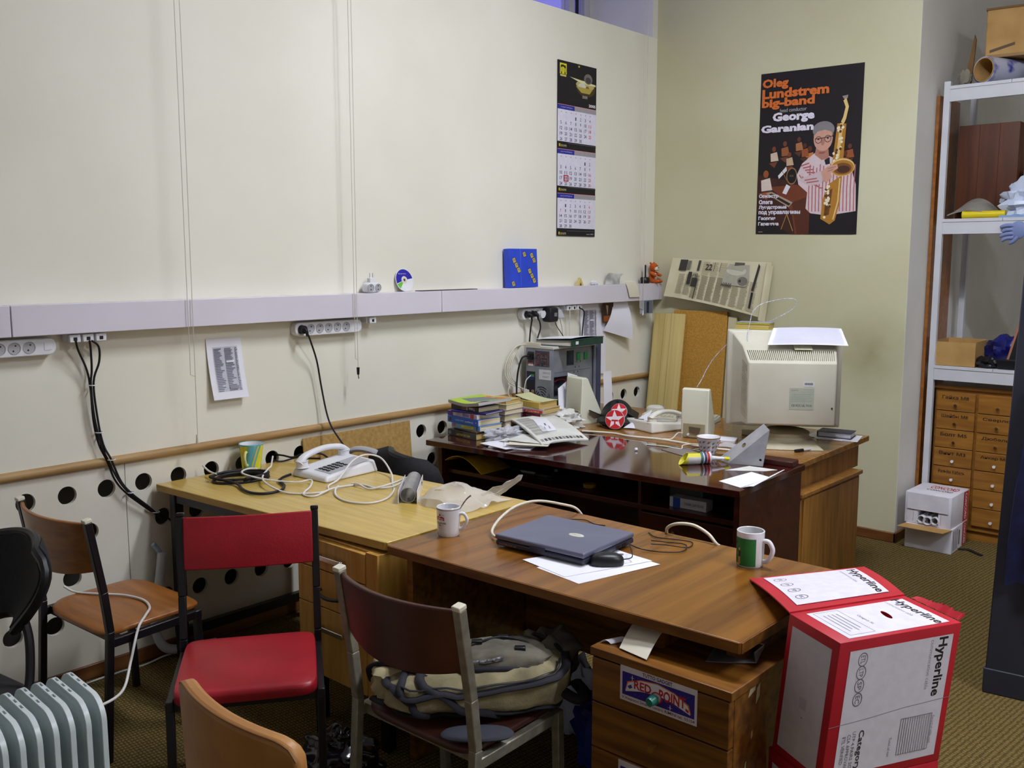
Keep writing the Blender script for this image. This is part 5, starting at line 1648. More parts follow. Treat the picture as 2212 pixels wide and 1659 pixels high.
st1('bright blue hardback with white spine lettering in the tall stack', .0, .004, -3, .235, .165, .035, CV('blue', 44, 104, 206), PAGES, [UP((226, 236, 250), 'Delphi', .58, .84, .30, .60), UP((180, 210, 246), 'изучаем', .26, .54, .40, .62), E_((90, 60, 60), .10, .5, .04, .3), E_((220, 230, 250), .93, .5, .012, .1)])
st1('white and purple hardback in the tall stack', -.005, .006, -5, .235, .16, .024, CV('purplewhite', 198, 186, 214), PAGES, [Q((92, 60, 150), 0, 0, .14, 1), Q((160, 60, 60), .14, 0, .19, 1), Q((150, 120, 190), .52, .2, .74, .85), Q((190, 70, 70), .78, .0, .90, 1)])
st1('thin navy booklet with white page edges in the tall stack', .025, .0, 8, .225, .16, .010, CV('navy', 34, 32, 110), PAPER)
st1('black hardback with white title and picture on the spine near the top of the stack', .005, .008, -2, .205, .155, .028, CV('blackred', 36, 30, 36), PAGES, [UP((220, 214, 216), 'Tales', .66, .88, .25, .72), Q((120, 70, 66), .40, .1, .55, .9), Q((150, 144, 146), .56, .15, .62, .8)])
t = thing('magazine', 'glossy computer magazine with lime green and orange cover on top of the books', 'magazine', (SX, SY + .02, z), R(-8))
def mg(u, v):
    zz = .010 + .016 * max(0, u - .55) ** 1 * 1.4 - .012 * math.sin(PI * u) * (1 - v) * .6 + .008 * v
    return (-.115 + .26 * u, -.10 + .215 * v, zz)
MAGS = mat('magazine_pages', S(150, 146, 146), S(196, 192, 190), rough=.5, scale=3, stretch=(1, 1, 300))
MB().sheet(mg, 14, 10, .016).build('pages', MAGS, t)
prints([Q((176, 206, 60), .02, .0, .98, 1.0), Q((224, 140, 60), .3, .78, .98, .97), P_((120, 126, 136), (.12, .30), (.55, .22), (.96, .5), (.96, .76), (.3, .78)), Q((222, 210, 120), .55, .0, .8, .16), T((236, 236, 236), 'HARD', .22, .26, .42, .36, .02), T((236, 236, 236), 'SOFT', .48, .26, .70, .36, .02), T((190, 90, 40), 'COMPUTER', .36, .83, .92, .93, .02), Q((30, 28, 36), .80, .1, .98, .4)],
       t, 'cover_print', fn=lambda a, b, q: tuple(Vector(mg(a, b)) + Vector((0, 0, .0082 + q))), lift=.0006)

z = ZD
for i, (lb, h, cov, pg, w, d, rz, dx) in enumerate([('brown-edged paperback at the bottom of the short stack behind the tall one', .032, CV('brownpb', 120, 90, 60), PAGESY, .17, .14, 95, 0), ('pink-covered paperback in the short stack', .026, CV('pink', 200, 150, 130), PAGES, .165, .14, 93, .0), ('thick pale paperback in the short stack', .036, CV('greyv', 110, 96, 130), PAGES, .165, .145, 92, .0), ('violet-covered paperback in the short stack', .026, CV('violet', 116, 92, 150), PAGES, .17, .15, 90, .006), ('cream paperback with worn cover in the short stack', .03, CV('creampb', 214, 200, 160), PAGES, .17, .145, 94, .004), ('topmost buff paperback of the short stack', .02, CV('buff', 196, 178, 120), PAGESY, .16, .14, 99, -.006)]):
    book(lb, (.235 + dx, 3.80, z), R(rz + 90), w, d, h, cov, pg)
    z += h + .0003
z = ZD
for i, (lb, h, cov, pg, w, d, rz, it) in enumerate([
        ('dark green paperback with yellow lettering at the bottom of the stack by the speaker', .036, CV('darkgreen', 30, 66, 54), PAGES, .20, .16, 0, [T((200, 180, 60), 'ПЕНЕЛОП', .35, .3, .8, .7, .02)]),
        ('grey paperback in the stack by the speaker', .022, CV('greypb', 120, 118, 108), PAGES, .195, .155, 3, None),
        ('maroon paperback with orange lettering in the stack by the speaker', .026, CV('maroon', 88, 26, 34), PAGES, .205, .16, -2, [T((226, 130, 50), 'Кассета', .04, .3, .38, .72, .02), T((200, 170, 170), 'Толстой', .5, .35, .74, .68, 0)]),
        ('red and white paperback with a portrait on the spine', .028, CV('redwhite', 190, 176, 168), PAGESY, .21, .16, 4, [Q((60, 40, 40), .02, .1, .30, .9), Q((196, 56, 50), .34, .1, .96, .6), T((236, 200, 190), 'Ромео', .42, .18, .86, .5, .01)]),
        ('yellowed thick paperback on top of the stack by the speaker', .034, CV('yellowed', 206, 176, 90), PAGESY, .19, .15, -3, None)]):
    book(lb, (.30 + .006 * (i % 2), 4.015, z), R(rz), w, d, h, cov, pg, it)
    z += h + .0003
tag(MB().sheet(lambda u, v: (.20 + .20 * u, 3.95 + .13 * v, z + .002 + .022 * (1 - u) ** 2 - .004 * math.sin(PI * u)), 10, 6, .002).build('cardboard_tray', mat('pale_green_card', S(206, 206, 160), rough=.7)), 'pale green card lid lying on the stack by the speaker', 'card')

# clear crumpled film and the papers in front of the books
t = thing('bubble_film', 'wad of crumpled clear film beside the tall book stack', 'film', (.44, 3.60, ZD))
MB().blob((0, 0, .018), (.075, .11, .04), amp=.9, sc=3.2, seed=5, nu=34, nv=18, floor=0).build('film', PFILM2, t, ang=15)
rnd = random.Random(21)
for i, (cx, cy, rz, w, h_, mm, lb) in enumerate([
        (.60, 3.50, 20, .22, .18, PAPER, 'white sheet lowest in the loose paper heap'),
        (.56, 3.46, -8, .20, .15, PAPER, 'white leaflet poking out towards the desk edge from the paper heap'),
        (.64, 3.53, 40, .21, .16, PAPER, 'white folded letter in the middle of the paper heap'),
        (.60, 3.57, 5, .20, .17, NEWSW, 'grey newsprint page in the paper heap'),
        (.68, 3.52, 28, .21, .15, mat('cream_sheet', S(226, 220, 200), rough=.7), 'cream booklet in the paper heap under the newspaper'),
        (.66, 3.58, 12, .24, .18, NEWSW, 'grey brochure just under the folded newspaper')]):
    zz = ZD + .002 + .0055 * i
    a = R(rz)
    def pf(u, v, cx=cx, cy=cy, w=w, h_=h_, zz=zz, a=a, i=i):
        x, y = (u - .5) * w, (v - .5) * h_
        return (cx + x * math.cos(a) - y * math.sin(a), cy + x * math.sin(a) + y * math.cos(a), zz + .003 * math.sin(3 * u + i) * math.sin(PI * v) + .004 * (u * v))
    tag(MB().sheet(pf, 8, 6, .0022).build('loose_paper', mm), lb, 'paper', 'loose papers on the mahogany desk')
t = thing('folded_newspaper', 'folded newspaper lying on the paper heap with a white envelope on it', 'newspaper', (.60, 3.74, ZD))
def nf(u, v):
    a, b_, c, d = Vector((.30, 3.80)), Vector((.77, 3.50)), Vector((.83, 3.80)), Vector((.40, 4.06))
    p = (a * (1 - u) + b_ * u) * (1 - v) + (d * (1 - u) + c * u) * v
    return (p.x, p.y, ZD + .044 + .016 * math.sin(PI * (1 - v) * .7) + .004 * math.sin(4 * u) - .026 * u * u + .012 * (1 - u) * v)
WB(t).sheet(nf, 16, 12, .012).build('newspaper', NEWSW, t, bevel=.003)
it = []
for k in range(12):
    x = .50 + .038 * k
    it.append(Q((70, 68, 66) if k % 3 else (150, 148, 144), .90, .04 + .075 * k, .97, .04 + .075 * k + .05))
for k in range(7):
    for j in range(10):
        it.append(Q((176, 174, 168), .10 + .10 * k, .06 + .028 * j, .18 + .10 * k, .072 + .028 * j))
prints(it, t, 'print', fn=lambda a, b, q: tuple(Vector(nf(a, b)) + Vector((0, 0, .0066 + q)) - t.location), lift=.0004)
def ev(u, v):
    p = Vector(nf(.22 + .50 * u, .34 + .30 * v - .12 * u))
    return (p.x, p.y, p.z + .0085)
t = thing('envelope', 'white window envelope with printed address on the folded newspaper', 'envelope', (.6, 3.75, ZD + .05))
WB(t).sheet(ev, 10, 6, .0015).build('envelope', PAPER, t)
prints([T((50, 50, 60), 'Москва', .45, .45, .62, .62, .02), T((50, 50, 60), 'ул. Правды', .64, .60, .86, .72, .01), Q((150, 150, 190), .7, .3, .85, .36)], t, 'print', fn=lambda a, b, q: tuple(Vector(ev(a, b)) + Vector((0, 0, .0012 + q)) - t.location), lift=.0003)
t = thing('crumpled_paper', 'crumpled printed paper ball beside the folded newspaper', 'paper', (.45, 4.105, ZD + .003))
MB().blob((0, 0, .035), (.085, .07, .05), amp=.75, sc=2.6, seed=9, nu=30, nv=16, floor=0).build('ball', NEWSW, t, ang=10)

# ---- computer tower with its side off
t = thing('computer_tower', 'grey computer tower with its back to the desk and side cover off', 'computer', (.165, 4.41, ZD))
CASE = mat('case_steel', S(136, 140, 150), S(122, 126, 136), rough=.4, metal=.3, scale=12)
x0, x1, y0, y1, zt = .065, .27, 4.2, 4.60, 1.165
case = WB(t).box(x0, y0 + .004, ZD, x1 - .012, y1, zt).build('case', CASE, t, bevel=.003)
rear = WB(t).box(x0 - .002, y0, ZD, x1, y0 + .006, zt).build('rear_panel', CASE, t, bevel=.001)
WB(t).box(x0 - .004, y0 - .004, zt - .004, x1 + .004, y1 + .01, zt + .012).build('top_cover', mat('case_cover', S(206, 204, 196), rough=.5), t, bevel=.003)
bez = WB(t).box(x0 - .01, y1, ZD, x1 + .012, y1 + .045, zt + .01).build('front_bezel', mat('slate_bezel', S(58, 64, 88), rough=.4), t, bevel=.006)
WB(t).box(x1 - .003, y1 - .018, ZD, x1 + .006, y1 + .001, zt).build('front_frame', CASE, t)
side = WB(t).box(x1 - .014, y0 + .006, ZD + .01, x1 - .008, y1 - .018, zt - .01).build('side_frame', CASE, t)
# rear details
L0 = Vector((t.location.x, t.location.y, t.location.z))
def rp(items, name, parent, lift=.0004):
    prints(items, parent, name, o=(x0 - L0.x, y0 - L0.y, 0), w=x1 - x0, h=zt - ZD, lift=lift)
psu = [Q((60, 62, 72), .06, .76, .30, .94), Q((70, 68, 80), .33, .74, .86, .96), Q((230, 220, 226), .08, .74, .26, .785), Q((190, 70, 60), .08, .765, .26, .785)]
rnd = random.Random(2)
for i in range(11):
    for j in range(9):
        c = rnd.choice([(180, 60, 60), (60, 70, 150), (150, 120, 60), (40, 40, 50), (120, 60, 60)])
        psu.append(E_(c, .36 + .046 * i, .76 + .023 * j, .016, .008, 6))
rp(psu, 'power_supply_grille', rear)
WB(t).box(x0 + .016, y0 - .012, zt - .07, x0 + .055, y0 + .002, zt - .035).build('power_inlet', BPLAST, rear, bevel=.002)
fanc = WB(t)
for rr_ in (.30, .235, .165, .095):
    for q in range(4):
        a0 = q * PI / 2 + rr_ * 3
        arc_ = [(.56 + (rr_ + .022) * math.cos(a0 + 1.15 * k / 8), .30 + (rr_ + .022) * .5 * math.sin(a0 + 1.15 * k / 8)) for k in range(9)]
        arc_ += [(.56 + (rr_ - .012) * math.cos(a0 + 1.15 * k / 8), .30 + (rr_ - .012) * .5 * math.sin(a0 + 1.15 * k / 8)) for k in range(8, -1, -1)]
        n_ = len(arc_)
        P3 = [(x0 + a * (x1 - x0), yy, ZD + b_ * (zt - ZD)) for yy in (y0 - .01, y0 + .05) for a, b_ in arc_]
        fanc.add(P3, [tuple(range(n_)), tuple(reversed(range(n_, 2 * n_)))] + [(k, (k + 1) % n_, (k + 1) % n_ + n_, k + n_) for k in range(n_)])
cut(rear, fanc)
cut(case, fanc)
fan = []
fan += [Q((214, 214, 222), .48, .56, .92, .70), T((90, 90, 100), 'SERVICE', .62, .64, .88, .67), T((90, 90, 100), 'WARRANTY', .60, .585, .86, .615)]
rp(fan, 'fan_grille', rear)
rp([Q((30, 28, 40), .02, .02, .34, .66), Q((40, 44, 110), .05, .54, .30, .62), Q((60, 150, 80), .16, .585, .30, .62), Q((150, 130, 100), .20, .12, .30, .40), Q((110, 40, 40), .24, .2, .29, .36), Q((200, 190, 60), .10, .3, .14, .34), Q((214, 100, 50), .24, .04, .33, .09)], 'port_panel', rear)
# side details: dark bays and green clips
def sp_(items, name):
    prints(items, side, name, o=(x1 - .008 - L0.x, y0 - L0.y, 0), u=(0, 1, 0), v=(0, 0, 1), w=y1 - y0, h=zt - ZD, lift=.0005)
bays = WB(t)
for (a, b_, c, d) in ((.03, .28, .56, .60), (.33, .74, .50, .95), (.66, .30, .88, .41)):
    bays.box(x1 - .15, y0 + a * (y1 - y0), ZD + b_ * (zt - ZD), x1 + .02, y0 + c * (y1 - y0), ZD + d * (zt - ZD))
cut(side, bays)
cut(case, bays)
WB(t).tube(smooth([(x1 - .05, y0 + .04, ZD + .21), (x1 - .03, y0 + .12, ZD + .228), (x1 - .04, y0 + .2, ZD + .19)], 5), .004, 6).build('red_lead', ink(150, 40, 44), t)
sp_([L_((104, 108, 116), .012, (.05, .66), (.9, .66))], 'panel_seam')
GCLIP = mat('green_clip', S(36, 140, 74), rough=.4)
for (a, b_) in ((.56, .80), (.74, .80), (.66, .50), (.66, .42)):
    yy, zz = y0 + a * (y1 - y0), ZD + b_ * (zt - ZD)
    WB(t).box(x1 - .008, yy, zz, x1 - .001, yy + .035, zz + (.045 if b_ > .7 else .018)).build('drive_clip', GCLIP, side, bevel=.003)
for k in range(6):
    WB(t).box(x1 - .0082, y0 + .20 + .012 * k, ZD + .26 + .03 * (k % 3), x1 - .0074, y0 + .206 + .012 * k, ZD + .268 + .03 * (k % 3)).build('screw_hole', BPLAST, side)

t = thing('green_binder', 'dark green ring binder stuffed with papers lying on the computer tower', 'binder', (.26, 4.38, zt + ZD * 0 + .013), R(4))
GB = mat('binder_green', S(30, 66, 56), S(24, 54, 46), rough=.45)
bz = 0
MB().box(-.16, -.14, 0, .10, .16, .004).build('back_cover', GB, t, bevel=.001)
MB().hexa([(-.155, -.135, .004), (.09, -.13, .004), (.09, .15, .004), (-.155, .15, .004)], [(-.155, -.135, .026), (.085, -.12, .034), (.085, .15, .036), (-.155, .15, .026)]).build('papers', mat('paper_stack', S(216, 210, 200), S(150, 144, 136), rough=.8, scale=2, stretch=(1, 1, 400)), t)
MB().hexa([(.088, -.135, .0), (.096, -.135, .0), (.105, .18, .0), (.097, .18, .0)], [(.088, -.135, .040), (.096, -.135, .040), (.105, .18, .044), (.097, .18, .044)]).build('spine', GB, t, bevel=.002)
MB().hexa([(-.155, -.14, .027), (.10, -.13, .036), (.108, .185, .040), (-.155, .165, .028)], [(-.155, -.14, .030), (.10, -.13, .039), (.108, .185, .043), (-.155, .165, .031)]).build('front_cover', GB, t, bevel=.001)
MB().box(.0965, -.10, .012, .0978, -.04, .030).build('spine_label', PAPER, t)
o = MB().sheet(lambda u, v: (.11 + .24 * u, 4.24 + .30 * v + .02 * u, zt + .0475 + .014 * u + .004 * math.sin(4 * v)), 8, 6, .002).build('paper_sheet', PAPER)
tag(o, 'white sheets lying on the green ring binder', 'paper')
o = MB().sheet(lambda u, v: (.295 + .004 * math.sin(5 * v), 4.655 + .085 * u + .0 * v, ZD + .0 + .245 * v), 4, 6, .001).build('paper_sheet', PAPER)
tag(o, 'pale sheet standing upright beside the front of the computer tower', 'paper')
for i, (u0, w_, h_, lb) in enumerate(((.290, .15, .15, 'white sheet leaning on the open side of the tower'), (.300, .12, .20, 'second white sheet leaning on the open side of the tower'))):
    o = MB().sheet(lambda u, v: (u0 + .05 * (1 - v) * .6 + .012 * i, 4.19 + .06 * i + w_ * u + .03 * v * (1 - u), ZD + .0 + .075 + h_ * v * (.75 + .35 * u if i == 0 else 1 - .12 * u)), 4, 4, .001).build('paper_sheet', PAPER)
    tag(o, lb, 'paper')
tag(MB().box(.285, 4.2, ZD, .34, 4.38, ZD + .076).build('paper_ream', NEWSW, bevel=.003), 'grey ream of paper wedged between the tower and the left speaker', 'paper')

# tower cables
for lb, pts, r, mm in (('black power cord rising from the tower inlet to the strip', [(.10, 4.186, 1.115), (.085, 4.14, 1.105), (.07, 4.12, 1.02), (.065, 4.115, .90), (.075, 4.12, .78)], .0055, BRUBBER),
                       ('black power cord dropping from the first plug behind the binder', [(.083, 4.232, 1.325), (.07, 4.235, 1.28), (.06, 4.238, 1.22), (.05, 4.24, 1.12)], .0045, BRUBBER),
                       ('black power cord dropping from the second plug behind the binder', [(.08, 4.29, 1.325), (.06, 4.33, 1.30), (.05, 4.345, 1.26), (.045, 4.325, 1.2), (.04, 4.32, 1.1)], .0045, BRUBBER),
                       ('thin black cord from the chunky power supply', [(.07, 4.445, 1.33), (.06, 4.49, 1.27), (.05, 4.54, 1.23), (.045, 4.575, 1.19), (.04, 4.58, 1.1)], .0025, BRUBBER),
                       ('thin grey cord from the grey adapter', [(.06, 4.515, 1.32), (.05, 4.55, 1.26), (.045, 4.565, 1.2), (.04, 4.57, 1.1)], .002, GPLAST),
                       ('white cord hanging from the triple data socket by the tower', [(.0685, 4.605, 1.372), (.06, 4.615, 1.33), (.045, 4.63, 1.25), (.04, 4.64, 1.15)], .0025, WCABLE),
                       ('black cord hanging from the triple data socket by the tower', [(.0685, 4.705, 1.372), (.07, 4.745, 1.35), (.05, 4.765, 1.28), (.04, 4.765, 1.18), (.04, 4.76, 1.1)], .004, BRUBBER)):
    cable('hanging_cord', lb, pts, r, mm)
for i in range(4):
    q = .012 * i
    cable('grey_lead', ('outermost of the ivory leads looping out left of the tower', 'second ivory lead looping left of the tower', 'third ivory lead looping left of the tower', 'innermost ivory lead looping left of the tower')[i],
          [(.20, 4.17, zt + .016 + .004 * i), (.10, 4.16, zt + .018 + .004 * i), (.05, 4.12 + q, zt + .0), (.035 + .003 * i, 4.06 + q, 1.08), (.035 + .003 * i, 4.055 + q, 1.0), (.05, 4.10 + q, .95), (.08, 4.17, .92 - .006 * i), (.09, 4.196, .91 - .006 * i)], .0035, IVC)
cable('grey_lead', 'ivory lead dropping from the tower loop to the desk', [(.04, 4.09, .96), (.04, 4.07, .90), (.06, 4.10, .85), (.11, 4.13, .80), (.14, 4.14, .757)], .003, IVC)
cable('grey_lead', 'white lead hanging from the tower ports', [(.105, 4.195, 1.0), (.09, 4.17, .97), (.085, 4.16, .90), (.085, 4.165, .80), (.09, 4.17, .755)], .003, WCABLE)

# ---- speakers
def speaker(label, loc, rz, s=1.0):
    t = thing('desktop_speaker', label, 'speaker', loc, rz, 'cream desktop speakers')
    hw = .073 * s
    H = .262 * s
    prof = [(-.062, .0), (-.070, .03), (-.058, H), (-.030, H + .003), (-.018, H - .004), (.085, .055), (.083, .02), (.06, .0)]
    MB().prism([(y, z) for y, z in prof][::-1], -hw, hw, 'x').build('shell', CREAMP, t, bevel=.006, seg=3)
    # lower rear recess with sockets
    MB().hexa([(-hw + .014, -.0715, .004), (hw - .014, -.0715, .004), (hw - .014, -.063, .004), (-hw + .014, -.063, .004)], [(-hw + .014, -.0722, .078), (hw - .014, -.0722, .078), (hw - .014, -.060, .078), (-hw + .014, -.060, .078)]).build('socket_panel', mat('olive_grey_plastic', S(158, 148, 118), rough=.6), t, bevel=.002)
    MB().hexa([(-.02, -.078, .035), (.028, -.078, .03), (.028, -.068, .03), (-.02, -.068, .035)], [(-.025, -.076, .062), (.034, -.076, .058), (.034, -.068, .058), (-.025, -.068, .062)]).build('socket', mat('socket_brown', S(92, 78, 62), rough=.5), t)
    MB().cyl((-.03, -.08, .02), (-.03, -.068, .02), .006, .006, 10).build('jack', WPLAST, t)
    MB().prism([(-.066, .0), (-.064, .005), (.064, .005), (.066, 0)], -hw - .001, hw + .001, 'x').build('base_rim', BEIGED, t)
    return t
speaker('cream desktop speaker standing side-on between the books and the black cap', (.425, 4.275, ZD), R(-14), 1.0)
speaker('cream desktop speaker standing between the fax telephone and the monitor', (1.145, 4.33, ZD), R(16), .98)

# ---- black caps with a red star badge
t = thing('baseball_cap', 'black cap with a round red badge bearing a white star', 'cap', (.60, 4.37, ZD), R(30))
m = MB()
def dome(u, v):
    a = 2 * PI * u
    r = .10 * math.sin(min(PI / 2, v * PI / 2) + .0001)
    return (r * math.cos(a) * (1 + .06 * math.sin(3 * a)), r * 1.12 * math.sin(a), .125 * math.cos(v * PI / 2) * (1 + .08 * math.sin(2 * a + 1)) + .004)
m.grid(dome, 30, 10, cu=True)
m.build('crown', BPLAST, t, ang=60)
MB().sheet(lambda u, v: ((u - .5) * .20, -.09 - .10 * v * (1 - (2 * u - 1) ** 2 * .6), .06 - .015 * (2 * u - 1) ** 2 - .02 * v), 14, 6, .004).build('peak', BPLAST, t)
MB().sheet(lambda u, v: (-.09 - .06 * v, -.06 + .12 * u - .03 * v, .055 + .03 * v - .02 * u), 8, 6, .005).build('side_flap', BPLAST, t)
MB().sheet(lambda u, v: (.06 + .06 * v, -.06 + .10 * u, .07 - .035 * v + .02 * u), 8, 6, .005).build('side_flap', BPLAST, t)
def star(cx, cy, r, rin=.40, rot=0.0):
    return [(cx + (r if k % 2 == 0 else r * rin) * math.cos(PI / 2 + rot + k * PI / 5), cy + (r if k % 2 == 0 else r * rin) * math.sin(PI / 2 + rot + k * PI / 5)) for k in range(10)]
def badge(name, label, loc, r, tilt, rz):
    t = thing(name, label, 'badge', loc, rz)
    t.rotation_euler = (tilt, 0, rz)
    m = MB().at((0, 0, 0), rx=PI / 2).lathe([(0, 0), (r, 0), (r, .012), (0, .012)], 40)
    m.build('disc', ink(200, 196, 206), t)
    its = [E_((196, 30, 34), 0, 0, r * .97, r * .97, 40)]
    pts = star(0, 0, r * .98, .40, .10)
    c = (0, 0)
    for k in range(10):
        its.append(P_((230, 224, 232), c, pts[k], pts[(k + 1) % 10]))
    its += [Q((196, 30, 34), -r * .34, -r * .20, r * .36, -r * .02), Q((196, 30, 34), -r * .06, -r * .62, r * .10, -r * .02)]
    prints(its, t, 'emblem', o=(0, -.0125, 0), u=(1, 0, 0), v=(0, 0, 1), lift=.0005)
    return t
b1 = badge('star_badge', 'round red badge with a white star and letter T leaning on the black cap', (.705, 4.205, ZD + .0545), .053, R(-14), R(24))
b2 = badge('star_badge', 'half-hidden second red star badge behind the first', (.675, 4.285, ZD + .085), .045, R(-22), R(24))
MB().box(-.02, .0, -.130, .02, .012, -.02).build('stand', BPLAST, b2).scale = (1, 1, .62)
o = MB().sheet(lambda u, v: (.735 + .10 * u + .02 * v, 4.24 + .05 * u + .05 * v, ZD + .008 + .075 * v * (.35 + u)), 6, 6, .001).build('folded_note', PAPER)
tag(o, 'folded white note standing between the star badge and the fax telephone', 'paper')

# ---- fax telephone, keyboard, ivory mouse and odds on the oak desk
t = telephone('fax_telephone', 'ivory office telephone with its handset on the right side', (.85, 4.39, ZD), R(163), L=.27, W=.25, body=mat('ivory_plastic', S(220, 218, 208), rough=.4), hand=mat('ivory_plastic', S(220, 218, 208), rough=.4), lcd=True)
t = thing('keyboard', 'ivory computer keyboard half hidden behind the fax telephone', 'keyboard', (.80, 4.72, ZD), R(12))
MB().hexa([(-.22, -.08, 0), (.22, -.08, 0), (.22, .08, 0), (-.22, .08, 0)], [(-.215, -.075, .018), (.215, -.075, .018), (.215, .075, .03), (-.215, .075, .03)]).build('case', BEIGE, t, bevel=.004)
kr = []
for r_ in range(5):
    for c in range(18):
        x, y = -.20 + .0235 * c, -.058 + .026 * r_
        MB().box(x - .0095, y - .0105, .018 + .002 * r_, x + .0095, y + .0105, .028 + .0022 * r_).build('key', CREAMP, t)
t = thing('ivory_mouse', 'ivory computer mouse on the oak desk near the plank', 'mouse', (.545, 4.845, ZD + .0), R(-60))
MB().blob((0, 0, .010), (.036, .056, .036), e=.7, nu=26, nv=14, floor=0).build('shell', mat('mouse_ivory', S(222, 220, 210), rough=.35), t)
MB().blob((-.02, -.022, .036), (.006, .008, .004), nu=12, nv=6).build('logo_dot', BPLAST, t)
MB().box(-.0008, .012, .036, .0008, .054, .0445).build('button_gap', GPLAST, t)
tag(MB().blob((.36, 4.72, ZD + .012), (.03, .045, .013), amp=.4, seed=4, floor=ZD, nu=18, nv=8).build('crumpled_foil', mat('grey_foil', S(176, 176, 190), rough=.3)), 'small crumpled grey foil on the oak desk behind the caps', 'foil')
cable('ivory_cable', 'long ivory cable lying along the seam between the two back-to-back desks', [(.62, 4.02, ZD + .006), (.78, 4.075, ZD + .007), (.9, 4.06, ZD + .007), (1.05, 4.09, ZD + .008), (1.2, 4.085, ZD + .008), (1.34, 4.06, ZD + .008), (1.5, 4.09, ZD + .007), (1.62, 4.12, ZD + .007)], .006, IVC)
cable('thin_ivory_cable', 'thin ivory lead looping on the seam beside the flowered cup', [(1.08, 3.95, ZD + .004), (1.18, 3.97, ZD + .004), (1.27, 3.965, ZD + .004), (1.25, 4.02, ZD + .012), (1.31, 4.05, ZD + .02), (1.36, 4.03, ZD + .012), (1.33, 3.985, ZD + .005)], .003, IVC)
cable('thin_ivory_cable', 'ivory lead from the right speaker recess to the cable seam', [(1.10, 4.255, ZD + .02), (1.105, 4.20, ZD + .03), (1.10, 4.15, ZD + .006), (1.06, 4.13, ZD + .004)], .003, IVC)
for i, (p, q, lb) in enumerate((((1.30, 4.30, 0), (.16, .11, .014), 'stack of used white notes by the monitor foot'), ((1.36, 4.60, 0), (.17, .10, .03), 'beige open box of cards beside the monitor'))):
    tag(MB().at((p[0], p[1], ZD + p[2]), rz=R(20)).box(-q[0] / 2, -q[1] / 2, 0, q[0] / 2, q[1] / 2, q[2]).build('note_stack', PAPER if i == 0 else NEWSP, bevel=.002), lb, 'notes')
tag(MB().sheet(lambda u, v: (1.36 + .19 * u, 4.13 + .12 * v + .03 * u, ZD + .003 + .006 * math.sin(5 * u + 2 * v)), 10, 6, .0014).build('plastic_sleeve', PFILM2), 'crumpled clear sleeve between the flowered cup and the monitor foot', 'sleeve')
tag(MB().sheet(lambda u, v: (1.50 + .10 * u, 4.04 + .05 * v + .04 * u, ZD + .003 + .004 * u), 4, 4, .0012).build('paper_scrap', PAPER), 'torn white paper scrap lying before the monitor foot', 'paper')

# ---- big CRT monitor seen from behind
t = thing('crt_monitor', 'big beige cathode-ray monitor seen from behind', 'monitor', (1.585, 4.435, ZD), R(33))
bx0, bz0, bz1 = .285, .075, .565
# local: back towards -y
def ring4(hw0, hw1, z0, z1, y):
    return [(-hw0, y, z0), (hw0, y, z0), (hw1, y, z1), (-hw1, y, z1)]
rings = [ring4(.285, .285, .07, .565, .20), ring4(.285, .285, .07, .565, .125), ring4(.262, .262, .085, .552, .115), ring4(.225, .225, .115, .50, -.03), ring4(.208, .208, .125, .435, -.17), ring4(.205, .205, .128, .432, -.18)]
m = MB()
vs = [v for r_ in rings for v in r_]
fs = [(0, 1, 2, 3), tuple(reversed([4 * (len(rings) - 1) + k for k in range(4)]))]
for i in range(len(rings) - 1):
    for k in range(4):
        l = (k + 1) % 4
        fs.append((i * 4 + l, i * 4 + k, (i + 1) * 4 + k, (i + 1) * 4 + l))
housing = m.add(vs, fs).build('housing', BEIGE, t, bevel=.008, seg=3, ang=30)
# ventilation slots across the sloping top and along the left side
def slope(x, q):
    a, b_ = Vector((x * .225, -.03, .50)), Vector((x * .208, -.17, .435))
    return a.lerp(b_, q)
vc = MB()
nrm = Vector((0, -.42, .9)).normalized()
for k in range(44):
    x = -.93 + 1.86 * k / 43
    vc.bar(slope(x, .30), slope(x, .92), .0045, .024, (1, 0, 0))
for k in range(30):
    z_ = .15 + .26 * k / 29
    vc.bar((-.2255, -.035, z_ + .018), (-.2115, -.155, z_), .0032, .012, (0, 0, 1))
cut(housing, vc)
prints([Q((176, 180, 164), 0, 0, 1, 1), T((110, 116, 110), 'MONITOR', .08, .86, .36, .92), Q((150, 156, 146), .08, .70, .92, .72), Q((150, 156, 146), .08, .62, .84, .64), Q((150, 156, 146), .08, .54, .90, .56), Q((150, 156, 146), .08, .46, .70, .48), Q((150, 156, 146), .08, .38, .9, .40), T((60, 66, 60), 'CE FCC UL TCO', .1, .14, .92, .24, .02)], t, 'rating_plate', o=(-.01, -.1802, .205), u=(1, 0, 0), v=(0, 0, 1), w=.115, h=.105, lift=.0008)
prints([Q((230, 230, 234), 0, 0, 1, 1)] + [Q((50, 50, 54), .08 + .06 * k, .3, .11 + .06 * k + .01 * (k % 3), .85) for k in range(14)], t, 'barcode_label', o=(.055, -.1802, .318), u=(1, 0, 0), v=(0, 0, 1), w=.048, h=.022, lift=.0008)
MB().cyl((.19, -.179, .215), (.19, -.183, .215), .004, .004, 10).build('screw', BPLAST, t)
SCR = mat('screen_glass', S(40, 44, 46), rough=.08, coat=.5)
MB().box(-.25, .2005, .11, .25, .203, .53).build('screen', SCR, t)
MB().lathe([(.0, .075), (.10, .078), (.12, .068), (.115, .05), (.13, .03)], 28).build('swivel', BEIGED, t)
MB().hexa([(-.17, -.16, 0), (.17, -.16, 0), (.17, .14, 0), (-.17, .14, 0)], [(-.125, -.115, .038), (.125, -.115, .038), (.125, .10, .038), (-.125, .10, .038)]).build('foot', BEIGED, t, bevel=.006)

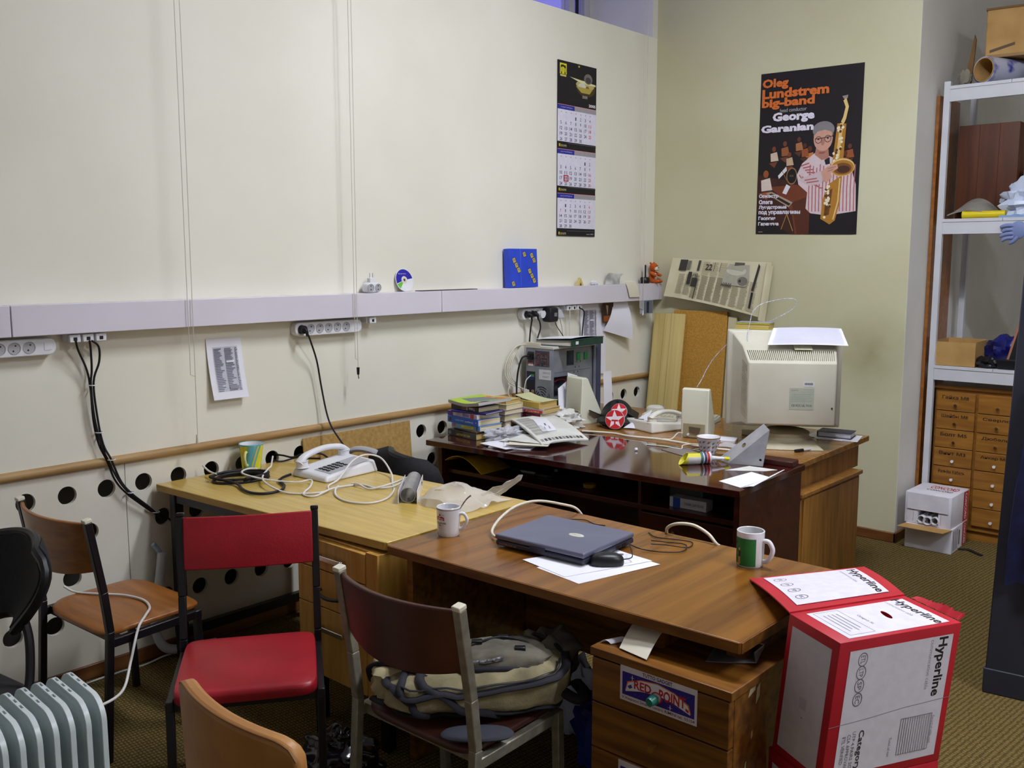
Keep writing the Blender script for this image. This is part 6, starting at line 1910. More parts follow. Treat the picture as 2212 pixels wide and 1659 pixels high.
t = thing('paperback', 'yellow-edged paperback with a blue picture cover lying on the monitor', 'book', (1.345, 4.545, ZD + .567), R(12), 'x')
del t['group']
MB().box(-.085, -.055, .003, .085, .052, .030).build('pages', PAGESY, t)
MB().box(-.088, -.058, 0, .088, .056, .003).build('back_cover', CV('lime', 190, 196, 50), t)
MB().box(-.088, -.058, .030, .088, .056, .033).build('front_cover', mat('picture_cover', S(120, 140, 176), S(190, 180, 170), rough=.35, scale=18), t)
MB().box(-.088, -.058, .026, .088, -.0572, .033).build('spine_edge', CV('lime', 190, 196, 50), t)
o = thing('printout', 'lined print-out lying over the top of the monitor', 'paper', (1.6, 4.45, 1.3))
def po(u, v):
    # drapes from the flat housing top down the slope towards the back
    loc = Matrix.Translation((1.585, 4.435, ZD)) @ Matrix.Rotation(R(33), 4, 'Z')
    y = .16 - .25 * v
    zz = .568 if y > .115 else .568 - (.115 - y) * (.052 / .145) + .004
    p = loc @ Vector((-.05 + .32 * u - .06 * v * (1 - u), y, zz + .006 + .004 * math.sin(3 * u) + .004 * v))
    return tuple(p)
WB(o).sheet(po, 12, 10, .0012).build('sheet', PAPER, o)
prints([Q((196, 196, 220), .06, .05 + .036 * k, .96, .058 + .036 * k) for k in range(26)], o, 'ruled_lines', fn=lambda a, b, q: tuple(Vector(po(a, b)) + Vector((0, 0, .0016 + q)) - o.location), lift=.0003)
q_ = Matrix.Translation((1.585, 4.435, ZD)) @ Matrix.Rotation(R(33), 4, 'Z')
yn = MB().sheet(lambda u, v: tuple(q_ @ Vector((.02 + .085 * u, .0 - .085 * v, .5205 - .034 * v))), 4, 4, .0016)
tag(yn.build('sticky_note', ink(226, 224, 196)), 'pale yellow note stuck to the sloping top of the monitor', 'note')
TWIST = mat('twisted_wire', S(140, 142, 176), S(220, 220, 230), rough=.4, scale=120)
cable('twisted_wire', 'thin twisted blue-white wire curling up from the monitor', [(1.445, 4.30, 1.215), (1.40, 4.36, 1.29), (1.38, 4.42, 1.355), (1.37, 4.47, 1.41), (1.40, 4.52, 1.45), (1.50, 4.58, 1.475), (1.54, 4.60, 1.465), (1.52, 4.60, 1.42), (1.45, 4.58, 1.375), (1.41, 4.57, 1.352)], .0018, TWIST)
cable('twisted_wire', 'thin twisted wire standing up behind the right speaker', [(1.14, 4.32, 1.012), (1.145, 4.36, 1.05), (1.15, 4.40, 1.10), (1.17, 4.44, 1.16), (1.21, 4.50, 1.23)], .0018, TWIST)

t = thing('notebook', 'dark grey hardback notebook on white papers right of the monitor', 'book', (1.70, 4.80, ZD + .004), R(10))
MB().box(-.082, -.055, .003, .080, .055, .026).build('pages', PAPER, t)
GNB = mat('notebook_cover', S(70, 70, 84), rough=.6)
MB().box(-.086, -.059, 0, .086, .059, .003).build('back_cover', GNB, t, bevel=.001)
MB().box(-.086, -.059, .026, .086, .059, .029).build('front_cover', GNB, t, bevel=.001)
MB().box(-.088, -.059, 0, -.083, .059, .029).build('spine', GNB, t, bevel=.001)
for i, (rz, dx, lb) in enumerate(((14, .02, 'white sheet under the dark grey notebook'), (-4, -.02, 'lower white sheet under the dark grey notebook'))):
    tag(MB().at((1.70 + dx, 4.795, ZD + .0008 + .0014 * i), rz=R(rz)).box(-.115, -.095, -.0006, .10, .095, .0006).build('paper_sheet', PAPER), lb, 'paper')

# flowered cup, glue cartridge, bracket, envelope, marker
t = thing('flowered_cup', 'flared white cup with small flowers and a gold rim', 'cup', (1.418, 3.972, ZD))
rad = mug(t, .036, .057, .083, flare=.25)
MB().lathe([(.0572, .080), (.0574, .0838)], 40, cap=False).build('gold_rim', mat('gold_rim', S(186, 130, 60), rough=.3, metal=.5), t)
rnd = random.Random(8)
it = []
for k in range(9):
    for j in range(3):
        x, y = .06 + .11 * k + .02 * rnd.random(), .16 + .27 * j + .08 * rnd.random()
        c = [(196, 70, 50), (90, 96, 150), (150, 90, 120)][(k + j) % 3]
        it += [E_(c, x, y, .026, .06, 8), E_((220, 190, 90), x, y, .01, .02, 6), P_((70, 110, 80), (x + .02, y + .05), (x + .05, y + .10), (x + .035, y + .03)), P_((70, 100, 90), (x - .04, y - .03), (x - .02, y - .09), (x - .01, y - .02))]
prints(it, t, 'flower_print', fn=lambda x, y, z: wrap(rad, .083, R(-175), R(230))(x, y * .083, z), lift=.0003)
t = thing('glue_cartridge', 'yellow and white sealant cartridge with a yellow nozzle cap lying down', 'cartridge', (1.53, 3.77, ZD + .027), R(52))
m = MB()
def half_tube(u, v):
    a = R(20) + R(320) * v
    return (-.115 + .075 * u + .02 * math.cos(a) * (1 - u), .0265 * math.cos(a + PI * .5), .0265 * math.sin(a + PI * .5))
MB().sheet(half_tube, 6, 24, .0014).build('cut_sleeve', mat('sleeve_yellow', S(214, 206, 60), rough=.35), t)
MB().sheet(lambda u, v: (-.100 + .058 * u, .0277 * math.cos(R(158 + 110 * v)), .0277 * math.sin(R(158 + 110 * v))), 2, 14, .0006).build('label', ink(206, 206, 204), t)
pipe(MB(), (-.040, 0, 0), (-.028, 0, 0), .0262, .003).build('dark_band', ink(70, 110, 110), t)
MB().cyl((-.028, 0, 0), (.012, 0, 0), .0266, .0266, 28).build('collar', WPLAST, t, bevel=.003)
MB().lathe([(.0268, 0), (.0269, .012)], 28, cap=False).build('red_band', ink(180, 40, 40), t, loc=(-.008, 0, 0), ry=PI / 2)
MB().lathe([(.0268, 0), (.0269, .012)], 28, cap=False).build('navy_band', ink(60, 60, 100), t, loc=(-.022, 0, 0), ry=PI / 2)
MB().cyl((.012, 0, 0), (.085, 0, -.006), .0105, .0065, 16).build('nozzle', WPLAST, t)
MB().cyl((.082, 0, -.006), (.135, 0, -.010), .0085, .0045, 16).build('nozzle_cap', mat('cap_yellow', S(222, 214, 20), rough=.35), t)
t = thing('metal_bracket', 'triangular folded steel bracket standing on the mahogany desk', 'bracket', (1.70, 3.86, ZD), R(14))
GALV = mat('galvanised_steel', S(186, 186, 192), S(166, 166, 174), rough=.42, metal=.6, scale=14)
m = MB()
A, B_, C_ = (-.10, 0, .002), (.055, 0, .002), (.075, .02, .165)
m.add([A, B_, C_, (-.10, .002, .002), (.055, .002, .002), (.075, .022, .165)], [(0, 1, 2), (5, 4, 3), (0, 3, 4, 1), (1, 4, 5, 2), (2, 5, 3, 0)])
pl1 = m.build('face_plate', GALV, t)
m = MB()
D_ = [(-.10, 0, .002), (.075, .02, .165), (.035, .075, .182), (-.165, .045, .004)]
m.add(D_ + [(a, b_ + .0, c + .002) for a, b_, c in D_], [(0, 1, 2, 3), (7, 6, 5, 4), (0, 4, 5, 1), (1, 5, 6, 2), (2, 6, 7, 3), (3, 7, 4, 0)])
pl2 = m.build('flange', GALV, t)
cut(pl1, MB().cyl((.042, -.02, .03), (.042, .02, .03), .006, .006, 14))
def onfl(u, v):
    a, b_, c, d = [Vector(p) for p in D_]
    return (a * (1 - u) + b_ * u) * (1 - v) + (d * (1 - u) + c * u) * v
nn = (Vector(D_[1]) - Vector(D_[0])).cross(Vector(D_[3]) - Vector(D_[0])).normalized()
c = onfl(.48, .45)
cut(pl2, MB().cyl(c - nn * .02, c + nn * .02, .012, .012, 16))
t = thing('open_envelope', 'white envelope with raised flap at the corner of the mahogany desk', 'envelope', (1.79, 3.6, ZD))
EV = [Vector(p) for p in ((1.745, 3.495, ZD + .001), (1.868, 3.452, ZD + .001), (1.882, 3.70, ZD + .001), (1.765, 3.745, ZD + .001))]
WB(t).sheet(lambda u, v: tuple((EV[0] * (1 - u) + EV[1] * u) * (1 - v) + (EV[3] * (1 - u) + EV[2] * u) * v), 4, 4, .0015).build('pocket', PAPER, t)
WB(t).sheet(lambda u, v: tuple((EV[1] * (1 - u) + EV[2] * u) + Vector((.004 + .045 * v, .02 * v, .040 * math.sin(v * 1.4) * (.25 + .75 * u)))), 8, 6, .001).build('flap', PAPER, t)
t = thing('marker_pen', 'black and clear marker pen lying before the monitor', 'pen', (1.742, 4.34, ZD + .007), R(70))
MB().cyl((-.07, 0, 0), (-.02, 0, 0), .008, .008, 14).build('cap', BPLAST, t)
MB().cyl((-.02, 0, 0), (.04, 0, 0), .0068, .0068, 14).build('barrel', mat('clear_barrel', S(196, 196, 200), rough=.2), t)
MB().cyl((.04, 0, 0), (.065, 0, -.001), .0045, .0015, 12).build('tip', BPLAST, t)
tag(MB().prism([(1.20, 3.90), (1.36, 3.84), (1.42, 3.92), (1.30, 4.0), (1.21, 3.985)], ZD, ZD + .002).build('grey_film', mat('grey_film', S(120, 112, 116), rough=.2)), 'flat grey film offcut lying before the flowered cup', 'film')
tag(MB().blob((1.12, 3.80, ZD + .007), (.009, .008, .008), amp=.3, nu=12, nv=8, floor=ZD).build('paper_pellet', PAPER), 'tiny white paper pellet on the mahogany desk', 'pellet')
tag(MB().prism([(1.66, 3.70), (1.80, 3.80), (1.83, 3.86), (1.70, 3.85)], ZD, ZD + .0012).build('paper_offcut', NEWSW), 'grey paper offcut under the steel bracket', 'paper')

# ---- things on the shelf under the mahogany top
ZS = .5972
tag(MB().sheet(lambda u, v: (.225 + .24 * u, 3.375 + .02 * u + .22 * v, ZS + .003 + .075 * math.sin(PI * (.2 + .8 * u)) * (1 - .35 * v)), 10, 6, .003).build('yellow_envelope', mat('yellow_envelope', S(226, 184, 40), S(208, 164, 30), rough=.5, scale=14)), 'bulging yellow padded envelope on the shelf under the mahogany top', 'envelope')
tag(MB().blob((.72, 3.62, ZS + .022), (.18, .12, .024), amp=.5, seed=6, e=.7, floor=ZS, nu=24, nv=10).build('black_folder', BFILM, ang=20), 'crumpled black folder on the shelf under the mahogany top', 'folder')
t = thing('cartridge_box', 'white carton with blue stripe on the shelf under the mahogany top', 'box', (1.585, 3.545, ZS), R(2))
MB().box(-.09, -.03, 0, .09, .03, .045).build('carton', WCARD, t, bevel=.002)
prints([Q((40, 84, 180), .10, 0, .30, 1), T((70, 90, 140), 'TONER CARTRIDGE', .40, .38, .93, .62, .01)], t, 'print', o=(-.09, -.03, 0), w=.18, h=.045, lift=.0005)
t = thing('brown_box', 'grey carton standing behind the white one under the mahogany top', 'box', (1.50, 3.66, ZS), R(-4))
MB().box(-.08, -.03, 0, .10, .05, .11).build('carton', mat('grey_carton', S(120, 124, 128), rough=.7), t, bevel=.002)
tag(MB().at((1.02, 3.56, ZS)).lathe([(0, 0), (.03, 0), (.032, .012), (.03, .016), (0, .016)], 24).build('tape_roll', mat('tape_yellow', S(170, 136, 30), rough=.4)), 'small yellow tape roll on the shelf under the mahogany top', 'tape')

# ================================================================== cable cartons beside the walnut desk
BLK, GRY = (28, 26, 30), (120, 118, 126)
def carton(name, label, Lf, N_, R_, top, bot, shift, flap=None, full=True):
    """carton given by three top corners (left, near, right); the bottom is shifted (settled, leaning carton)"""
    Lf, N_, R_ = [Vector((*p, top)) for p in (Lf, N_, R_)]
    Bk = Lf + R_ - N_
    dn = Vector((shift[0], shift[1], bot - top))
    t = thing(name, label, 'box', ((Lf.x + R_.x) / 2 + shift[0], (Lf.y + R_.y) / 2 + shift[1], bot))
    m = WB(t)
    b_ = [Lf + dn, N_ + dn, R_ + dn, Bk + dn]
    m.hexa(b_, [Lf, N_, R_, Bk])
    body = m.build('carton', REDINK, t, bevel=.003)
    W_ = (224, 220, 230)
    L0 = t.location
    def face(items, o, u, v, nm='panel_print'):
        prints(items, body, nm, o=o - L0, u=u, v=v, w=u.length, h=v.length, lift=.0008, step=.00005)
    def logos(x, ys, s_=.045, horiz=False):
        out = []
        for k, y in enumerate(ys):
            cx, cy = (x, y) if not horiz else (y, x)
            out += [ring_(GRY, cx, cy, s_, .008, .8, 18), TR(GRY, ('ETL', 'LTP', 'SP', 'EC')[k], cx - .018, cy - .028, cx + .018, cy + .028, .01)]
        return out
    # long side towards the camera
    it = [Q(W_, .09, .06, .94, .93)]
    it += [TR(BLK, 'Hyperline', .80, .50, .90, .92, .03), TR(GRY, 'communication cable', .755, .56, .785, .91, 0)]
    it += logos(.20, (.86, .77, .68, .585))
    it += [L_((150, 146, 152), .004, (.0, .42), (.3, .435), (.6, .46), (1, .475)), TR((60, 58, 64), 'Category 5', .245, .02, .30, .36, .02), TR(GRY, 'UTP 4 PAIRS SOLID', .205, .04, .23, .36, .0), TR(GRY, 'CSA APPROVAL', .165, .1, .19, .345, .0), TR(GRY, 'ETL VERIFIED', .125, .14, .15, .335, .0), TR(GRY, 'Total of run', .52, .12, .54, .26, 0)]
    x0, x1, y0, y1 = .60, .86, .12, .38
    for k in range(14):
        it.append(L_((110, 108, 120), .004, (x0 + (x1 - x0) * k / 13, y0), (x0 + (x1 - x0) * k / 13, y1)))
    it += [L_((110, 108, 120), .004, (x0, y0), (x1, y0)), L_((110, 108, 120), .004, (x0, y1), (x1, y1)), TR(GRY, 'Record of cable used', .865, .16, .885, .36, 0)]
    face(it, N_ + dn, R_ - N_, -dn)
    # short side
    face([Q((214, 210, 220), .10, .06, .88, .93), Q((196, 192, 204), .42, .42, .56, .5), E_((120, 110, 100), .50, .36, .01, .006, 8)], Lf + dn, N_ - Lf, -dn)
    # top
    hx, hy, ha, hb_, sk = .48, .61, .125, .024, .012
    angs = [2 * PI * k / 40 for k in range(40)]
    X0, Y0_, X1_, Y1_ = .10 - hx, .10 - hy, .93 - hx, .93 - hy
    angs += [math.atan2((Y + sk / ha * X) / hb_, X / ha) % (2 * PI) for X in (X0, X1_) for Y in (Y0_, Y1_)]
    angs = sorted(angs) + [sorted(angs)[0] + 2 * PI]
    inner, outer = [], []
    for a in angs:
        dx, dy = ha * math.cos(a), hb_ * math.sin(a) - sk * math.cos(a)
        k_ = min((X1_ if dx > 0 else X0) / dx if abs(dx) > 1e-9 else 1e9, (Y1_ if dy > 0 else Y0_) / dy if abs(dy) > 1e-9 else 1e9)
        inner.append((hx + dx, hy + dy))
        outer.append((hx + dx * k_, hy + dy * k_))
    hole = [Lf + (N_ - Lf) * a + (Bk - Lf) * b2 for a, b2 in inner[:-1]]
    n_ = len(hole)
    hm = WB(t)
    hm.add([p + Vector((0, 0, .02)) for p in hole] + [p - Vector((0, 0, .15)) for p in hole], [tuple(range(n_)), tuple(reversed(range(n_, 2 * n_)))] + [(k, (k + 1) % n_, (k + 1) % n_ + n_, k + n_) for k in range(n_)])
    cut(body, hm)
    it = [('s', W_, inner, outer), T(BLK, 'Hyperline', .08, .80, .93, .90, .03), T(GRY, 'communication cable', .12, .755, .62, .785), T((60, 58, 64), 'Category 5e', .36, .40, .66, .43, .01),
          L_(GRY, .004, (.14, .14), (.86, .14)), L_(GRY, .004, (.14, .34), (.86, .34)), L_(GRY, .006, (.14, .14), (.14, .34)), L_(GRY, .006, (.86, .14), (.86, .34))]
    for k in range(4):
        it.append(Q((170, 168, 178), .24, .18 + .035 * k, .76 - .05 * (k % 2), .190 + .035 * k))
    face(it, Lf, N_ - Lf, Bk - Lf, 'top_print')
    if flap:
        FL, FR = Vector(flap[0]), Vector(flap[1])
        m = WB(t)
        def ff(u, v):
            a = FL.lerp(Lf + Vector((0, 0, .001)), u)
            b_ = FR.lerp(Bk + Vector((0, 0, .001)), u)
            p = a.lerp(b_, v)
            return (p.x, p.y, p.z + .006 * math.sin(PI * u))
        fl = m.sheet(ff, 10, 8, .004).build('flap', REDINK, t)
        it = [Q(W_, .06, .10, .90, .90), T(BLK, 'Hyperline', .10, .78, .88, .88, .03), T(GRY, 'communication cable', .12, .735, .55, .76)]
        for k, x in enumerate((.20, .38, .56, .74)):
            it += [ring_(GRY, x, .20, .05, .008, .9, 18), T(GRY, ('ETL', 'LTP', 'SP', 'EC')[k], x - .03, .185, x + .03, .215, .01)]
        prints(it, fl, 'flap_print', fn=lambda a, b, q: tuple(Vector(ff(a, b)) - L0 + Vector((0, 0, .0032 + q))), lift=.0006, step=.00005)
        def rag(u, v):
            p = (Bk + Vector((0, 0, .001))).lerp(R_ + Vector((0, 0, .001)), .12 + .85 * u)
            hh = (.010 + .018 * abs(noise.noise(Vector((u * 9, 3, 1))))) * v * (.5 + u)
            return (p.x + .012 * v + .004 * math.sin(u * 30), p.y + .008 * v, p.z + hh)
        WB(t).sheet(rag, 26, 3, .0012).build('torn_tape', REDINK, t)
    return t
carton('cable_carton', 'white and red cable carton with its flap open onto the walnut desk', (2.708, 2.141), (2.878, 2.0445), (3.045, 2.362), .81, .444, (-.033, .0), flap=((2.437, 2.453, .7535), (2.655, 2.752, .764)))
carton('cable_carton', 'second white and red cable carton underneath the open one', (2.664, 2.145), (2.842, 2.035), (3.012, 2.362), .4435, 0, (.0, .0))

# ================================================================== the backpack on the brown chair
t = thing('backpack', 'khaki canvas backpack with dark trim lying on the dark brown chair', 'backpack', (1.93, 1.835, .4505), R(44))
def body(u, v):
    a = 2 * PI * u
    ph = -PI / 2 + PI * v
    e = .62
    f = lambda x, k: math.copysign(abs(x) ** k, x)
    c, s_ = math.cos(a), math.sin(a)
    x, y = f(c, e) * f(math.cos(ph), .55), f(s_, e) * f(math.cos(ph), .55)
    z_ = f(math.sin(ph), .8)
    lump = 1 + .10 * noise.noise(Vector((x * 2.1, y * 2.4, z_ * 2 + 3)))
    z0 = .062 + .058 * z_ * lump + (.03 * max(0, x) if z_ > 0 else 0) + .012 * noise.noise(Vector((x * 4, y * 5, 1)))
    return (.255 * x * lump, .165 * y * lump * (1 - .12 * x), max(0, z0))
MB().grid(body, 44, 18, cu=True).build('body', KHAKI, t, ang=70)
def ridge(name, pts, r, mm=NAVYT, lift=.004, flat=.55):
    """band following the body surface through (u, v) points"""
    P = []
    for u, v in smooth([(u, v, 0) for u, v in pts], 6) and [(p.x, p.y) for p in smooth([(u, v, 0) for u, v in pts], 6)]:
        p = Vector(body(u, v))
        q = (Vector(body(u + .004, v)) - Vector(body(u - .004, v))).cross(Vector(body(u, min(.999, v + .01))) - Vector(body(u, max(.001, v - .01))))
        q = q.normalized() if q.length > 1e-9 else Vector((0, 0, 1))
        P.append(p + q * lift)
    return MB().tube(P, r, 8, flat=flat, up=(0, 0, 1)).build(name, mm, t, ang=70)
ridge('trim', [(.52, .60), (.62, .58), (.72, .60), (.82, .60), (.92, .60), (1.0, .62), (1.08, .62)], .013)
ridge('trim', [(.55, .30), (.65, .30), (.75, .32), (.85, .30), (.95, .34)], .010)
ridge('trim', [(.58, .86), (.66, .74), (.71, .60), (.745, .44), (.77, .22)], .013)
ridge('trim', [(.50, .80), (.60, .70), (.66, .52), (.69, .36)], .011)
ridge('zip', [(.60, .66), (.72, .665), (.85, .66), (.97, .67)], .004, BPLAST, .008)
GCAN = mat('grey_canvas', S(106, 100, 86), S(82, 78, 68), rough=.9, scale=16)
PCAN = mat('pale_canvas', S(186, 174, 136), S(156, 144, 108), rough=.9, scale=16)
# raised front pouch with its own dark rim, side pouch, rolled lid
MB().blob((.075, -.005, .125), (.125, .085, .030), e=.6, amp=.25, sc=2.8, seed=2, nu=32, nv=12).build('front_pocket', GCAN, t, ang=70)
MB().tube([(.075 + .128 * math.copysign(abs(math.cos(a)) ** .6, math.cos(a)), -.005 + .088 * math.copysign(abs(math.sin(a)) ** .6, math.sin(a)), .118 + .004 * math.sin(3 * a)) for a in [2 * PI * k / 40 for k in range(40)]], .010, 8, closed=True).build('pocket_trim', NAVYT, t, ang=70)
MB().blob((.205, .075, .085), (.085, .075, .065), e=.7, amp=.45, sc=2.6, seed=8, nu=28, nv=14, floor=0).build('side_pocket', GCAN, t, ang=70)
MB().tube(smooth([(.12, .14, .10), (.16, .09, .148), (.22, .03, .145), (.27, .0, .09)], 6), .008, 8, flat=.6).build('side_trim', NAVYT, t, ang=70)
MB().blob((-.215, .02, .060), (.085, .085, .058), e=.75, amp=.45, sc=2.4, seed=12, nu=28, nv=14, floor=0).build('rolled_flap', PCAN, t, ang=70)
MB().tube(smooth([(-.30, .06, .03), (-.30, .02, .085), (-.25, -.03, .118), (-.18, -.07, .115), (-.12, -.10, .10), (-.04, -.125, .085)], 6), .012, 8, flat=.6).build('flap_trim', NAVYT, t, ang=70)
MB().tube(smooth([(-.29, -.02, .014), (-.25, -.085, .03), (-.19, -.115, .045), (-.13, -.12, .04)], 6), .012, 8, flat=.6).build('flap_trim', NAVYT, t, ang=70)
# shoulder straps
MB().sheet(lambda u, v: (-.17 + .17 * u, .03 - .13 * u + .06 * (v - .5) + .02 * (v - .5) * math.sin(9 * u), .140 - .045 * u * u + .010 * math.sin(PI * v) + .003 * math.sin(26 * u)), 20, 6, .010).build('shoulder_strap', NAVYT, t, bevel=.003)
MB().blob((.0, -.225, .010), (.095, .042, .011), e=.85, nu=28, nv=8, floor=.0).build('strap_pad', mat('slate_pad', S(44, 46, 56), rough=.8), t)
MB().tube(smooth([(.22, -.05, .05), (.27, -.08, .03), (.30, -.06, .03), (.28, .0, .04)], 6), .020, 8, flat=.6).build('strap_end', NAVYT, t, ang=70)
for (x, y) in ((.0, .02), (.075, .05), (.12, -.03)):
    MB().box(x - .015, y - .010, .148, x + .015, y + .010, .162).build('buckle', BPLAST, t, bevel=.002)
MB().tube(smooth([(-.03, .0, .150), (.03, .03, .158), (.08, .045, .158), (.14, .02, .152), (.17, -.02, .14)], 5), .0045, 6).build('lace', NAVYT, t)
MB().tube(smooth([(-.02, -.075, .136), (.03, -.082, .142), (.07, -.075, .148)], 5), .006, 6).build('twisted_cord', mat('speckled_cord', S(150, 150, 150), S(40, 40, 44), rough=.8, scale=120), t)

# ================================================================== on the floor
t = thing('bin_bag', 'glossy black bin bag on the floor between the red and the brown chair', 'bag', (1.36, 1.79, 0), 0)
MB().blob((0, 0, .08), (.15, .115, .09), amp=.30, sc=2.6, seed=17, nu=72, nv=40, floor=0).build('film', BFILM, t, ang=80)
MB().blob((.04, -.02, .155), (.05, .04, .04), amp=.6, sc=3, seed=3, nu=30, nv=16).build('knot', BFILM, t, ang=80)
t = thing('blue_bag', 'blue fabric bag on the floor under the walnut desk beside the pedestal', 'bag', (1.98, 2.46, 0))
BLUEB = mat('blue_bag_cloth', S(34, 56, 150), S(22, 36, 110), rough=.6, scale=10)
MB().blob((0, 0, .11), (.15, .11, .13), amp=.4, sc=2.2, seed=30, e=.8, nu=34, nv=18, floor=0).build('bag', BLUEB, t, ang=40)
t = thing('white_carrier_bag', 'white carrier bag leaning behind the blue bag under the walnut desk', 'bag', (1.76, 2.54, 0))
MB().blob((-.02, .0, .13), (.11, .045, .16), amp=.4, sc=2.5, seed=31, nu=30, nv=18, floor=0).build('film', mat('white_film', S(196, 206, 226), rough=.3), t, ang=25)
for i in range(5):
    r_ = .05 + .006 * i
    cable('coiled_lead', ('lowest coil of ivory lead lying on the blue bag', 'second coil of lead lying on the blue bag', 'third coil of grey lead lying on the blue bag', 'fourth coil of black lead lying on the blue bag', 'topmost coil of ivory lead lying on the blue bag')[i],
          [(2.07 + r_ * math.cos(a) * .8, 2.37 + r_ * math.sin(a), .20 + .012 * i + .03 * math.cos(a * 1 + i)) for a in [2 * PI * k / 10 * .97 + i for k in range(11)]], .0035, (IVC, GPLAST, GPLAST, BRUBBER, IVC)[i])
cable('white_hose', 'white corrugated hose running down the vent panels to the floor', [(.045, 1.90, .46), (.045, 1.885, .36), (.05, 1.86, .24), (.055, 1.85, .14), (.06, 1.88, .06), (.07, 1.95, .03), (.10, 2.1, .022)], .020, mat('white_hose', S(206, 210, 216), rough=.4))
cable('blue_marker_cable', 'pale blue cable tag hanging on the vent panel above the hose', [(.028, 1.87, .50), (.03, 1.885, .48), (.03, 1.90, .45)], .010, mat('pale_blue_plastic', S(176, 196, 226), rough=.4))
cable('black_floor_cord', 'black cord hanging from a vent hole behind the red chair down to the floor', [(-.03, 1.94, .60), (.02, 1.96, .58), (.05, 1.99, .50), (.06, 1.98, .38), (.07, 1.95, .24), (.075, 1.93, .12), (.09, 1.95, .03), (.14, 2.0, .006)], .004, BRUBBER)
cable('white_floor_cord', 'thin white cord lying on the carpet along the baseboard', [(.045, 1.55, .004), (.04, 1.70, .004), (.05, 1.80, .004), (.045, 1.9, .012), (.05, 2.0, .004)], .004, WCABLE)
cable('radiator_cord', 'white cord trailing over the plywood chair seat down to the radiator', [(.20, 1.43, .475), (.235, 1.455, .455), (.32, 1.50, .456), (.40, 1.555, .456), (.50, 1.58, .456), (.59, 1.56, .456), (.655, 1.51, .456), (.71, 1.455, .44), (.82, 1.37, .38), (.95, 1.28, .36), (1.08, 1.16, .40), (1.20, 1.06, .47), (1.27, 1.015, .52)], .0045, WCABLE)
tag(MB().blob((.62, 1.86, .008), (.016, .012, .009), amp=.3, nu=12, nv=8, floor=0).build('paper_pellet', mat('grey_scrap', S(110, 116, 140), rough=.6)), 'small crumpled scrap on the carpet under the yellow desk', 'pellet')
cable('black_strap', 'short black strap lying on the carpet before the drawer cabinet', [(2.07, 5.72, .006), (2.12, 5.74, .008), (2.18, 5.70, .006), (2.21, 5.68, .006)], .010, BRUBBER, flat=.4)

# white cartons by the niche corner
RB = (190, 40, 50)
t = thing('white_carton', 'lower white carton with an open flap beside the drawer cabinet', 'box', (1.935, 5.735, 0), R(2))
MB().box(-.13, -.15, 0, .13, .155, .145).build('carton', WCARD, t, bevel=.003)
MB().hexa([(-.15, -.235, .139), (.10, -.235, .136), (.13, -.15, .141), (-.13, -.15, .141)], [(-.15, -.235, .142), (.10, -.235, .139), (.13, -.15, .1445), (-.13, -.15, .1445)]).build('flap', CARDB, t)
prints([Q(RB, .70, .03, .97, .97), TR((236, 230, 236), 'CONCORD', .77, .08, .90, .92, .02), Q((110, 110, 120), .1, .1, .14, .9), Q((110, 110, 120), .22, .1, .25, .9), Q((110, 110, 120), .45, .2, .52, .8), Q((110, 110, 120), .33, .1, .36, .9)], t, 'side_print', o=(.13, -.15, 0), u=(0, 1, 0), v=(0, 0, 1), w=.305, h=.145, lift=.001)
t = thing('white_carton', 'upper white carton with plastic tube ends showing in its torn opening', 'box', (1.93, 5.725, .1455), R(-1))
m = MB()
m.box(-.13, -.13, 0, .13, .165, .185)
wc = m.build('carton', WCARD, t, bevel=.004)
MB().box(-.115, -.137, .085, .115, -.131, .183).build('front_flap', WCARD, t, bevel=.001)
cut(wc, MB().box(-.055, -.2, .012, .06, .10, .084))
for (x, z_, r_) in ((-.03, .035, .022), (.005, .03, .024), (.045, .036, .022)):
    q = MB()
    pipe(q, (x, -.136 - .01, z_), (x, .08, z_), r_, .003, 20)
    q.build('tube_end', WPLAST, t)
prints([Q(RB, .70, .03, .97, .97), TR((236, 230, 236), 'CONCORD', .77, .08, .90, .92, .02)], t, 'side_print', o=(.13, -.13, 0), u=(0, 1, 0), v=(0, 0, 1), w=.295, h=.185, lift=.001)
prints([T((190, 60, 64), 'CONCORD', .30, .55, .90, .80, .02), T((60, 60, 66), 'CONCORD', .30, .36, .86, .48, .01)], t, 'top_print', o=(-.13, -.13, .185), u=(1, 0, 0), v=(0, 1, 0), w=.26, h=.295, lift=.001)
for i, x in enumerate((-.08, .0, .075)):
    MB().box(x - .001, -.1313, .012, x + .001, -.1306, .07).build('print_mark', ink(150, 150, 160), t)

# ================================================================== on the metal shelving
ZA, ZB, ZC = 2.6625, 1.9075, 1.0475
t = thing('wrapped_roll', 'hollow roll wrapped in white and blue film on the top shelf', 'roll', (1.985, 5.93, ZA + .0735))
WRAP = mat('roll_wrap', S(176, 178, 196), S(60, 66, 150), rough=.3, scale=9, lo=.5, hi=.62)
d_ = Vector((.42, .9, 0)).normalized()
q = MB()
pipe(q, (0, 0, 0), tuple(d_ * .45), .0735, .006, 30)
q.build('wrapping', WRAP, t)
q = MB()
pipe(q, tuple(d_ * -.004), tuple(d_ * .44), .0665, .004, 30)
q.build('core', CARDB, t)
MB().cyl(tuple(d_ * .435), tuple(d_ * .44), .064, .064, 30).build('end_disc', CARDB, t)
t = thing('wrapped_roll', 'second thinner grey roll lying behind the blue wrapped roll', 'roll', (2.25, 5.97, ZA + .06))
q = MB()
pipe(q, (0, 0, 0), (.42, .30, 0), .0595, .005, 26)
q.build('wrapping', mat('grey_wrap', S(150, 152, 160), rough=.4), t)
t = thing('storage_carton', 'brown cardboard carton with a white label on the rolls atop the shelving', 'box', (2.22, 6.2, ZA + .148), R(8))
MB().box(-.28, -.16, 0, .30, .16, .27).build('carton', CARDB, t, bevel=.005)
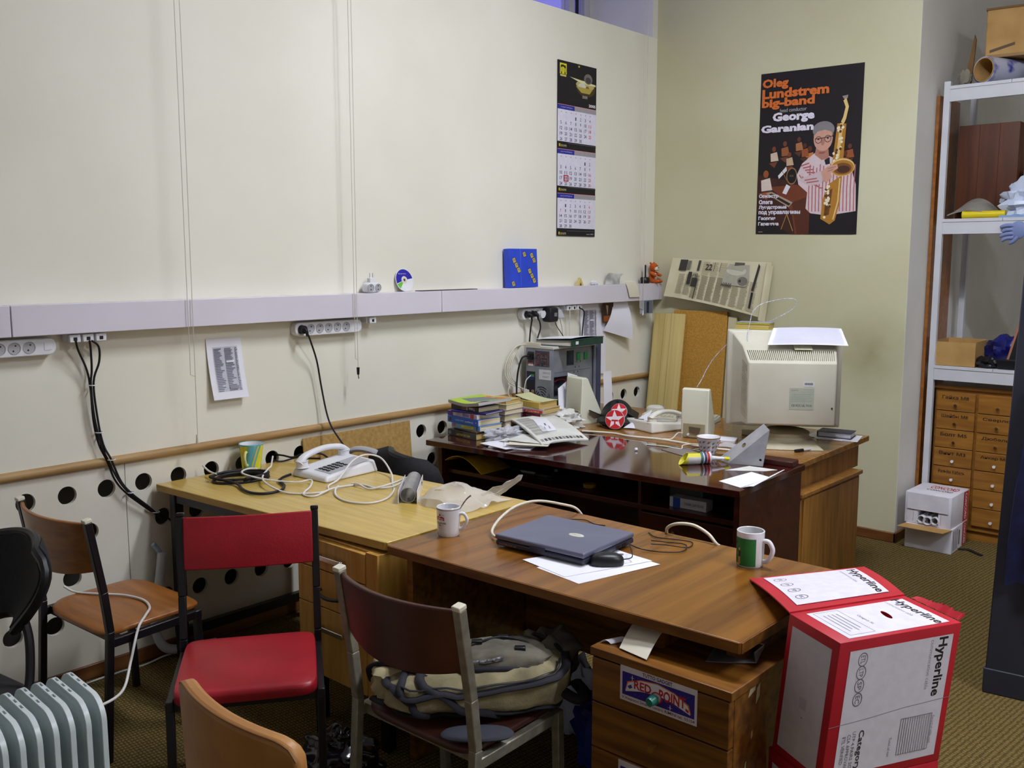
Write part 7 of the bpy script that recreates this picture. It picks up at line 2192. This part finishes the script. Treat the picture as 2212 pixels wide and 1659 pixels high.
MB().box(-.285, -.164, .262, .305, .165, .274).build('lid_edge', mat('cardboard_dark', S(120, 88, 50), rough=.8), t)
prints([Q((206, 206, 214), .42, .55, .72, .95), Q((120, 120, 126), .46, .85, .66, .87), Q((120, 120, 126), .46, .76, .68, .78), P_((90, 66, 40), (.04, .10), (.26, .22), (.26, .28), (.04, .16)), Q((150, 116, 66), .02, .0, .98, .06)], t, 'label_print', o=(-.28, -.16, 0), u=(1, 0, 0), v=(0, 0, 1), w=.58, h=.27, lift=.001)
tag(MB().hexa([(1.86, 5.99, ZA), (1.90, 6.0, ZA), (1.90, 6.012, ZA), (1.86, 6.002, ZA)], [(1.875, 6.1, ZA + .31), (1.885, 6.1, ZA + .28), (1.885, 6.112, ZA + .28), (1.875, 6.112, ZA + .31)]).build('carton_flap', mat('cardboard_dark', S(120, 88, 50), rough=.8)), 'narrow pointed cardboard piece standing on the top shelf', 'cardboard')
tag(MB().blob((1.885, 5.935, ZA + .04), (.035, .03, .045), amp=.4, seed=9, floor=ZA, nu=18, nv=10).build('grey_rag', mat('grey_rag', S(130, 124, 108), rough=.9)), 'grey rag tucked beside the blue wrapped roll', 'rag')
t = thing('wooden_crate', 'dark brown wooden box standing on the middle shelf', 'box', (1.985, 6.235, ZB))
DB = mat('crate_brown', S(92, 50, 26), S(74, 38, 18), rough=.6, scale=4, stretch=(6, 6, .6))
crate = MB().box(-.165, -.13, 0, .165, .12, .55).build('case', DB, t, bevel=.003)
jm = MB()
for x in (-.05, .06):
    jm.box(x - .0012, -.14, -.01, x + .0012, -.126, .57)
cut(crate, jm)
t = thing('tan_carton', 'stacked tan carton beside the dark brown wooden box', 'box', (2.30, 6.22, ZB))
MB().box(-.14, -.1, 0, .2, .1, .16).build('carton', CARDB, t, bevel=.003)
t = thing('tan_carton', 'topmost tan carton beside the dark brown wooden box', 'box', (2.31, 6.22, ZB + .1602))
MB().box(-.13, -.1, 0, .2, .1, .12).build('carton', CARDB, t, bevel=.003)
tag(MB().sheet(lambda u, v: (1.835 + .24 * u, 5.925 + .18 * v, ZB + .006 + .115 * math.sin(PI * (.12 + .8 * u)) * (.35 + .65 * v)), 12, 8, .006).build('grey_packet', mat('grey_packet', S(156, 152, 142), S(132, 128, 118), rough=.5, scale=8)), 'bulging grey packet on the middle shelf', 'packet')
t = thing('yellow_tube', 'bright yellow tube lying at the front of the middle shelf', 'tube', (2.03, 5.92 + .02, ZB + .021))
MB().cyl((-.105, -.005, 0), (.115, .005, 0), .021, .021, 20).build('tube', mat('bright_yellow', S(222, 200, 20), rough=.4), t, bevel=.002)
MB().cyl((-.112, -.0053, 0), (-.103, -.005, 0), .0225, .0225, 20).build('end_ring', mat('bright_yellow', S(222, 200, 20), rough=.4), t)
t = thing('white_plastic_bag', 'crumpled white plastic bag on the middle shelf', 'bag', (2.24, 5.99, ZB))
MB().blob((0, 0, .09), (.12, .07, .105), amp=.7, sc=2.6, seed=41, nu=34, nv=20, floor=0).build('film', mat('white_film', S(196, 206, 226), rough=.3), t, ang=25)
tag(MB().box(2.12, 5.905, ZB, 2.3, 5.925, ZB + .012).build('blue_folder', ink(130, 160, 200)), 'thin pale blue folder under the white plastic bag', 'folder')
t = thing('open_carton', 'low open cardboard carton on the lower shelf', 'box', (1.925, 6.04, ZC), R(1))
for nm, b4 in (('front_side', (-.11, -.115, 0, .11, -.111, .14)), ('back_side', (-.11, .111, 0, .11, .115, .15)), ('left_side', (-.11, -.111, 0, -.106, .111, .148)), ('right_side', (.106, -.111, 0, .11, .111, .145)), ('carton_bottom', (-.106, -.111, 0, .106, .111, .004))):
    MB().box(*b4).build(nm, CARDB, t)
tag(MB().blob((2.15, 6.16, ZC + .08), (.12, .10, .10), amp=.4, sc=2.4, seed=50, nu=30, nv=16, floor=ZC).build('blue_sack', mat('blue_sack', S(26, 34, 120), S(18, 22, 84), rough=.35, scale=8), ang=35), 'dark blue sack behind the open carton on the lower shelf', 'sack')
tag(MB().blob((2.10, 5.96, ZC + .03), (.06, .045, .035), amp=.6, sc=2.4, seed=51, nu=24, nv=12, floor=ZC).build('black_tool', BPLAST, ang=35), 'black tool lying in front of the blue sack on the lower shelf', 'tool')
t = thing('dustpan', 'black dustpan with a long brown handle leaning on the lower shelf', 'dustpan', (2.22, 5.99, ZC))
MB().hexa([(-.06, -.06, 0), (.12, -.06, 0), (.12, .06, 0), (-.06, .06, 0)], [(-.07, -.065, .055), (.13, -.065, .055), (.12, .04, .05), (-.06, .04, .05)]).build('pan', BPLAST, t, bevel=.004)
MB().hexa([(-.03, .0, .05), (-.018, .0, .05), (-.018, .03, .05), (-.03, .03, .05)], [(.09, .05, .60), (.10, .05, .60), (.10, .08, .60), (.09, .08, .60)]).build('handle_edge', mat('copper_edge', S(170, 110, 80), rough=.4), t)
MB().hexa([(-.018, .0, .05), (.03, .0, .05), (.03, .03, .05), (-.018, .03, .05)], [(.10, .05, .60), (.14, .05, .60), (.14, .08, .60), (.10, .08, .60)]).build('handle', BPLAST, t)
t = thing('rubber_glove', 'pale blue rubber glove hanging below the middle shelf edge', 'glove', (2.20, 5.885, 1.80))
GLV = mat('glove_blue', S(120, 134, 180), rough=.5)
MB().blob((.03, 0, .035), (.045, .012, .05), nu=20, nv=12).build('palm', GLV, t)
for k in range(4):
    MB().tube(smooth([(.01, .0, .06 - .022 * k), (-.03, -.004, .062 - .024 * k), (-.062 + .006 * (k % 2) * 2, -.006, .052 - .026 * k)], 4), [.011, .0115, .0115, .011, .011, .0105, .010, .009, .006], 10).build('finger', GLV, t)
MB().tube(smooth([(.03, .0, .0), (.012, -.004, -.025), (-.012, -.004, -.04)], 4), [.012, .012, .012, .012, .011, .011, .010, .009, .006], 10).build('thumb', GLV, t)
